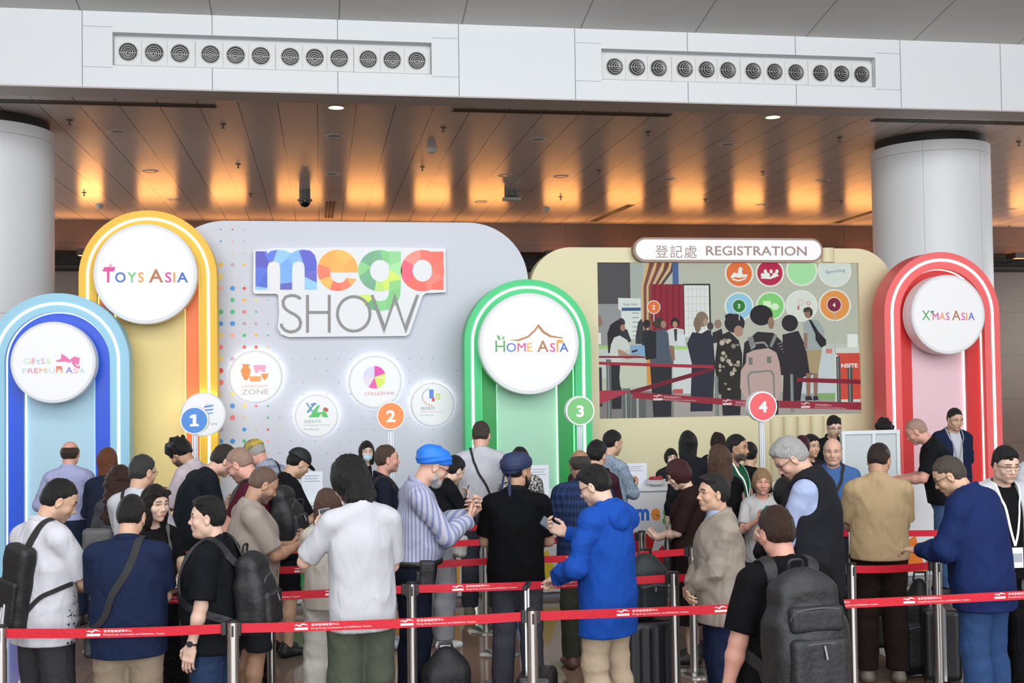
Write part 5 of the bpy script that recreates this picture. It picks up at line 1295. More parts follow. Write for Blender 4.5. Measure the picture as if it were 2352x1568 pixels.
def stroke(name, pts, w, y, col, closed=False):
    P = [np.array(XZ(*L4([q])[0], YL)) for q in pts]; n = len(P); L_, R_ = [], []; w = w/2.704/176
    for i in range(n):
        a = P[(i-1) % n] if closed or i else P[i]; b = P[(i+1) % n] if closed or i < n-1 else P[i]; d = b-a; d = d/np.linalg.norm(d); nn = np.array([-d[1], d[0]])
        if 0 < i < n-1 or closed:
            d1 = P[i]-a; d2 = b-P[i]; c = np.dot(d1, d2)/np.linalg.norm(d1)/np.linalg.norm(d2); k = 1/max(.3, math.sqrt((1+c)/2))
        else: k = 1
        L_.append(P[i]+nn*w/2*k); R_.append(P[i]-nn*w/2*k)
    mb = MB()
    for i in range(n if closed else n-1):
        j = (i+1) % n; q = [L_[i], L_[j], R_[j], R_[i]]
        mb.add([(p[0], y, p[1]) for p in q]+[(p[0], y+.006, p[1]) for p in q], [(0, 1, 2, 3)[::-1], (4, 5, 6, 7), (0, 4, 5, 1)[::-1], (2, 6, 7, 3)[::-1]])
    return mb.build(name, mat('ink_'+col, rgb(col), .5), lg)
cr = [(515, 558), (500, 545), (478, 537), (450, 536), (422, 546), (406, 570), (408, 600), (424, 622), (450, 640), (480, 655), (505, 675), (516, 705), (508, 738), (484, 757), (450, 763), (418, 752), (400, 732), (394, 712)]
stroke('letter_s', cr, 17, YL-.003, '8a8786')
for nm, pts in (('letter_h', [(558, 533), (558, 766)]), ('letter_h_stem', [(693, 533), (693, 766)]), ('letter_h_bar', [(566, 641), (685, 641)])): stroke(nm, pts, 17, YL-.003, '8a8786')
stroke('letter_o', arc(845, 650, 101, 107, 0, 360, 49)[:-1], 17, YL-.003, '8a8786', True)
stroke('letter_w', [(958, 533), (1036, 745), (1100, 548), (1166, 745), (1242, 533)], 17, YL-.005, '8a8786')
# small round halo signs on the logo wall
for cx, cy, R, lb, kind in ((587, 865, 62, 'round backlit handicraft sign with orange vases on the logo wall', 'vase'), (727, 955, 50, 'round backlit hardware and outdoor products sign on the logo wall', 'tool'),
                      (862, 877, 61, 'round backlit sign with pink and lime mosaic circle on the logo wall', 'mosaic'), (994, 929, 50, 'round backlit communication accessories sign beside the green arch', 'chip'),
                      (467, 952, 52, 'round backlit white sign half hidden behind blue sign one', 'wave')):
    Ys = YM-.12 if kind != 'wave' else 14.42
    t, p, r = round_sign('round_sign', lb, cx, cy, R, Ys, .07, halo=2.6, rim=mat('rim_light', (.62, .63, .65), .4, emit=.10))
    def T(tx, xa, xb, yb, hpx, col, bold=.0, name='lettering'):
        a, b_ = at(xa, yb, Ys), at(xb, yb, Ys); text_on(name, tx, ((a[0]+b_[0])/2, Ys-.0015, a[2]), hpx/176, mat('ink_'+col, rgb(col), .5), t, .0006, bold, width=b_[0]-a[0])
    def Z(pts, col, name='printed_shape'): patch(t, pts, Ys, col, name)
    if kind == 'vase':
        for xx, cc in ((565, 'e8934a'),):
            Z([(556, 836), (574, 836), (571, 842), (576, 850), (573, 862), (569, 872), (561, 872), (556, 862), (553, 850), (558, 842)], cc, 'vase_print')
        Z([(572, 864), (600, 864), (598, 876), (575, 876)], 'f0a45a', 'basket_print'); Z([(600, 858), (617, 858), (613, 868), (610, 872), (606, 872), (602, 866)], 'ec9a50', 'bowl_print')
        Z([(582, 838), (611, 838), (608, 856), (597, 850), (588, 858), (584, 850)], 'f0a8c8', 'cloth_print')
        T('HANDICRAFT', 556, 616, 890, 6, 'e8b8a0'); T('ZONE', 555, 617, 906, 12, 'b8b0b0')
    elif kind == 'tool':
        Z([(718, 944), (730, 930), (735, 930), (728, 946), (741, 946), (754, 958), (745, 958), (738, 950), (732, 958), (708, 958), (716, 950)], '5cc468', 'tent_print'); Z([(739, 957), (743, 936), (754, 957)], '5cc468', 'tent_print')
        Z([(702, 926), (706, 924), (720, 944), (716, 947)], '8ab0d0', 'screwdriver_print'); Z([(712, 928), (724, 924), (728, 928), (722, 930), (708, 948), (704, 946), (717, 931)], '5a8ab8', 'hammer_print')
        Z([(742, 940), (745, 935), (750, 936), (755, 940), (752, 946), (747, 944)], 'c05a4a', 'gear_print')
        T('五金及戶外', 698, 738, 971, 6, '8aa890'); T('Hardware & Outdoor', 698, 758, 978, 3.6, 'a8b8c0'); T('Products', 698, 732, 988, 5, '90a8b8')
    elif kind == 'mosaic':
        C = (860, 866)
        for a0, a1, col in ((20, 90, 'e84fb0'), (90, 180, 'dcd8f4'), (180, 240, 'ecdcf0'), (240, 285, 'e860b0'), (285, 345, 'd8ec60'), (345, 380, 'e8f0a0')):
            Z([C]+[(C[0]+26*math.cos(math.radians(a)), C[1]-26*math.sin(math.radians(a))) for a in np.linspace(a0, a1, 9)], col, 'mosaic_print')
        Z([(866, 856), (884, 856), (884, 864), (866, 864)], 'ddee50', 'mosaic_print'); T('COLLEZIONE', 838, 906, 907, 7, 'e08a98', .01)
    elif kind == 'chip':
        for a in range(120, 280, 16): Z([(994+24*math.cos(math.radians(a))+2*dx, 911-20*math.sin(math.radians(a))+2*dy) for dx, dy in ((-1, 0), (0, -1), (1, 0), (0, 1))], 'd8606a' if a > 180 else '8a90b8', 'dot_print')
        Z([(986, 894), (996, 894), (996, 915), (986, 915)], '5a8ae0', 'chip_print'); Z([(992, 913), (998, 913), (998, 922), (992, 922)], 'e05050', 'chip_print')
        for q in ([(1001, 903), (1011, 903), (1011, 906), (1001, 906)], [(1001, 914), (1011, 914), (1011, 917), (1001, 917)], [(1001, 906), (1004, 906), (1004, 914), (1001, 914)], [(1008, 906), (1011, 906), (1011, 914), (1008, 914)]): Z(q, 'd8e070', 'chip_print')
        T('通訊配件', 966, 1000, 941, 6, '9098a8'); T('Communication Accessories', 966, 1020, 947, 3, 'd8a8a8'); T('Products', 966, 996, 955, 4, '98b0d8')
    else:
        for k in range(3): Z([(470, 932+8*k), (492, 930+8*k), (486, 934+8*k), (468, 936+8*k)], ['5a8ad0', '4a90d8', '7ab0e0'][k], 'wave_print')
        T('Outdoor', 472, 493, 931, 4, '9aa8b8'); T('Sailing', 483, 499, 975, 4, '9098a0')
# ---- cream registration wall
YC = 14.9; cream = paint('paint_cream', 'e9dfb6', .5)
xl, _ = XZ(1219, 680, YC); xr, _ = XZ(2052, 680, YC); zt = at(1600, 569, YC)[2]; rr = at(1312, 680, YC)[0]-at(1219, 680, YC)[0]
YS = YC+.02
rw = wroot('registration_wall', ((xl+xr)/2, YC, ZP), 'cream rounded registration wall that frames the big screen', 'display wall')
scr = [XZ(1373, 605, YS), XZ(1970, 602, YS), XZ(1970, 948, YS), XZ(1375, 963, YS)]
sx0, sx1 = (scr[0][0]+scr[3][0])/2, scr[1][0]; sz1, sz0 = (scr[0][1]+scr[1][1])/2, (scr[2][1]+scr[3][1])/2
mb = MB(); mb.prism(rrect(xl, xr, ZP, zt, rr), YC, YC+.3, [[(sx0, sz0), (sx1, sz0), (sx1, sz1), (sx0, sz1)]])
mb.build('front_panel', cream, rw, smooth=True, angle=30)
a, b_ = XZ(1203, 680, YC+.35)[0], XZ(1300, 680, YC+.35)[0]; MB().prism(rrect(a, b_+1.2, ZP, at(1240, 592, YC+.35)[2], rr), YC+.3, YC+.45).build('rear_panel', paint('paint_cream_deep', 'd8cc9c', .5), rw, smooth=True, angle=30)
x0 = XZ(1768, 1000, YC)[0]
for k in range(4):
    w = (XZ(1893, 1000, YC)[0]-x0)/4; n = 9
    prof = [(x0+w*k+w*(1-math.cos(math.pi*i/n))/2, YC-.07*math.sin(math.pi*i/n)) for i in range(n+1)]
    vs = [(a, b_, z) for z in (ZP, sz0-.02) for a, b_ in prof]; fs = [(i, i+1, n+2+i, n+1+i) for i in range(n)]+[tuple(range(n, -1, -1)), tuple(range(n+1, 2*n+2))]
    MB().add(vs, fs).build('fluted_rib', cream, rw, smooth=True, angle=50)
x0 = XZ(1885, 590, YC)[0]; w = (XZ(1916, 590, YC)[0]-x0)
mb = MB(); n = 9; prof = [(x0+w*(1-math.cos(math.pi*i/n))/2, YC-.06*math.sin(math.pi*i/n)) for i in range(n+1)]
vs = [(a, b_, z) for z in (sz1+.01, zt+.005) for a, b_ in prof]; mb.add(vs, [(i, i+1, n+2+i, n+1+i) for i in range(n)]+[tuple(range(n, -1, -1)), tuple(range(n+1, 2*n+2))]); mb.build('fluted_rib', cream, rw, smooth=True, angle=50)
# registration sign
Yp = 14.78
pc, pr = at(1675.5, 574, Yp), at(1890, 574, Yp); hw = pr[0]-pc[0]; hh = (at(1675, 546, Yp)[2]-at(1675, 602, Yp)[2])/2
sg = wroot('registration_sign', pc, 'white pill-shaped registration sign with brown rim above the screen', 'sign')
def pill(hw, hh, n=16): return [(pc[0]+hw-hh+hh*math.cos(a), pc[2]+hh*math.sin(a)) for a in np.linspace(-math.pi/2, math.pi/2, n)]+[(pc[0]-hw+hh+hh*math.cos(a), pc[2]+hh*math.sin(a)) for a in np.linspace(math.pi/2, 3*math.pi/2, n)]
MB().prism(pill(hw, hh), Yp, Yp+.12).build('rim', paint('paint_taupe', 'a88a78', .5), sg, smooth=True, angle=30)
MB().prism(pill(hw-.03, hh-.03), Yp-.012, Yp+.02).build('face', mat('sign_face_lilac', rgb('e6e6f2'), .4, emit=.12), sg)
a, b_ = at(1503, 589, Yp), at(1602, 587, Yp); brn = mat('ink_a08474', rgb('9a7f70'), .5)
for k, ch in enumerate('登記處'):
    xx = a[0]+(b_[0]-a[0])*(k+.5)/3; text_on('lettering', ch, (xx, Yp-.013, a[2]-.005), 24/178, brn, sg, .001, .0)
a, b_ = at(1621, 586, Yp), at(1852, 584, Yp); text_on('lettering', 'REGISTRATION', ((a[0]+b_[0])/2, Yp-.013, a[2]), 23/178, brn, sg, .001, .015, width=b_[0]-a[0])
# ---------------------------------------------------------------- the big screen and its live picture
def scrmat(h): return mat('screen_pixels_'+h, (0, 0, 0), .6, emit=1.0, ecol=rgb(h), spec=.2)
sd_ = wroot('video_screen', ((sx0+sx1)/2, YC+.05, sz0), 'large rectangular video screen in the cream wall, picturing a queue of visitors', 'screen')
MB().box((sx0+.002, YC+.045, sz0+.002), (sx1-.002, YC+.28, sz1-.002)).build('screen_body', scrmat('aeb3a4'), sd_)
PXW = (sx1-sx0)/(2028-78.); PZH = (sz1-sz0)/(1400-243.)
shapes = []; smats = []
def S_(pts, col):
    if col not in smats: smats.append(col)
    shapes.append(([(sx0+(x-78)*PXW, sz1-(min(max(y, 243), 1400)-243)*PZH) for x, y in pts], smats.index(col)))
def SR(x0, y0, x1, y1, col): S_([(x0, y0), (x1, y0), (x1, y1), (x0, y1)], col)
def SE(cx, cy, rx, ry, col, n=28): S_([(cx+rx*math.cos(2*math.pi*i/n), max(243, cy+ry*math.sin(2*math.pi*i/n))) for i in range(n)], col)
SR(78, 243, 320, 570, '4d4d50'); SR(320, 243, 415, 600, '9faaa2'); SR(78, 550, 265, 870, '8d9090'); S_([(230, 505), (395, 510), (395, 810), (250, 810), (250, 600), (230, 590)], 'ccd5cf'); SR(255, 578, 392, 602, '3a5580')
for i in range(6): SR(330, 615+i*34, 378, 622+i*34, '8a9298')
for k, (cc, dx) in enumerate((('c9a878', 0), ('7a4b40', 18), ('c9a878', 46), ('7a4b40', 62), ('c9a878', 92), ('6b4238', 108), ('c9a878', 134), ('4d4248', 150))):
    x0 = 440+dx*1.25; x1 = x0+26; b0 = 400+dx*.75
    S_([(x0, 243), (x1+14, 243), (x1-8, 290), (b0+22+dx*.1, 420), (b0+20, 860 if dx < 90 else 420), (b0, 860 if dx < 90 else 420), (b0+dx*.1, 420), (x0-14, 300)], cc)
SR(630, 243, 674, 403, '4a6090'); SR(470, 403, 706, 750, '8a2535')
for i in range(5): SR(490+i*45, 403, 500+i*45, 750, '701c2c')
SR(706, 400, 908, 800, '2e3030'); SR(712, 412, 896, 800, 'd2d7d3')
for i in range(6): SR(712+i*30, 412, 714+i*30, 800, '9aa2a0'); SR(712, 440+i*55, 896, 442+i*55, '9aa2a0')
for cx, cy, r, c in ((1125, 322, 98, 'd8703c'), (1357, 318, 98, 'b0284a'), (1600, 300, 110, 'a0d8a0'), (1853, 300, 118, 'c8d4cc'), (1120, 572, 100, '8cc0d8'), (1357, 570, 100, '7cc870'), (1593, 570, 112, 'ccd4cc'), (1848, 566, 114, 'd8904a')):
    SE(cx, cy, r+11, r+9, 'd6dccf'); SE(cx, cy, r-2, r-2, c)
W_ = 'dfe4de'
S_([(1060, 345), (1085, 315), (1115, 322), (1120, 285), (1135, 270), (1155, 290), (1145, 300), (1150, 330), (1190, 330), (1180, 350), (1130, 355), (1090, 350), (1070, 362)], W_)
S_([(1065, 340), (1075, 360), (1120, 372), (1165, 360), (1185, 345), (1170, 368), (1120, 384), (1075, 372)], W_)
for a in range(6): SE(1300+a*22, 320+(-1)**a*14, 13, 16, W_, 8)
S_([(1285, 360), (1330, 300), (1360, 350), (1400, 310), (1425, 340), (1360, 365)], W_)
SR(1300, 532, 1360, 580, 'c8e8c0'); SE(1390, 575, 30, 26, 'c8e8c0', 16); SR(1560, 570, 1575, 600, 'c05a5a'); SE(1585, 545, 22, 26, 'b8a0a8', 14); SE(1585, 545, 17, 21, 'ccd4cc', 14); SE(1645, 550, 18, 14, 'c07878', 12); SE(1645, 550, 12, 9, 'ccd4cc', 12)
SR(75, 860, 2030, 1000, 'b4bab2'); SR(78, 860, 160, 1100, 'b8c0bc'); SR(78, 860, 160, 885, '9ac070'); SR(310, 860, 420, 940, '7aa0c0'); SR(620, 870, 760, 1225, 'c3cbca'); SR(620, 870, 760, 895, '9cc878'); SR(620, 1190, 690, 1225, 'b05858')
SR(620, 1225, 2030, 1400, '9b9690'); SR(78, 1200, 620, 1400, '7a7876'); SR(1560, 895, 1840, 1240, 'b9c2c4'); SR(1770, 900, 1820, 935, 'c07870'); SR(1700, 1240, 1835, 1290, '7da06a'); SR(1560, 1240, 1700, 1300, '8f9ca0')
SR(1835, 895, 2030, 1310, 'c4c9c2'); SR(1850, 935, 2028, 1290, 'c44a3c'); S_([(1842, 935), (1865, 960), (1850, 990)], 'd8d8d0')
SR(1938, 790, 2018, 892, 'd6dcd6')
D1, D2 = '2a272b', '25262b'
S_([(78, 625), (100, 640), (115, 690), (100, 715), (78, 720)], '8a6f62'); SR(78, 765, 100, 850, 'd8dcd8')
SE(248, 690, 28, 34, '3a3438'); S_([(230, 730), (290, 740), (320, 830), (240, 850)], '33333a'); S_([(350, 800), (370, 690), (395, 660), (410, 700), (400, 850), (350, 850)], '3a3a40')
S_([(150, 915), (146, 770), (170, 705), (215, 672), (262, 690), (272, 740), (235, 800), (200, 860), (165, 915)], D1); SE(258, 728, 18, 26, '9a7868')
S_([(195, 800), (235, 785), (290, 820), (312, 885), (245, 905), (240, 985), (150, 985), (172, 850)], 'c2c8c2'); S_([(218, 890), (240, 890), (300, 928), (372, 930), (375, 948), (280, 962), (225, 935)], 'a5846f'); S_([(320, 900), (365, 890), (360, 905), (325, 915)], '2c2c30')
S_([(165, 985), (245, 985), (240, 1330), (170, 1330)], '2c2c30'); S_([(235, 1005), (425, 1015), (425, 1165), (235, 1172), (228, 1100)], 'b9c0ae'); S_([(428, 970), (455, 960), (458, 1140), (430, 1160)], 'd08a3a'); SR(75, 1020, 102, 1310, '30343a')
SE(432, 700, 26, 32, D1); S_([(395, 750), (460, 745), (470, 860), (395, 860)], '2c2c34')
SE(520, 692, 42, 42, '40362f'); SE(555, 705, 20, 28, '9a7868'); S_([(478, 752), (565, 738), (605, 800), (632, 930), (622, 1005), (455, 1005), (440, 850)], '4c5764'); S_([(410, 800), (455, 745), (500, 760), (498, 960), (420, 968)], D2); S_([(452, 1005), (612, 1005), (600, 1395), (470, 1395)], '2a2c31'); S_([(590, 870), (630, 870), (635, 970), (615, 990)], '8a6a5a')
SE(640, 690, 30, 36, '2a2426'); SE(640, 705, 18, 24, 'a5846f'); S_([(588, 745), (640, 730), (705, 745), (700, 865), (595, 865)], 'c4c9c8'); S_([(630, 740), (655, 740), (650, 830), (636, 830)], '3a3a40'); SR(662, 780, 712, 865, 'c9d2d8')
SE(838, 668, 48, 58, '80705f'); S_([(785, 660), (815, 640), (830, 740), (800, 790), (775, 700)], '7a6856'); S_([(765, 765), (835, 775), (885, 745), (918, 800), (930, 1000), (905, 1360), (740, 1360), (758, 1000), (725, 850)], '2b2e3a'); SE(865, 690, 18, 26, 'a88a78')
SE(900, 720, 24, 30, '4a4240'); SE(957, 705, 28, 34, '8a7868'); S_([(915, 770), (985, 740), (1000, 840), (920, 850)], '2e2e34')
SE(1082, 700, 76, 72, D1); SE(1050, 650, 40, 25, D1); SE(1110, 760, 34, 42, 'a5846f'); S_([(955, 800), (1040, 760), (1110, 830), (1135, 930), (1120, 1235), (955, 1235), (925, 1020)], '2b2927')
rs = np.random.RandomState(2)
for i in range(26): SE(rs.uniform(945, 1105), rs.uniform(820, 1215), rs.uniform(8, 20), rs.uniform(8, 22), ['a59d8c', '8a8070', 'b4aa9a'][i % 3], 9)
S_([(970, 1235), (1120, 1235), (1110, 1395), (980, 1395)], '2a2a2e')
SE(1283, 640, 86, 78, '252226'); SE(1355, 700, 24, 46, '8f7262'); S_([(1150, 850), (1250, 765), (1370, 775), (1490, 900), (1530, 1090), (1400, 1100), (1130, 1040)], '2d292d')
for i in range(9): S_([(1400+i*12, 860+i*20), (1470+i*5, 830+i*24), (1474+i*5, 836+i*24), (1400+i*12, 866+i*20)], '8a8088')
S_([(1160, 1000), (1165, 930), (1220, 905), (1330, 890), (1390, 925), (1412, 1000), (1432, 1190), (1385, 1300), (1170, 1300), (1112, 1190), (1120, 1060)], 'b59c96'); S_([(1180, 1290), (1165, 1100), (1190, 1065), (1350, 1055), (1372, 1090), (1375, 1290), (1362, 1290), (1358, 1100), (1340, 1070), (1200, 1080), (1180, 1105), (1192, 1290)], '7d807a')
S_([(1175, 810), (1215, 800), (1235, 880), (1200, 905)], '7a807c'); S_([(1340, 870), (1380, 780), (1400, 800), (1355, 890)], '7a807c'); S_([(1200, 890), (1235, 845), (1300, 840), (1335, 880), (1322, 885), (1295, 855), (1240, 858), (1212, 895)], '8a8d88'); SR(1180, 960, 1210, 1015, '6f7470'); SR(1318, 955, 1350, 1005, '6f7470')
SE(1497, 702, 62, 64, '2b272d'); S_([(1438, 790), (1560, 760), (1622, 900), (1664, 1095), (1590, 1115), (1565, 1295), (1430, 1295), (1445, 1000)], '2b282f'); S_([(1150, 1290), (1400, 1290), (1395, 1395), (1160, 1395)], '2a2a2e')
SE(1640, 622, 33, 44, '8c6c5a'); S_([(1600, 620), (1605, 590), (1640, 580), (1672, 600), (1672, 640), (1655, 650), (1650, 612)], '3c342e'); S_([(1597, 700), (1640, 675), (1715, 680), (1762, 765), (1735, 912), (1612, 912)], '959fa0')
S_([(1640, 675), (1662, 680), (1715, 770), (1770, 830), (1772, 870), (1730, 892), (1690, 830), (1690, 790)], D2); S_([(1600, 780), (1630, 780), (1625, 905), (1600, 880)], '8c6c5a'); S_([(1618, 910), (1738, 910), (1705, 1085), (1640, 1085)], 'a2906c'); S_([(1612, 1085), (1650, 1085), (1640, 1260), (1612, 1260)], '8a6a58'); S_([(1665, 1085), (1705, 1085), (1695, 1260), (1668, 1260)], '8a6a58'); S_([(1600, 1262), (1645, 1258), (1660, 1290), (1605, 1295)], '2c2c30'); S_([(1660, 1262), (1695, 1258), (1705, 1290), (1665, 1295)], '2c2c30')
for x0, y0, x1, y1, c in ((133, 962, 168, 1400, '5c6464'), (248, 1180, 303, 1400, '5a6262'), (925, 1100, 950, 1395, '6a706c'), (1490, 1090, 1514, 1380, '747a76'), (1845, 960, 1875, 1310, '484c4c'), (1930, 1030, 1968, 1310, '484c4c'), (310, 1240, 415, 1400, '5c605e')): SR(x0, y0, x1, y1, c); SR(x0+(x1-x0)*.35, y0+10, x0+(x1-x0)*.5, y1, '9aa29c')
BR = '9c2f40'
S_([(78, 978), (920, 1015), (920, 1040), (78, 1000)], BR); S_([(78, 935), (415, 942), (415, 955), (78, 950)], '7a2434'); S_([(78, 1190), (320, 1196), (90, 1290), (78, 1290)], 'a23a48'); S_([(300, 1195), (765, 1068), (920, 1035), (925, 1050), (770, 1100), (310, 1225)], '6e2030')
S_([(320, 1205), (1200, 1288), (1200, 1335), (320, 1252)], '8f2c3c'); S_([(1400, 1290), (2028, 1315), (2028, 1372), (1400, 1345)], '8f2c3c'); S_([(1540, 1118), (2028, 1140), (2028, 1175), (1540, 1150)], '7c2434')
for cx, cy, r, c in ((484, 576, 46, 'd8703c'), (1115, 570, 48, '2a7a3a'), (1838, 563, 54, '7a2438')): SE(cx, cy, r+4, r+5, 'd8d8d4'); SE(cx, cy, r-2, r-1, c); SR(cx-4, cy+r+4, cx+5, cy+r+(60 if cx < 1800 else 330), 'a8b0ac')
mb = MB()
for i, (pts, mi) in enumerate(shapes):
    mb.cur = mi; A = sum(pts[k][0]*pts[(k+1) % len(pts)][1]-pts[(k+1) % len(pts)][0]*pts[k][1] for k in range(len(pts)))
    if A < 0: pts = pts[::-1]
    y = YC+.0448-.00012*i
    from mathutils.geometry import tessellate_polygon
    tr = tessellate_polygon([[Vector((p[0], p[1], 0)) for p in pts]])
    def ar(t): (ax_, az), (bx, bz), (cx_, cz) = (pts[q] for q in t); return (bx-ax_)*(cz-az)-(cx_-ax_)*(bz-az)
    mb.add([(p[0], y, p[1]) for p in pts], [tuple(t) if ar(t) > 0 else tuple(t)[::-1] for t in tr])
mb.build('live_picture', [scrmat(c) for c in smats], sd_)
yt = YC+.0448-.00012*len(shapes)-.0005
def ST(tx, x, y, h, col, bold=0, w=None, rot=0):
    text_on('screen_lettering', tx, (sx0+(x-78)*PXW, yt, sz1-(y-243)*PZH), h*PZH, scrmat(col), sd_, .0001, bold, width=None if w is None else w*PXW, roll=rot)
for tx, x, y in (('2', 484, 592), ('3', 1115, 586), ('4', 1838, 580)): ST(tx, x, y, 32, 'e6e6e2', .04)
ST('Sporting', 1852, 315, 24, '5a6a98', .0, 150, .1); ST('NSITE', 1945, 1045, 30, 'dcdcd8', .05, 128); ST('Badge Holder', 317, 562, 18, '6a6e6c', .0, 105)
for x, y in ((540, 1265), (1070, 1315), (1670, 1345)): ST('Hong Kong Convention and Exhibition Centre', x+120, y+12, 12, 'd0b8b8', 0, 240 if x > 600 else 245, -.05); ST('香港會議展覽中心', x+70, y-8, 12, 'd0b8b8', 0, 130, -.05)
def bird(x, y, w, h):
    return [[(x, y+h*.3), (x+w*.2, y+h*.12), (x+w*.35, y+h*.3), (x+w*.55, y), (x+w*.75, y+h*.08), (x+w, y+h*.35), (x+w*.75, y+h*.25), (x+w*.6, y+h*.2), (x+w*.4, y+h*.5), (x+w*.2, y+h*.3)], [(x+.05*w, y+h*.65), (x+.95*w, y+h*.65), (x+.95*w, y+h), (x+.05*w, y+h)]]
mb = MB()
for x, y in ((465, 1228), (975, 1272), (1565, 1305)):
    for q in bird(x, y, 75, 44): mb.prism(ccw([(sx0+(a-78)*PXW, sz1-(b_-243)*PZH) for a, b_ in q]), yt, yt+.0002)
mb.build('screen_bird_logos', scrmat('d8c4c4'), sd_)
# ---------------------------------------------------------------- counters
cw = mat('counter_white', (.78, .79, .81), .35)
def counter(cxp, w, H, Y, label, d=.65, cols=('fbb02a', 'f58220'), low='2f8fe0', word=True, r=.12):
    xc = at(cxp, 1150, Y)[0]; t = wroot('reception_counter', (xc, Y, 0), label, 'counter', 'white registration counters')
    x0, x1 = xc-w/2, xc+w/2
    n = 6; ring = [(x0+r-r*math.cos(a), Y+r-r*math.sin(a)) for a in np.linspace(0, math.pi/2, n)]+[(x1-r+r*math.sin(a), Y+r-r*math.cos(a)) for a in np.linspace(0, math.pi/2, n)]+[(x1, Y+d), (x0, Y+d)]
    def slab(z0, z1, e=0.0):
        k = len(ring); rg = [(xc+(a-xc)*(1+e/w*2), Y+d/2+(b_-Y-d/2)*(1+e/d*2)) for a, b_ in ring]
        return MB().add([(a, b_, z0) for a, b_ in rg]+[(a, b_, z1) for a, b_ in rg], [tuple(range(k-1, -1, -1)), tuple(range(k, 2*k))]+[(i, (i+1) % k, k+(i+1) % k, k+i) for i in range(k)])
    slab(.0, .06, -.03).build('kick_plate', mat('kick_grey', (.30, .32, .35), .5), t); slab(.06, H-.03).build('body', cw, t, smooth=True, angle=30); slab(H-.03, H, .02).build('counter_top', mat('counter_top_white', (.84, .85, .87), .3), t, smooth=True, angle=30)
    f0, f1 = x0+r, x1-r; k = 0
    pans = [[(f0, .10), (f0+(f1-f0)*.35, .10), (f0+(f1-f0)*.28, .34), (f0, .62)], [(f0+(f1-f0)*.35, .10), (f0+(f1-f0)*.7, .10), (f0+(f1-f0)*.55, .5), (f0+(f1-f0)*.28, .34)], [(f0+(f1-f0)*.7, .10), (f1, .10), (f1, .42), (f0+(f1-f0)*.8, .3)], [(f0, .62), (f0+(f1-f0)*.28, .34), (f0+(f1-f0)*.42, .62)]]
    for k, q in enumerate(pans): MB().prism(q, Y-.002, Y+.0).build('printed_facet', mat('ink_'+([cols[0], cols[1], low, cols[0]][k]), rgb([cols[0], cols[1], low, cols[0]][k]), .4), t)
    if word: letters(t, 'mega', f0+.02, f1-.02, H-.33, Y-.001, .17, ['2f6fd8', 'f5953a', '5ab860', 'ee5a4a'], bold=.05)
    return t, xc, H
YCT = 11.8
cnt = [counter(700, 1.15, 1.06, YCT, 'white registration counter with green print, below the hardware sign', cols=('5cc468', '2f9f50'), low='2f9f50'),
       counter(962, 1.05, 1.06, YCT, 'white registration counter with orange and yellow print, near sign two', cols=('fbab20', 'f79a1e'), low='fbb83a', word=False),
       counter(1245, 1.2, 1.06, YCT, 'white registration counter with blue and yellow print below the green arch', cols=('3f9fe0', 'e8d040'), low='f0b040'),
       counter(1515, .80, 1.10, YCT, 'white registration counter with colourful lettering behind the queue, right of sign three', cols=('c81e28', 'd02a30'), low='c81e28'),
       counter(1800, 1.3, 1.06, YCT, 'white registration counter below sign four, mostly behind the visitors', cols=('5cc468', 'f5953a'), low='f0c040', word=False),
       counter(2092, 1.05, 1.10, YCT, 'white registration counter with yellow and blue print at the right end', cols=('fbb02a', 'f58220'), low='3f9fe8', word=False)]
# staff booth of grey panels
YP = 12.75; pA, pB = at(1938, 990, YP), at(2064, 1000, YP); zt = pA[2]
t = wroot('partition_booth', ((pA[0]+pB[0])/2, YP, 0), 'light grey panel partition standing at the service desk left of the red arch', 'partition')
gp = mat('partition_grey', (.52, .56, .57), .5); fr = mat('partition_frame', (.62, .66, .67), .35, .3)
xm = at(2008, 1000, YP)[0]
MB().box((pA[0], YP+.03, 0), (xm-.01, YP+.05, zt-.04)).build('panel', gp, t); MB().box((xm+.01, YP+.03, 0), (pB[0]-.02, YP+.05, zt-.04)).build('panel', gp, t)
for x in (pA[0], xm, pB[0]): MB().box((x-.02, YP+.01, 0), (x+.02, YP+.07, zt)).build('post', fr, t)
MB().box((pA[0]-.022, YP+.008, zt-.04), (pB[0]+.022, YP+.072, zt+.002)).build('top_rail', fr, t)
MB().box((pB[0]-.01, YP+.07, 0), (pB[0]+.01, YP+.14, zt)).build('side_panel', gp, t)
# notices and small things on the counters
def notice(cxp, cyp, w, h, Y, zb, label, txt='REGISTRATION'):
    xc = at(cxp, cyp, Y)[0]; t = wroot('notice_stand', (xc, Y, zb), label, 'notice', 'notice stands on the counters')
    MB().box((xc-w/2, Y-.003, zb+.0), (xc+w/2, Y+.003, zb+h)).build('sheet', mat('paper_white', (.74, .78, .84), .5), t)
    MB().box((xc-w/2, Y-.04, zb), (xc+w/2, Y+.06, zb+.006)).build('foot', mat('acrylic', (.7, .74, .78), .15), t)
    for k in range(3): MB().box((xc-w*.35, Y-.0038, zb+h*(.84-.09*k)), (xc+w*(.35-.1*(k % 2)), Y-.003, zb+h*(.86-.09*k))).build('printed_line', mat('ink_grey', (.25, .28, .34), .5), t)
notice(717, 1120, .21, .30, YCT+.12, 1.06, 'white notice stand on the counter in front of the man in the black cap')
notice(1238, 1095, .21, .30, YCT+.15, 1.06, 'white notice stand on the counter right of the man in the navy turban')
notice(1455, 1085, .30, .24, YCT+.3, 1.10, 'white notice stand on the counter behind the man in patterned grey shirt')
t = wroot('sweet_bowl', (at(1506, 1115, 12.0)[0], 12.0, 1.10), 'small clear bowl of red sweets on the counter near the masked staff', 'bowl')
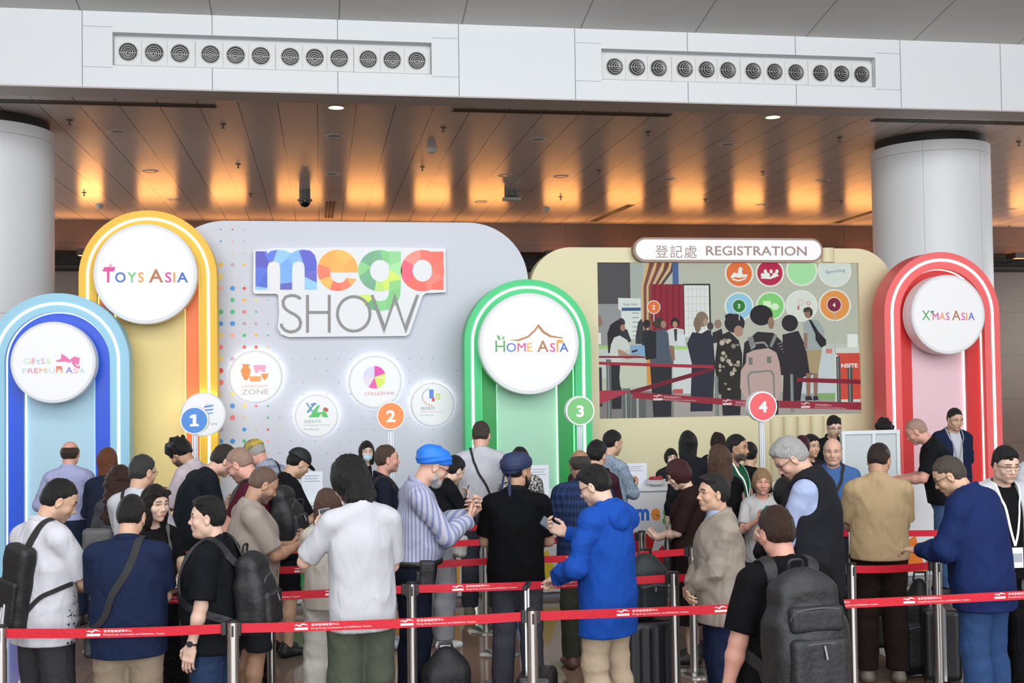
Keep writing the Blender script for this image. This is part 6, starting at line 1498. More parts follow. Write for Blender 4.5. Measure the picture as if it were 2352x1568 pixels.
xx = at(1506, 1115, 12.0)[0]; MB().lathe((xx, 12.0, 1.10), [(.05, 0), (.10, .03), (.11, .07), (.10, .07), (.09, .035)], 20).build('bowl', mat('clear_bowl', (.6, .6, .62), .1), t, smooth=True)
q = MB(); rs = np.random.RandomState(4)
for i in range(22): a = rs.uniform(0, 6.28); d = rs.uniform(0, .07); c = (xx+d*math.cos(a), 12.0+d*math.sin(a), 1.16+rs.uniform(0, .03)); q.box((c[0]-.015, c[1]-.012, c[2]), (c[0]+.015, c[1]+.012, c[2]+.016))
tag(q.build('sweets', mat('sweet_red', (.45, .06, .07), .3), t), kind='stuff')
# ---------------------------------------------------------------- numbered signs on poles
def number_sign(n, cxp, cyp, col, Y, label):
    p = at(cxp, cyp, Y); r = at(cxp+33, cyp, Y)[0]-p[0]; t = wroot('number_sign', (p[0], Y, 0), label, 'number sign', 'numbered queue signs')
    MB().cyl((p[0], Y+.03, 0), (p[0], Y+.03, .02), .16, None, 32).build('base_plate', mat('steel_base', (.5, .5, .5), .3, .7), t, smooth=True)
    alu = mat('anodised_aluminium', (.62, .65, .70), .35, .5)
    q = MB(); q.box((p[0]-.027, Y+.012, .02), (p[0]+.027, Y+.048, p[2]-r*.6))
    q.build('pole', alu, t)
    for s_ in (-1, 1): MB().box((p[0]+s_*.012-.003, Y+.010, .03), (p[0]+s_*.012+.003, Y+.014, p[2]-r*.98)).build('groove', mat('groove_dark', (.18, .2, .23), .5), t)
    MB().lathe((p[0], Y-.03, p[2]), [(r*.985, 0), (r, .006), (r, .10)], 48, 'y').build('disc', mat('disc_white', (.82, .83, .85), .35), t, smooth=True, angle=40)
    MB().lathe((p[0], Y-.032, p[2]), [(r*.9, 0), (r*.9, .004)], 48, 'y').build('face', mat('ink_'+col, rgb(col), .35), t)
    if n == 1: MB().prism([(p[0]-.045, p[2]-.062), (p[0]+.045, p[2]-.062), (p[0]+.045, p[2]-.038), (p[0]+.020, p[2]-.038), (p[0]+.020, p[2]+.063), (p[0]-.012, p[2]+.063), (p[0]-.045, p[2]+.048), (p[0]-.045, p[2]+.022), (p[0]-.016, p[2]+.028), (p[0]-.016, p[2]-.038), (p[0]-.045, p[2]-.038)], Y-.035, Y-.033).build('numeral', mat('numeral_white', (.88, .88, .88), .4), t)
    else: text_on('numeral', str(n), (p[0], Y-.034, p[2]-.062), .125, mat('numeral_white', (.88, .88, .88), .4), t, .001, .045, sx=1.15)
for n, x, y, c, Y, l in ((1, 447, 965, '3f80cc', 12.6, 'white-rimmed blue disc sign numbered 1 on an aluminium pole'), (2, 897.5, 954.5, 'ef8440', 12.6, 'white-rimmed orange disc sign numbered 2 on an aluminium pole'),
                       (3, 1331.5, 943, '6bb86b', 12.6, 'white-rimmed green disc sign numbered 3 on an aluminium pole'), (4, 1750, 933, 'e4545a', 12.6, 'white-rimmed red disc sign numbered 4 on an aluminium pole')): number_sign(n, x, y, c, Y, l)
# ---------------------------------------------------------------- queue barriers
def belt_unit():
    me = []
    for tx, x, z, h, w in (('香港會議展覽中心', .095, .028, .011, .155), ('Hong Kong Convention and Exhibition Centre', .095, .010, .010, .335)):
        m = text_mesh(tx, h, 0.0, .006, 'LEFT', res=1); n = len(m.vertices); co = np.zeros(n*3, 'f'); m.vertices.foreach_get('co', co); co = co.reshape(-1, 3)
        wd = co[:, 0].max()-co[:, 0].min(); co[:, 0] = (co[:, 0]-co[:, 0].min())*w/wd+x; co[:, 1] += z
        me.append((np.stack([co[:, 0], co[:, 0]*0, co[:, 1]], 1), [tuple(p.vertices) for p in m.polygons]))
    for q in bird(0, 0, .082, .036):
        o = ccw([(a, .044-b_) for a, b_ in q]); from mathutils.geometry import tessellate_polygon as tp
        tr = tp([[Vector((p[0], p[1], 0)) for p in o]])
        me.append((np.array([(p[0], 0, p[1]) for p in o]), [tuple(t) for t in tr]))
    V, F = [], []
    for v, f in me: o = len(V); V += [tuple(p) for p in v]; F += [tuple(i+o for i in q) for q in f]
    return V, F
BU = belt_unit(); BUM = MB().add(*BU).mesh('belt_print'); BUM.materials.append(mat('belt_ink', (.85, .80, .80), .5))
beltm = mat('belt_red', rgb('c8102a'), .5, bump=.1, bscale=60)
def belt_between(parent, a, b_, phase=0.0, z=.904, both=False):
    a = np.array(a, float); b_ = np.array(b_, float); L = np.linalg.norm(b_-a); ang = math.atan2(b_[1]-a[1], b_[0]-a[0]); n = 12
    vs = []
    for yy in (-.0008, .0008):
        for zz in (0, .052):
            for i in range(n+1): t = i/n; vs.append((L*t, yy, zz-.010*math.sin(math.pi*t)))
    k = n+1; fs = []
    for i in range(n): fs += [(i, i+1, k+i+1, k+i), (2*k+i, 3*k+i, 3*k+i+1, 2*k+i+1), (k+i, k+i+1, 3*k+i+1, 3*k+i), (i, 2*k+i, 2*k+i+1, i+1)]
    M = Matrix.Translation((a[0], a[1], z)) @ Matrix.Rotation(ang, 4, 'Z')
    mb = MB(); mb.add(vs, fs); me = mb.mesh('belt'); me.transform(M); o = link('belt', me, parent, None, beltm)
    x = .08+phase
    while x+.44 < L:
        p = bpy.data.objects.new('belt_print', BUM); COL.objects.link(p); p.parent = o; p.matrix_local = M @ Matrix.Translation((x, -.0016, .003-.010*math.sin(math.pi*(x+.2)/L))); x += .585
    return o
steel = mat('brushed_steel', (.52, .50, .48), .24, .95)
darks = mat('black_plastic', (.015, .015, .017), .4)
def stanchion(x, Y, label, belts=(), clip=()):
    t = wroot('queue_post', (x, Y, 0), label, 'barrier post', 'queue barrier posts')
    MB().lathe((x, Y, 0), [(.17, 0), (.17, .008), (.15, .022), (.05, .032)], 40).build('base', steel, t, smooth=True, angle=40)
    MB().cyl((x, Y, .03), (x, Y, .875), .0315, None, 28).build('pole', steel, t, smooth=True, angle=40)
    h = MB().cyl((x, Y, .875), (x, Y, .965), .033, None, 28); hd = h.build('head', steel, t, smooth=True, angle=40)
    MB().lathe((x, Y, .965), [(.034, 0), (.034, .006), (.026, .012)], 24).build('cap', darks, t, smooth=True)
    MB().box((x-.006, Y-.0345, .89), (x+.006, Y-.031, .95)).build('belt_slot', darks, hd)
    for i, (bx, by, ph) in enumerate(belts):
        d = nrm(np.array([bx-x, by-Y])); a = (x+d[0]*.03, Y+d[1]*.03); b_ = (bx-d[0]*.05, by-d[1]*.05)
        o = belt_between(t, a, b_, ph)
        MB().box((b_[0]-.014, b_[1]-.012, .895), (b_[0]+.014, b_[1]+.012, .965), .003).build('belt_clip', darks, o)
    for sx_ in clip: MB().box((x+sx_*.033-.012, Y-.016, .888), (x+sx_*.033+.012, Y+.016, .962), .003).build('belt_socket', darks, t)
    return t
def PX(px, py, z): q = atz(px, py, z); return q[0], q[1]
pa = (at(535, 1432, 6.58)[0], 6.58); pc_ = (at(1222, 1408, 6.52)[0], 6.52); pl = (at(4, 1455, 6.72)[0]-.01, 6.74); pr_ = (4.75, 6.45); pb = (at(945, 1338, 7.53)[0], 7.53)
stanchion(*pl, 'dark barrier post at the left edge of the picture', [(pa[0], pa[1], .35)])
stanchion(*pa, 'front steel barrier post beside the man in black shirt', [(pc_[0], pc_[1], .22)], (1,))
stanchion(*pc_, 'front steel barrier post before the man in the navy turban', [(pr_[0], pr_[1], .38)], (1,))
stanchion(*pr_, 'steel barrier post past the right edge, ending the front belt')
p7 = (at(1549, 1350, 7.5)[0], 7.5); p7l = (at(609, 1500, 7.6)[0]-1.0, 7.58); p7r = (at(2152, 1300, 7.55)[0], 7.55); p7m = (at(1965, 1310, 7.52)[0]-.02, 7.54)
stanchion(*pb, 'steel barrier post right of the man in white t-shirt', [(p7[0], p7[1], .15), ], (-1, 1))
stanchion(*p7l, 'steel barrier post behind the navy polo man, second row', [(pb[0], pb[1], .1)])
stanchion(*p7, 'steel barrier post in front of the man in beige jacket', [(p7m[0], p7m[1], .5)])
stanchion(*p7m, 'steel barrier post right of the man with the big backpack', [(p7r[0], p7r[1], .3)])
stanchion(*p7r, 'steel barrier post left of the man in blue blazer', [])
p8 = [(at(640, 1440, 8.5)[0]-.05, 8.5), (at(1140, 1300, 8.52)[0], 8.52), (at(1590, 1272, 8.58)[0], 8.58)]
stanchion(*p8[0], 'steel barrier post behind the man in beige t-shirt', [(p8[1][0], p8[1][1], .05)])
stanchion(*p8[1], 'dark-looking steel barrier post behind the man in the navy turban', [(p8[2][0], p8[2][1], .42)])
stanchion(*p8[2], 'steel barrier post behind the man in beige jacket, third row')
p9 = [(-2.15, 9.5), (at(1150, 1247, 9.5)[0]-.02, 9.5), (at(1474, 1220, 9.5)[0], 9.5), (at(2190, 1220, 9.0)[0], 9.0)]
stanchion(*p9[0], 'steel barrier post at the left, behind the woman with sunglasses', [(p9[1][0], p9[1][1], .3)])
stanchion(*p9[1], 'steel barrier post in the fourth row, left of the navy turban man', [(p9[2][0], p9[2][1], .1)])
stanchion(*p9[2], 'steel barrier post in front of the white lettered counter', [])
stanchion(*p9[3], 'steel barrier post hidden behind the man in blue blazer', [(p9[3][0]-1.6, 9.55, .1)])
stanchion(p9[3][0]-1.6, 9.55, 'steel barrier post behind the man in tan polo', [])
p10 = [(at(1113, 1200, 10.42)[0], 10.42), (at(430, 1240, 10.45)[0]-.7, 10.45)]
stanchion(*p10[1], 'farthest steel barrier post on the left side', [(p10[0][0], p10[0][1], .2)])
stanchion(*p10[0], 'tall-looking steel barrier post in the last row, below the green arch', [])
# ---------------------------------------------------------------- luggage
def bagmat(name, c, r=.6): return mat(name, c, r, bump=.25, bscale=30)
def suitcase(x, Y, w, d, h, label, col, handle=.98, rz=0.0, soft=False, metal=False, lean=0):
    t = empty('suitcase', (x, Y, 0), rz); tag(t, label, 'suitcase')
    m = mat('suitcase_shell', col, .35) if not soft else bagmat('suitcase_cloth', col)
    z0 = .05
    P = [rbox((0, 0, z0+(h-z0)/2), (w/2, d/2, (h-z0)/2), .035)]
    if not soft:
        for k in range(5): P.append(rbox((-w*.36+k*w*.18, -d/2, z0+(h-z0)/2), (w*.03, .008, (h-z0)*.42), .007, None, .004))
    else:
        P += [rbox((0, -d/2-.01, z0+(h-z0)*.33), (w*.42, .03, (h-z0)*.27), .02, None, .01), rbox((0, -d/2-.005, z0+(h-z0)*.78), (w*.42, .02, (h-z0)*.13), .015, None, .01)]
    solid('shell', P, .012, m, t)
    for a in (-1, 1):
        for b_ in (-1, 1): MB().cyl((a*w*.38-.01, b_*d*.36, .028), (a*w*.38+.01, b_*d*.36, .028), .028, None, 16).build('wheel', darks, t, smooth=True, angle=40)
    MB().box((-w/2, -.004, z0+.03), (w/2, .004, h+.001)).build('zip', mat('zip_grey', (.10, .10, .11), .4, .4), t) if not metal else MB().box((-w/2-.004, -.02, z0), (w/2+.004, .02, h+.004)).build('frame', mat('case_frame', (.6, .6, .62), .25, .8), t)
    if handle:
        al = mat('handle_tube', (.70, .70, .72), .25, .8)
        g = MB(); hx = w*.18
        for a in (-1, 1): MB().box((a*hx-.009, d*.25-.006, h-.01), (a*hx+.009, d*.25+.006, handle)).build('handle_tube', al, t)
        MB().box((-hx-.03, d*.25-.016, handle-.01), (hx+.03, d*.25+.016, handle+.02), .006).build('grip', darks, t)
    return t
def holdall(x, Y, z, w, d, h, label, col, rz=0.0, name='bag', cat='bag', taper=.8):
    t = empty(name, (x, Y, z), rz); tag(t, label, cat)
    P = [rbox((0, 0, h*.42), (w/2, d/2, h*.40), .06, None, .05), ell((0, 0, h*.75), (w/2*taper, d/2*.8, h*.27), None, .08), rbox((0, -d/2, h*.33), (w*.36, .03, h*.22), .025, None, .02), wob(.006, 22, int(x*7) % 50), half((0, 0, .003), (0, 0, -1))]
    solid('body', P, .013, bagmat('bag_cloth', col), t)
    MB().tube([(-.05, 0, h*.98), (-.04, 0, h*1.07), (.04, 0, h*1.07), (.05, 0, h*.98)], .01, 8).build('top_handle', darks, t, smooth=True)
    MB().tube([(-w*.33, -d/2-.028, h*.52), (0, -d/2-.036, h*.56), (w*.33, -d/2-.028, h*.52)], .004, 6).build('zip', mat('zip_grey', (.10, .10, .11), .4, .4), t, smooth=True)
    MB().box((-.006, -d/2-.045, h*.46), (.006, -d/2-.036, h*.53)).build('zip_pull', mat('zip_pull_metal', (.6, .6, .6), .3, .8), t)
    return t
q = at(1478, 1460, 7.85); suitcase(q[0], 7.85, .40, .26, .60, 'black hard-shell suitcase between the blue jacket man and the beige jacket man', (.008, .008, .010), .95)
holdall(q[0]+.02, 7.86, .605, .27, .24, .44, 'dark teal-black bag standing on the black suitcase', (.012, .018, .022), .2)
q = at(1240, 1500, 7.15); suitcase(q[0]-.02, 7.15, .34, .22, .46, 'small black cabin suitcase with silver handle held by the blue jacket man', (.010, .010, .012), .98, 1.25)
q = at(1010, 1540, 7.78)
holdall(q[0]+.03, 7.68, .0, .30, .24, .50, 'black soft backpack standing on the floor by the striped shirt man', (.010, .010, .012), .1, 'backpack', 'backpack')
q = at(2085, 1480, 8.35); suitcase(q[0]-.06, 8.95, .42, .30, .52, 'black soft trolley case behind the man in tan polo', (.008, .008, .010), 1.02, soft=True)
holdall(q[0]+.02, 8.18, .0, .40, .24, .72, 'large black travel bag slouching beside the man in tan polo', (.007, .007, .009), -.2, taper=.45)
q = at(2163, 1500, 7.95); suitcase(q[0]+.0, 7.98, .40, .26, .56, 'silver-framed black suitcase left of the man in blue blazer', (.012, .012, .014), .98, 1.2, metal=True)
q = at(437, 1300, 8.3); suitcase(q[0], 8.3, .38, .26, .60, 'dark suitcase with tall black handle behind the man in black shirt', (.012, .012, .014), 1.08)
q = at(632, 1240, 9.0)
MB_ = MB()
# ---------------------------------------------------------------- the visitors
def smoothp(p, n=6):
    p = [np.array(q, float) for q in p]; o = []
    for i in range(len(p)-1):
        p0, p1, p2, p3 = p[max(i-1, 0)], p[i], p[i+1], p[min(i+2, len(p)-1)]
        for t in np.linspace(0, 1, n, endpoint=False): o.append(.5*((2*p1)+(-p0+p2)*t+(2*p0-5*p1+4*p2-p3)*t*t+(-p0+3*p1-3*p2+p3)*t**3))
    return o+[p[-1]]
def on_person(c, name, label, cat):
    t = empty(name, tuple(c['base']), c['a']); t.scale = (c['s'],)*3; tag(t, label, cat); return t
def backpack(c, label, w=.30, d=.16, h=.46, col=(.010, .010, .012), dz=0., big=False, front=True, loose=.03, dx=0.):
    t = on_person(c, 'backpack', label, 'backpack'); R = c['R2']; g = c['g']; back = -(.117*g+loose+d/2+.012)
    o = c['chest']+R@np.array([dx, back, -.06+dz]); m = bagmat('backpack_cloth', col, .55)
    def Q(x, y, z): return o+R@np.array([x, y, z])
    P = [rbox(Q(0, 0, -h*.16), (w/2, d/2, h*.34), .055, R, .02), rbox(Q(0, .01, h*.14), (w*.43, d*.44, h*.30), .055, R, .06), ell(Q(0, .01, h*.40), (w*.34, d*.38, h*.13), R, .05), ell(Q(0, -d*.35, -h*.12), (w*.44, d*.34, h*.34), R, .05), wob(.004, 22, c['seed']), wob(.002, 17, c['seed']+1, (1, 1, 1), True)]
    solid('main_body', P, .010 if c['near'] == 1 else .013, m, t)
    solid('front_pocket', [rbox(Q(0, -d*.52-.012, -h*.20), (w*.38, .036, h*.22), .03, R, .01), wob(.002, 40, 3)], .009, m, t)
    if big: solid('upper_pocket', [rbox(Q(0, -d*.50-.008, h*.16), (w*.36, .028, h*.10), .024, R, .01)], .009, m, t)
    zc = mat('zip_grey', (.10, .10, .11), .4, .4)
    for z_, dd in ((-h*.02, .045), (h*.24, .030)):
        pts = smoothp([Q(-w*.36, -d*.52-dd*.4, z_-.05), Q(-w*.30, -d*.52-dd*.9, z_-.01), Q(0, -d*.52-dd-.002, z_+.004), Q(w*.30, -d*.52-dd*.9, z_-.01), Q(w*.36, -d*.52-dd*.4, z_-.05)], 5)
        MB().tube(pts, .0035, 6).build('zip', zc, t, smooth=True)
    mb = MB(); mb.tube([Q(.01, -d*.52-.052, -h*.03), Q(.015, -d*.52-.062, -h*.13)], .005, 6); mb.build('zip_pull', mat('zip_pull_metal', (.45, .45, .45), .3, .8), t)
    MB().tube(smoothp([Q(-.035, d*.3, h*.50), Q(-.03, d*.25, h*.50+.045), Q(.03, d*.25, h*.50+.045), Q(.035, d*.3, h*.50)], 4), .008, 8).build('grab_handle', m, t, smooth=True)
    nb, R3 = c['nb'], c['R3']; sh = c['sh']
    for q in (-1, 1):
        mb = MB(); f = .117*g+loose+.008+c['belly']*.4
        pts = [Q(q*w*.22, d*.45, h*.36), nb+R3@np.array([q*sh*.62, -.085, .005]), nb+R3@np.array([q*sh*.60, -.01, .032]), nb+R3@np.array([q*sh*.62, .055, .0]), c['chest']+R@np.array([q*.11, f-.01, .04]), c['chest']+R@np.array([q*.135, f-.035, -.10]), c['waist']+c['R1']@np.array([q*(.155*g+loose), 0, -.0]), Q(q*w*.45, d*.2, -h*.38)]
        if not front: pts = pts[:4]
        ribbon(mb, pts[:1]+onto(c, smoothp(pts)[3:-3], .009)+pts[-1:] if front else onto(c, smoothp(pts)), .030 if big else .024, c, .010)
        mb.build('shoulder_strap', m, t, smooth=True, angle=60)
    return t
def sling(c, label, off, half_, col=(.010, .010, .011), R=None, name='shoulder_bag', pocket=True):
    "small bag worn on the body at an offset from the waist"
    t = on_person(c, name, label, 'bag'); R = c['R1'] if R is None else c['R1']@R; o = c['waist']+c['R1']@np.array(off, float); m = bagmat('bag_cloth', col, .55)
    solid('body', [rbox(o, half_, min(half_)*.75, R, .01), wob(.003, 30, 5)], .009, m, t)
    if pocket: solid('front_pocket', [rbox(o+R@np.array([0, -half_[1], -half_[2]*.3]), (half_[0]*.8, .018, half_[2]*.5), .014, R, .01)], .008, m, t)
    return t
def held_bag(c, sd, label, w, d, h, col, drop=.22, name='tote_bag', cat='bag', text=None, rz=0.):
    "bag that hangs from the hand or forearm"
    t = on_person(c, name, label, cat); S, E, Wp, RH, cu = c['arms'][sd]; p = (Wp+E)/2 if drop < .2 else Wp+RH[:, 1]*.07; m = bagmat('tote_cloth', col, .7); R = Rz(rz); o = p-np.array([0, 0, drop+h/2])
    solid('body', [rbox(o, (w/2, d/2, h/2), .02, R, .01), wob(.006, 18, 7, (1, 1, .5))], .011, m, t)
    for q in (-1, 1):
        pts = smoothp([o+R@np.array([-w*.25, q*d*.35, h*.48]), p+R@np.array([-.02, q*.012, -.0]), p+R@np.array([.02, q*.012, -.0]), o+R@np.array([w*.25, q*d*.35, h*.48])], 6)
        MB().tube(pts, .006, 6, False, 1.6).build('handle', m, t, smooth=True)
    return t
def C(h, **k): c_ = rgb(h); return cloth('cloth_'+h, tuple(v*(.78-.16*sum(c_)/3) for v in c_), **k)
def tee(h, **k): k.setdefault('kind', 'tee'); k['mat'] = C(h, **k.pop('pat', {})); return k
def polo(h, **k): return tee(h, kind='polo', name='polo_shirt', **k)
def shirt(h, **k): k.setdefault('sleeve', 2); return tee(h, kind='shirt', **k)
def pants(h, **k): k['mat'] = C(h, **k.pop('pat', {})); return k
def shoe(h): return mat('shoe_'+h, rgb(h), .5)
def layer(c, t): make_top(c, t, (.009, .011, .014)[c['near']-1])
def opening(w, y0=.0):
    return lambda c: rbox(c['chest']+c['R2']@np.array([0, .20, -.25]), (w, .16, .75), .01, c['R2'], .01, 's')
def hood(c, m):
    nb, R3 = c['nb'], c['R3']; P = [cap(nb+R3@np.array([-.075, -.04, .025]), nb+R3@np.array([0, -.095, .015]), .036, .045, .02), cap(nb+R3@np.array([.075, -.04, .025]), nb+R3@np.array([0, -.095, .015]), .036, .045, .02), cap(nb+R3@np.array([-.11, -.07, -.0]), nb+R3@np.array([0, -.125, -.09]), .022, .034, .02), cap(nb+R3@np.array([.11, -.07, -.0]), nb+R3@np.array([0, -.125, -.09]), .022, .034, .02), ell(nb+R3@np.array([0, -.105, -.05]), (.095, .040, .085), R3, .03),
         cap(nb+R3@np.array([.08, -.02, .03]), nb+R3@np.array([.06, .06, .0]), .035, .025, .02), cap(nb+R3@np.array([-.08, -.02, .03]), nb+R3@np.array([-.06, .06, .0]), .035, .025, .02), wob(.004, 40, 3), cap(nb+R3@np.array([0, 0, -.02]), c['hc'], .066, .07, .01, None, 's')]
    solid('hood', P, .010, m, c['root'])
def phone(c, label, sd=1, **k): phone_in(c, label, sd, **k)
BK = (.010, .009, .009)
P_ = person
# ---- lane nearest the photographer
c = P_('man in white short-sleeved shirt with black sling bag, at the left edge, looking down', 155, 1103, 7.15, 42, polo('e6e6ef', hem=.80, loose=.026, sleeve=.85), pants('3d3d42', loose=.02), shoe('202020'), 'asian', 'short', BK, .007, girth=.12, hyaw=-32, hpitch=24, R='phone', L='phonelo', stub=.3, near=1)
crossband(c, 1, (.012, .012, .013), .022, True, False, -.05, .034); sb = sling(c, 'black slim sling backpack on the back of the man in white shirt, left', (.0, -.185, .06), (.10, .055, .25), R=Ry(.18), name='sling_backpack')
w_ = c['waist']; st_ = MB(); ribbon(st_, onto(c, smoothp([w_+np.array([.175, .02, .07]), w_+np.array([.16, -.06, .04]), w_+np.array([.12, -.12, .0]), w_+np.array([.04, -.17, -.11])]), .008), .013, c); st_.build('lower_strap', mat('webbing', BLACK, .8), sb, smooth=True, angle=60)
for k in range(3): MB().add([tuple(w_+c['R1']@np.array([x + k*.024, -.265, z])) for x, z in ((-.075, -.14), (-.063, -.14), (-.045, -.075+.02*k), (-.050, -.062+.02*k))]+[tuple(w_+c['R1']@np.array([x + k*.024, -.255, z])) for x, z in ((-.075, -.14), (-.063, -.14), (-.045, -.075+.02*k), (-.050, -.062+.02*k))], [(0, 1, 2, 3), (7, 6, 5, 4), (0, 4, 5, 1), (1, 5, 6, 2), (2, 6, 7, 3), (3, 7, 4, 0)]).build('white_stripe', mat('stripe_white', (.7, .72, .76), .7), sb)
tri = MB(); rs = np.random.RandomState(3)
for i in range(150):
    z = .83+.36*rs.rand()**1.3; a = rs.uniform(-.15, 1.05)+(z-.83)*.9; r = .004+.010*(1.2-z)/.4*rs.rand(); ph = rs.uniform(0, 2.1); q = [np.array([.17*math.cos(a)+.0, .17*math.sin(a), z])+np.array([-math.sin(a), math.cos(a), 0])*r*math.cos(ph+k*2.094)+np.array([0, 0, 1.])*r*math.sin(ph+k*2.094) for k in range(3)]
    tri.add([onto(c, [p, p, p], .0015, .2)[1] for p in q], [(0, 1, 2)])
tag(tri.build('printed_triangles', mat('ink_navy', (.02, .02, .05), .7), c['root']), kind='stuff')
c = P_('man in navy polo shirt and khaki trousers seen from behind, crossbody strap', 305, 1138, 6.98, 3, polo('1e2946', hem=.80, loose=.024, sleeve=.8), pants('a3937f', loose=.022), shoe('303030'), 'asian', 'short', BK, .010, girth=.20, belly=.03, sw=1.06, hyaw=-8, hpitch=14, R='phonelo', L='phonelo', near=1)
crossband(c, 1, (.015, .016, .018), .022, True, True, .0, .034); sling(c, 'small dark bag on the left hip of the man in navy polo shirt', (-.215, .02, -.19), (.035, .09, .10), pocket=False)
c = P_('woman in black t-shirt with sunglasses on her head, holding a phone', 357, 1114, 7.75, 148, tee('16161a', hem=.94, sleeve=.6), dict(kind='skirt', mat=cloth('skirt_print', rgb('131316'), pattern='specks', col2=(.0, .0, .0)), end=.15), shoe('1a1a1a'), 'asianp', 'long', (.012, .008, .007), male=False, hyaw=8, hpitch=2, R='phonelo', L='phonelo', near=1, extras=[(sunglasses_up,)])
c['root'].children[0]; phone(c, 'phone in a grey case held by the woman in black t-shirt', 1, case=(.4, .38, .36), tilt=((.3, .9, .1), (0, -.3, 1))); crossband(c, -1, (.12, .12, .10), .018, True, True, 0, .03)
sling(c, 'grey-green shoulder bag carried by the woman in black t-shirt', (.19, .06, -.12), (.05, .12, .08), (.10, .11, .09))
c = P_('man in black short-sleeved shirt and jeans facing left, black backpack on', 480, 1140, 6.98, -72, polo('15171c', hem=.80, loose=.03, sleeve=.88), pants('2f4263', loose=.022), shoe('202020'), 'asianp', 'side', BK, .010, girth=.14, belly=.05, fat=.006, hyaw=18, hpitch=-2, R='hang', L='hang', near=1, hs=1.04, extras=[(watch, -1)])
backpack(c, 'black backpack on the man in black shirt facing left', .30, .18, .50, dz=-.05)
c = P_('man in plain white t-shirt and olive shorts seen from behind, shaggy black hair', 790, 1052, 7.0, -14, tee('e3e5ec', hem=.80, loose=.022, sleeve=.88), pants('565d50', kind='shorts', end=.50, loose=.03), shoe('2a2a2a'), 'pale', 'mop', BK, .024, girth=-.03, sw=.96, lean=4, hyaw=28, hpitch=22, R='phonelo', L=('phonehi', (-.16, .30, 1.30)), near=1, hs=1.04)
phone(c, 'phone in a pale blue case held up by the man in white t-shirt', -1, case=(.55, .68, .75), screen=(.10, .11, .12), tilt=((-.15, .25, .95), (.1, -.95, .3)), off=(0, .10, -.01))
c = P_('man in bright blue hooded jacket with glasses, hand on a suitcase handle', 1352, 1070, 7.1, -35, tee('1f52b4', name='jacket', hem=.70, loose=.040, sleeve=2, wr=.006, flare=.005, neck=.072, cuff=.004), pants('cdb89e', loose=.02), shoe('303030'), 'asianp', 'spiky', BK, .012, hyaw=22, hpitch=20, R=('phone', (.05, .40, 1.28)), L=('handle', (-.20, .25, 1.04)), near=1, extras=[(glasses,)])
hood(c, C('1f52b4')); phone(c, 'dark blue phone in the right hand of the man in blue jacket', 1, case=(.04, .06, .10), tilt=((-.6, .5, .6), (-.2, -.8, .5)), off=(0, .10, -.01))
c = P_('older man in beige zip jacket facing left with folded hands', 1642, 1088, 7.15, -82, tee('a89c8f', kind='jacket', name='jacket', hem=.76, loose=.042, sleeve=2, wr=.007, neck=.07), pants('1c2540', loose=.02), shoe('202020'), 'asian', 'side', (.020, .019, .018), .012, girth=.10, hyaw=12, hpitch=-4, R='clasp', L='clasp', near=1, hs=1.04)
make_c = c; solid('inner_shirt', [cap(c['nb']+c['R3']@np.array([0, .015, -.04]), c['nb']+c['R3']@np.array([0, .02, .035]), .078, .064, .01), cap(c['nb']+c['R3']@np.array([0, .08, -.02]), c['chest']+c['R2']@np.array([0, .13, -.02]), .03, .02, .02)], .009, C('b4c4e0'), c['root'])
c = P_('man in light blue shirt and black vest with wavy grey hair, looking down left', 1788, 1012, 7.3, -48, shirt('b5c4ea', hem=.86, loose=.028, wr=.006), pants('20222a'), shoe('202020'), 'light', 'spiky', (.36, .36, .35), .014, girth=.10, hyaw=30, hpitch=34, hunch=14, R='clasp', L='phonelo', near=1, browc=(.2, .2, .2), extras=[(glasses,)])
layer(c, tee('23242a', kind='vest', name='vest', hem=.76, loose=.048, neck=.075)); MB().tube([c['nb']+c['R3']@np.array(q) for q in ((-.07, -.04, .035), (0, -.085, .03), (.07, -.04, .035))], .016, 8, False, 1.8).build('vest_collar', C('23242a'), c['root'], smooth=True)
c = P_('man in dark blue blazer and jeans, glasses, bending over papers at the right', 2160, 1052, 7.05, -30, tee('1f2f60', kind='blazer', name='blazer', hem=.76, loose=.040, sleeve=2, wr=.005, neck=.07), pants('34507e', loose=.02), shoe('2a2a2a'), 'asian', 'short', (.07, .055, .045), .005, girth=.14, hyaw=30, hpitch=22, lean=10, hunch=18, R='phonelo', L=('reach', (-.17, .34, 1.10)), near=1, extras=[(glasses,)])
c = P_('young man in open white shirt over black t-shirt with glasses and white lanyard', 2312, 1026, 7.5, 182, tee('131316', hem=.82), pants('141417'), shoe('202020'), 'asianp', 'spiky', BK, .013, hpitch=10, R='hang', L='hang', near=1, extras=[(glasses,)])
layer(c, tee('dfe1e6', name='overshirt', hem=.74, loose=.040, sleeve=1.9, neck=.085, cut=[opening(.075)])); cord(c, (.78, .78, .80), True, (.75, .76, .80), .07)
# ---- the man in front of the rope
c = P_('large man in black t-shirt with big black backpack, seen from behind in the foreground', 1778, 1164, 5.25, -6, tee('101013', hem=.80, loose=.03, sleeve=.85), pants('17171a'), shoe('202020'), 'pink', 'short', (.035, .016, .010), .012, girth=.24, sw=1.06, hpitch=10, hyaw=4, R='hangout', L='hangout', near=1)
backpack(c, 'big black backpack with several pockets on the man in the foreground',   .38, .21, .60, (.014, .014, .016), dz=-.03, big=True, dx=-.06, loose=.035)
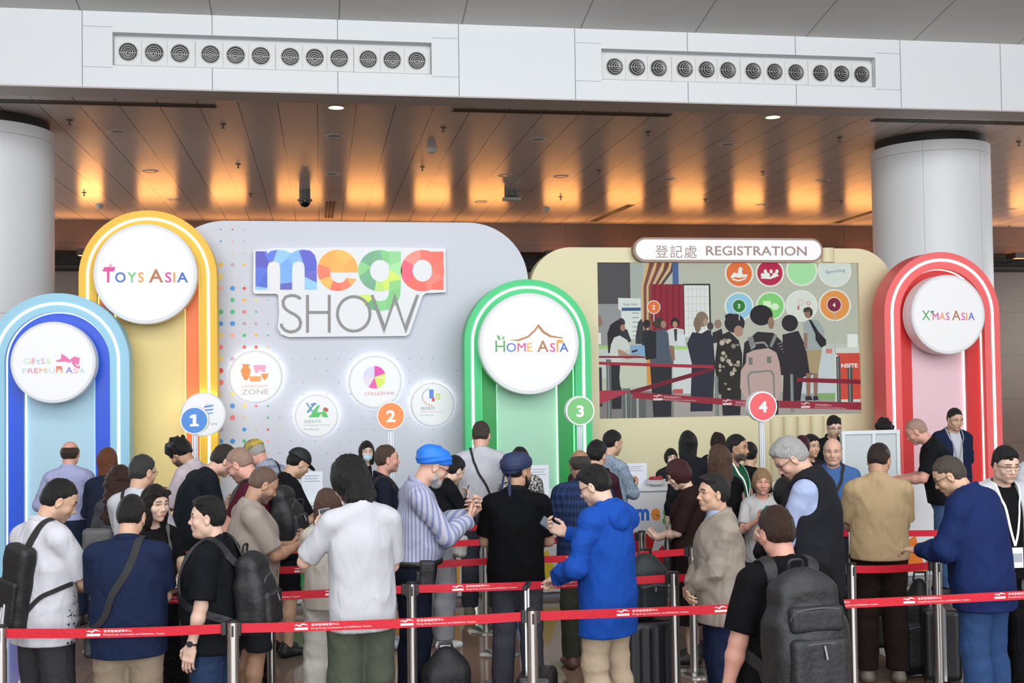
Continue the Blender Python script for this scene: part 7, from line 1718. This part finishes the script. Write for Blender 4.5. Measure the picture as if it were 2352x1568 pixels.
# ---- second lane
c = P_('elderly man in royal blue turban and striped shirt, typing on his phone', 1010, 1030, 7.97, 82, shirt('d2d4e6', hem=1.0, loose=.030, wr=.006, tuck=1, pat=dict(pattern='stripes', col2=rgb('8088ae'), scale=46)), pants('171c2c', top=1.0, loose=.012), shoe('202020'), 'light', None, (.4, .4, .4), girth=.10, belly=.06, lean=5, hunch=14, hpitch=20, R=('phonehi', (.05, .36, 1.24)), L=('phonehi', (-.05, .40, 1.27)), near=1, browc=(.3, .3, .3), extras=[(turban, mat('turban_blue', rgb('1f74dc'), .6)), (beard, (.42, .41, .40), .85), (belt, (.015, .013, .012), .995), (glasses,)])
phone(c, 'white phone in the hands of the man in royal blue turban', 1, case=(.6, .65, .66), off=(0, .11, -.02), tilt=((0, .75, .6), (0, -.6, .75))); sling(c, 'black belt pouch on the hip of the man in striped shirt', (.19, .05, -.14), (.03, .055, .085))
c = P_('man in navy turban and black polo shirt seen from behind, dark beard', 1188, 1042, 8.13, 12, polo('0c0d11', hem=.84, loose=.026, sleeve=.8, collar=C('1a1b20')), pants('45454f', loose=.016), shoe('202020'), 'tan', 'buzz', BK, girth=.02, sw=1.0, hyaw=-48, R='claspmid', L='claspmid', near=1, extras=[(turban, mat('turban_navy', rgb('202b4e'), .7), True), (beard, (.010, .008, .008))])
nb, R3 = c['nb'], c['R3']
MB().tube([nb+R3@np.array([.074*math.sin(a), -.012-.072*math.cos(a), .018+.0*a]) for a in np.linspace(-1.5, 1.5, 13)], .0035, 6).build('collar_stripe', mat('stripe_white', (.7, .72, .76), .7), c['root'], smooth=True)
c = P_('bald man in beige t-shirt facing right, arm bent over his phone', 620, 1075, 8.05, 74, tee('b3a69c', hem=.82, loose=.026, sleeve=.85), pants('2a2c33', kind='shorts', end=.5), shoe('1c1c1c'), 'tan', 'buzz', (.15, .095, .07), girth=.12, belly=.03, hpitch=26, R='phone', L='phone', stub=.6, near=1)
phone(c, 'dark phone in the hands of the bald man in beige t-shirt', 1)
c = P_('woman in cream clothes mostly hidden behind the man in white t-shirt', 752, 1122, 8.0, 10, tee('d6cfc4', hem=.85), pants('d9d5cd', loose=.03), shoe('c0c0c0'), 'pale', 'longwavy', (.09, .05, .035), male=False, near=2, L='phonelo', R='phonelo')
held_bag(c, -1, 'black soft bag hanging beside the hidden woman in cream clothes', .20, .12, .40, (.012, .012, .014), .16, 'cloth_bag')
c = P_('man in tan polo shirt and dark brown trousers seen from behind, looking down', 2022, 1020, 8.15, 16, polo('c0a680', hem=.90, loose=.030, sleeve=.82, wr=.006), pants('261b17', loose=.022), shoe('6a6258'), 'tan', 'short', (.020, .012, .010), .006, girth=.12, hyaw=-28, hpitch=22, R='phonelo', L='phonelo', near=1, extras=[(glasses,)])
c = P_('bald man with glasses in burgundy t-shirt facing left, looking down', 536, 1032, 9.0, -68, tee('501a2a', hem=.84), pants('2a2c34'), shoe('202020'), 'pink', 'buzz', (.34, .22, .17), girth=.12, fat=.005, hpitch=26, hunch=14, R='phone', L='phone', near=1, stub=.4, extras=[(glasses,)])
backpack(c, 'black backpack on the bald man in burgundy t-shirt', .28, .15, .42)
c = P_('woman with auburn bob in dark brown dress facing left, looking down', 1545, 1058, 8.98, -66, tee('2b1b1a', hem=.9, sleeve=.95, loose=.028, name='blouse'), pants('231718', kind='skirt', end=.35, top=.99, flare=.02), shoe('202020'), 'asianp', 'bob', (.05, .012, .014), male=False, hpitch=24, hyaw=6, R='phonelo', L='phonelo', near=1, girth=.05)
held_bag(c, -1, 'small black handbag on the arm of the woman in brown dress', .18, .07, .13, (.012, .010, .010), .17, 'handbag')
c = P_('woman with long brown wavy hair in black sleeveless top, seen from behind', 1650, 1022, 9.4, -22, tee('101014', hem=.85, sleeve=.2), pants('d0ccc6'), shoe('303030'), 'light', 'longwavy', (.075, .040, .025), male=False, hyaw=10, R='hangout', L='claspmid', near=1)
c = P_('balding man in dark blue checked shirt seen from behind below sign three', 1330, 1033, 9.02, -2, shirt('1f2b48', hem=.84, sleeve=.95, loose=.028, pat=dict(pattern='plaid', col2=rgb('2a3a60'), scale=40)), pants('3e3f35'), shoe('5a3a34'), 'brown', 'fringe', (.045, .038, .035), girth=.12, sw=1.04, hpitch=8, R='claspmid', L='claspmid', near=2)
# ---- third and fourth lanes
c = P_('man in black baseball cap and black t-shirt looking at his phone', 698, 1032, 9.98, 66, tee('15161a', hem=.82, loose=.026, sleeve=.85), pants('18191d', kind='shorts', end=.5), shoe('141416'), 'asian', 'short', BK, .006, hpitch=26, lean=5, R='phone', L='phone', near=1, extras=[(capwear, mat('cap_black', rgb('16181d'), .7))])
phone(c, 'phone in the hands of the man in black baseball cap', 1); held_bag(c, 1, 'green tote bag on the arm of the man in black cap', .34, .10, .30, rgb('0d7a4c'), .12)
c = P_('man in navy polo facing right with short brown hair and black backpack', 885, 1022, 9.98, 84, polo('1e2232', hem=.86), pants('191b22'), shoe('9aa0a8'), 'pink', 'thin', (.07, .045, .030), .006, hpitch=-4, R='hang', L='hang', near=1, stub=.2)
backpack(c, 'slim black backpack on the man in navy polo facing right', .26, .12, .38)
c = P_('woman in black jacket with hair bun bending over her phone, grey trousers', 1054, 1050, 9.98, 58, tee('17181c', sleeve=2, hem=.9, loose=.035, name='jacket'), pants('9b9da4', loose=.03), shoe('d8dade'), 'asianp', 'bun', BK, male=False, lean=10, hunch=16, hpitch=24, R='phonehi', L='phone', near=1)
phone(c, 'black phone held by the woman with a hair bun', 1); sling(c, 'silver metallic bag hanging at the side of the woman with a hair bun', (.16, .10, -.14), (.12, .05, .10), (.45, .44, .42), name='silver_handbag')
c = P_('tall man in white t-shirt seen from behind in front of the green arch', 1106, 968, 11.1, 8, tee('dcdde6', hem=1.04, loose=.030, sleeve=.8), pants('4a4c58', top=1.06), shoe('7a7860'), 'light', 'short', (.05, .035, .028), .007, girth=.08, hyaw=-12, hpitch=14, R='reach', L='reach', near=2)
crossband(c, -1, BLACK, .010)
c = P_('woman in black and white speckled blouse with sunglasses on her dark hair', 1194, 1027, 10.45, 4, tee('d8d6d2', name='blouse', sleeve=1.6, hem=.9, loose=.03, pat=dict(pattern='specks', col2=(.03, .03, .03), scale=55)), pants('1a1a20'), shoe('202020'), 'light', 'bob', BK, male=False, R='hang', L='phonehi', near=2, extras=[(sunglasses_up,)])
c = P_('man with thick black hair in dark burgundy jacket behind the balding man', 1372, 1012, 10.0, 34, tee('43242f', name='jacket', sleeve=2, hem=.85, loose=.034), pants('20222a'), shoe('202020'), 'asian', 'spiky', BK, .014, hyaw=-10, hpitch=8, R='phonelo', L='phonelo', near=2)
backpack(c, 'dark backpack on the man in burgundy jacket', .26, .13, .40)
c = P_('man in heather blue-grey shirt facing right, holding his phone at the counter', 1409, 988, 11.05, 58, tee('7a8ba0', sleeve=2, hem=.88, loose=.028, name='sweater', pat=dict(pattern='heather', col2=rgb('9fb0c0'), scale=90)), pants('20232c'), shoe('303030'), 'asian', 'short', BK, .007, hyaw=-12, hpitch=8, R='phone', L='phone', near=2)
phone(c, 'black phone held by the man in blue-grey shirt', 1)
c = P_('man in white shirt and glasses with greying hair at the left, seen from behind', 330, 1045, 9.0, 26, tee('dde0e8', hem=.84, sleeve=.85), pants('2a2c34'), shoe('202020'), 'asian', 'short', (.035, .035, .036), .010, hyaw=-18, hpitch=6, R='phone', L='phone', near=2, extras=[(glasses,)])
crossband(c, -1, BLACK, .014)
c = P_('woman with long curly dark brown hair seen from behind at the left', 275, 1070, 9.95, -4, tee('4a4a50', hem=.85, sleeve=1.9, name='top'), pants('3a3c42'), shoe('202020'), 'tan', 'longcurly', (.035, .016, .012), male=False, near=2, R='claspmid', L='claspmid')
sling(c, 'grey tote bag on the shoulder of the curly-haired woman', (-.17, -.10, -.02), (.13, .06, .16), (.09, .09, .09), pocket=False)
c = P_('man with bushy curly black hair in pale pink shirt, looking down left', 398, 1013, 11.0, -62, shirt('e2d6dc', hem=.84, sleeve=1.0, loose=.03), pants('8a8680'), shoe('303030'), 'tan', 'curly', BK, .012, lean=6, hunch=14, hpitch=32, R='phone', L='phone', near=1, stub=.8)
c = P_('man in black t-shirt stooping behind the bald man with glasses', 528, 1024, 10.0, 66, tee('1c2128', hem=.84, loose=.03), pants('2a2c34'), shoe('202020'), 'light', 'thin', (.03, .025, .022), .007, lean=18, hunch=22, hpitch=20, R='phone', L='phone', near=2, girth=.04)
c = P_('man in camouflage cap and white plaid shirt, looking down', 574, 1015, 10.95, -52, shirt('c8cfdc', hem=.84, sleeve=1.0, loose=.03, pat=dict(pattern='plaid', col2=rgb('56688a'), scale=26)), pants('3a3c42'), shoe('303030'), 'pink', 'buzz', (.4, .38, .35), lean=8, hunch=12, hpitch=30, near=2, R='phone', L='phone', extras=[(capwear, cloth('cap_camouflage', rgb('6c6c60'), pattern='heather', col2=rgb('d0b030'), scale=14)), (glasses,)])
crossband(c, 1, BLACK, .012)
c = P_('bearded man in dark green t-shirt with white lanyard, facing right', 1692, 998, 10.25, 138, tee('235c3e', hem=.84), pants('20222a'), shoe('202020'), 'tan', 'short', BK, .008, hyaw=6, R='hang', L='claspmid', near=1, stub=.9, extras=[(cord, (.85, .85, .88), False)])
c = P_('smiling woman with blonde hair pulled back, hands raised with a teal wrapper', 1750, 1076, 9.15, 196, tee('d5d3d2', hem=.85, sleeve=.8), pants('3a3c42'), shoe('303030'), 'pink', 'bob', (.30, .18, .09), male=False, R='phonehi', L='phone', near=1, mouth=.5)
phone(c, 'small teal wrapper in the hands of the smiling blonde woman', 1, case=(.10, .42, .36), screen=(.15, .5, .42))
c = P_('person in dark green-grey top with backpack, below the smiling blonde woman', 1800, 1098, 8.15, 6, tee('26282a', hem=.84, sleeve=1.6), pants('23242a'), shoe('202020'), 'tan', 'bob', BK, male=False, near=2, R='claspmid', L='claspmid')
backpack(c, 'olive-grey backpack on the person below the smiling woman', .28, .15, .40, (.035, .038, .035))
c = P_('elderly man in blue polo shirt with black strap, grey hair, stern face', 1912, 1006, 9.85, 206, polo('4a6ea8', hem=.84), pants('2a2c34'), shoe('202020'), 'light', 'fringe', (.25, .24, .23), girth=.15, fat=.008, hpitch=6, R='hang', L='hang', near=1, browc=(.12, .1, .09))
crossband(c, -1, BLACK, .014)
c = P_('woman with burgundy ponytail seen from behind near sign four', 1842, 1001, 10.85, 24, tee('1c181c', hem=.85), pants('20222a'), shoe('202020'), 'asianp', 'pony', (.045, .008, .014), male=False, near=2)
c = P_('man with black hair facing the camera behind the burgundy ponytail', 1862, 998, 11.3, 168, tee('26262a'), pants('20222a'), shoe('202020'), 'asian', 'messy', BK, near=3)
c = P_('man with dark hair behind the long-haired woman, only his head visible', 1648, 993, 13.0, 10, tee('1d1e24'), pants('20222a'), shoe('202020'), 'asian', 'mop', (.018, .009, .008), near=3)
c = P_('short-haired man in black behind the man in green t-shirt', 1722, 1016, 11.0, 40, tee('18181c'), pants('20222a'), shoe('202020'), 'asian', 'short', BK, near=3)
# ---- at and behind the counters
c = P_('man in lavender shirt and navy trousers seen from behind at the blue arch', 161, 1013, 11.6, 4, shirt('b9bde6', hem=1.0, tuck=1, sleeve=1.8, loose=.026), pants('242c44', top=1.0), shoe('202020'), 'pink', 'fringe', (.04, .025, .018), R=('claspmid', (.14, .22, 1.06)), L=('claspmid', (-.14, .22, 1.06)), near=2, girth=.05)
c = P_('woman with straight reddish-brown hair seen from behind at the blue arch', 248, 1028, 11.25, 12, tee('23293c', sleeve=1.7, hem=.88), pants('20263a'), shoe('202020'), 'light', 'long', (.13, .042, .018), male=False, near=2, R='claspmid', L='claspmid')
c = P_('woman with face mask and long black hair in white coat, behind the counter', 842, 1013, 12.95, 172, tee('1a1a1e', hem=.9), pants('202228'), shoe('202020'), 'asianp', 'long', BK, male=False, near=2, extras=[(mask,)])
layer(c, tee('d6d8de', name='coat', hem=.7, loose=.035, sleeve=1.9, cut=[opening(.05)]))
c = P_('seated staff member with face mask and black hair behind the counter', 1541, 1030, 12.9, 184, tee('2a2b30'), pants('202228'), shoe('202020'), 'asianp', 'bob', BK, male=False, near=3, extras=[(mask,)])
c = P_('woman with very long straight black hair seen from behind at the counter', 1579, 990, 11.2, 2, tee('22222a', sleeve=1.9), pants('20222a'), shoe('202020'), 'asianp', 'long', BK, male=False, near=2)
c = P_('young staff man with glasses in black shirt behind the grey partition', 1917, 956, 12.95, 188, shirt('1c1d21'), pants('20222a'), shoe('202020'), 'asianp', 'messy', BK, .012, hpitch=18, near=2, extras=[(glasses,)])
c = P_('woman with curly black hair behind the grey partition, only her hair visible', 2034, 966, 13.0, 184, tee('8a2a2a'), pants('20222a'), shoe('202020'), 'asianp', 'curly', BK, male=False, hpitch=24, near=3)
c = P_('bald man in black polo shirt leaning over the counter at the right', 2092, 965, 11.15, -58, polo('17181d', hem=.88, sleeve=.8), pants('4a6a94'), shoe('1c1c20'), 'pink', 'buzz', (.40, .26, .20), lean=16, hunch=14, hpitch=22, girth=.12, R='reach', L='reach', near=2)
c = P_('man in dark suit and white shirt with badge, standing against the pink panel', 2195, 938, 12.75, 184, shirt('dfe2ea', hem=1.0, tuck=1, loose=.022), pants('1a1d28', top=1.0), shoe('141416'), 'asian', 'short', BK, .006, hpitch=12, hyaw=4, R='behind', L='behind', near=2)
layer(c, tee('1f2a48', name='suit_jacket', hem=.74, loose=.034, sleeve=2, neck=.075, cut=[opening(.062)])); cord(c, (.3, .32, .35), True, (.06, .06, .07), .02)
c = P_('person in white sleeve at the right edge, mostly outside the picture', 2398, 985, 9.0, 185, shirt('d8dae2'), pants('20222a'), shoe('202020'), 'asian', 'short', BK, near=3)
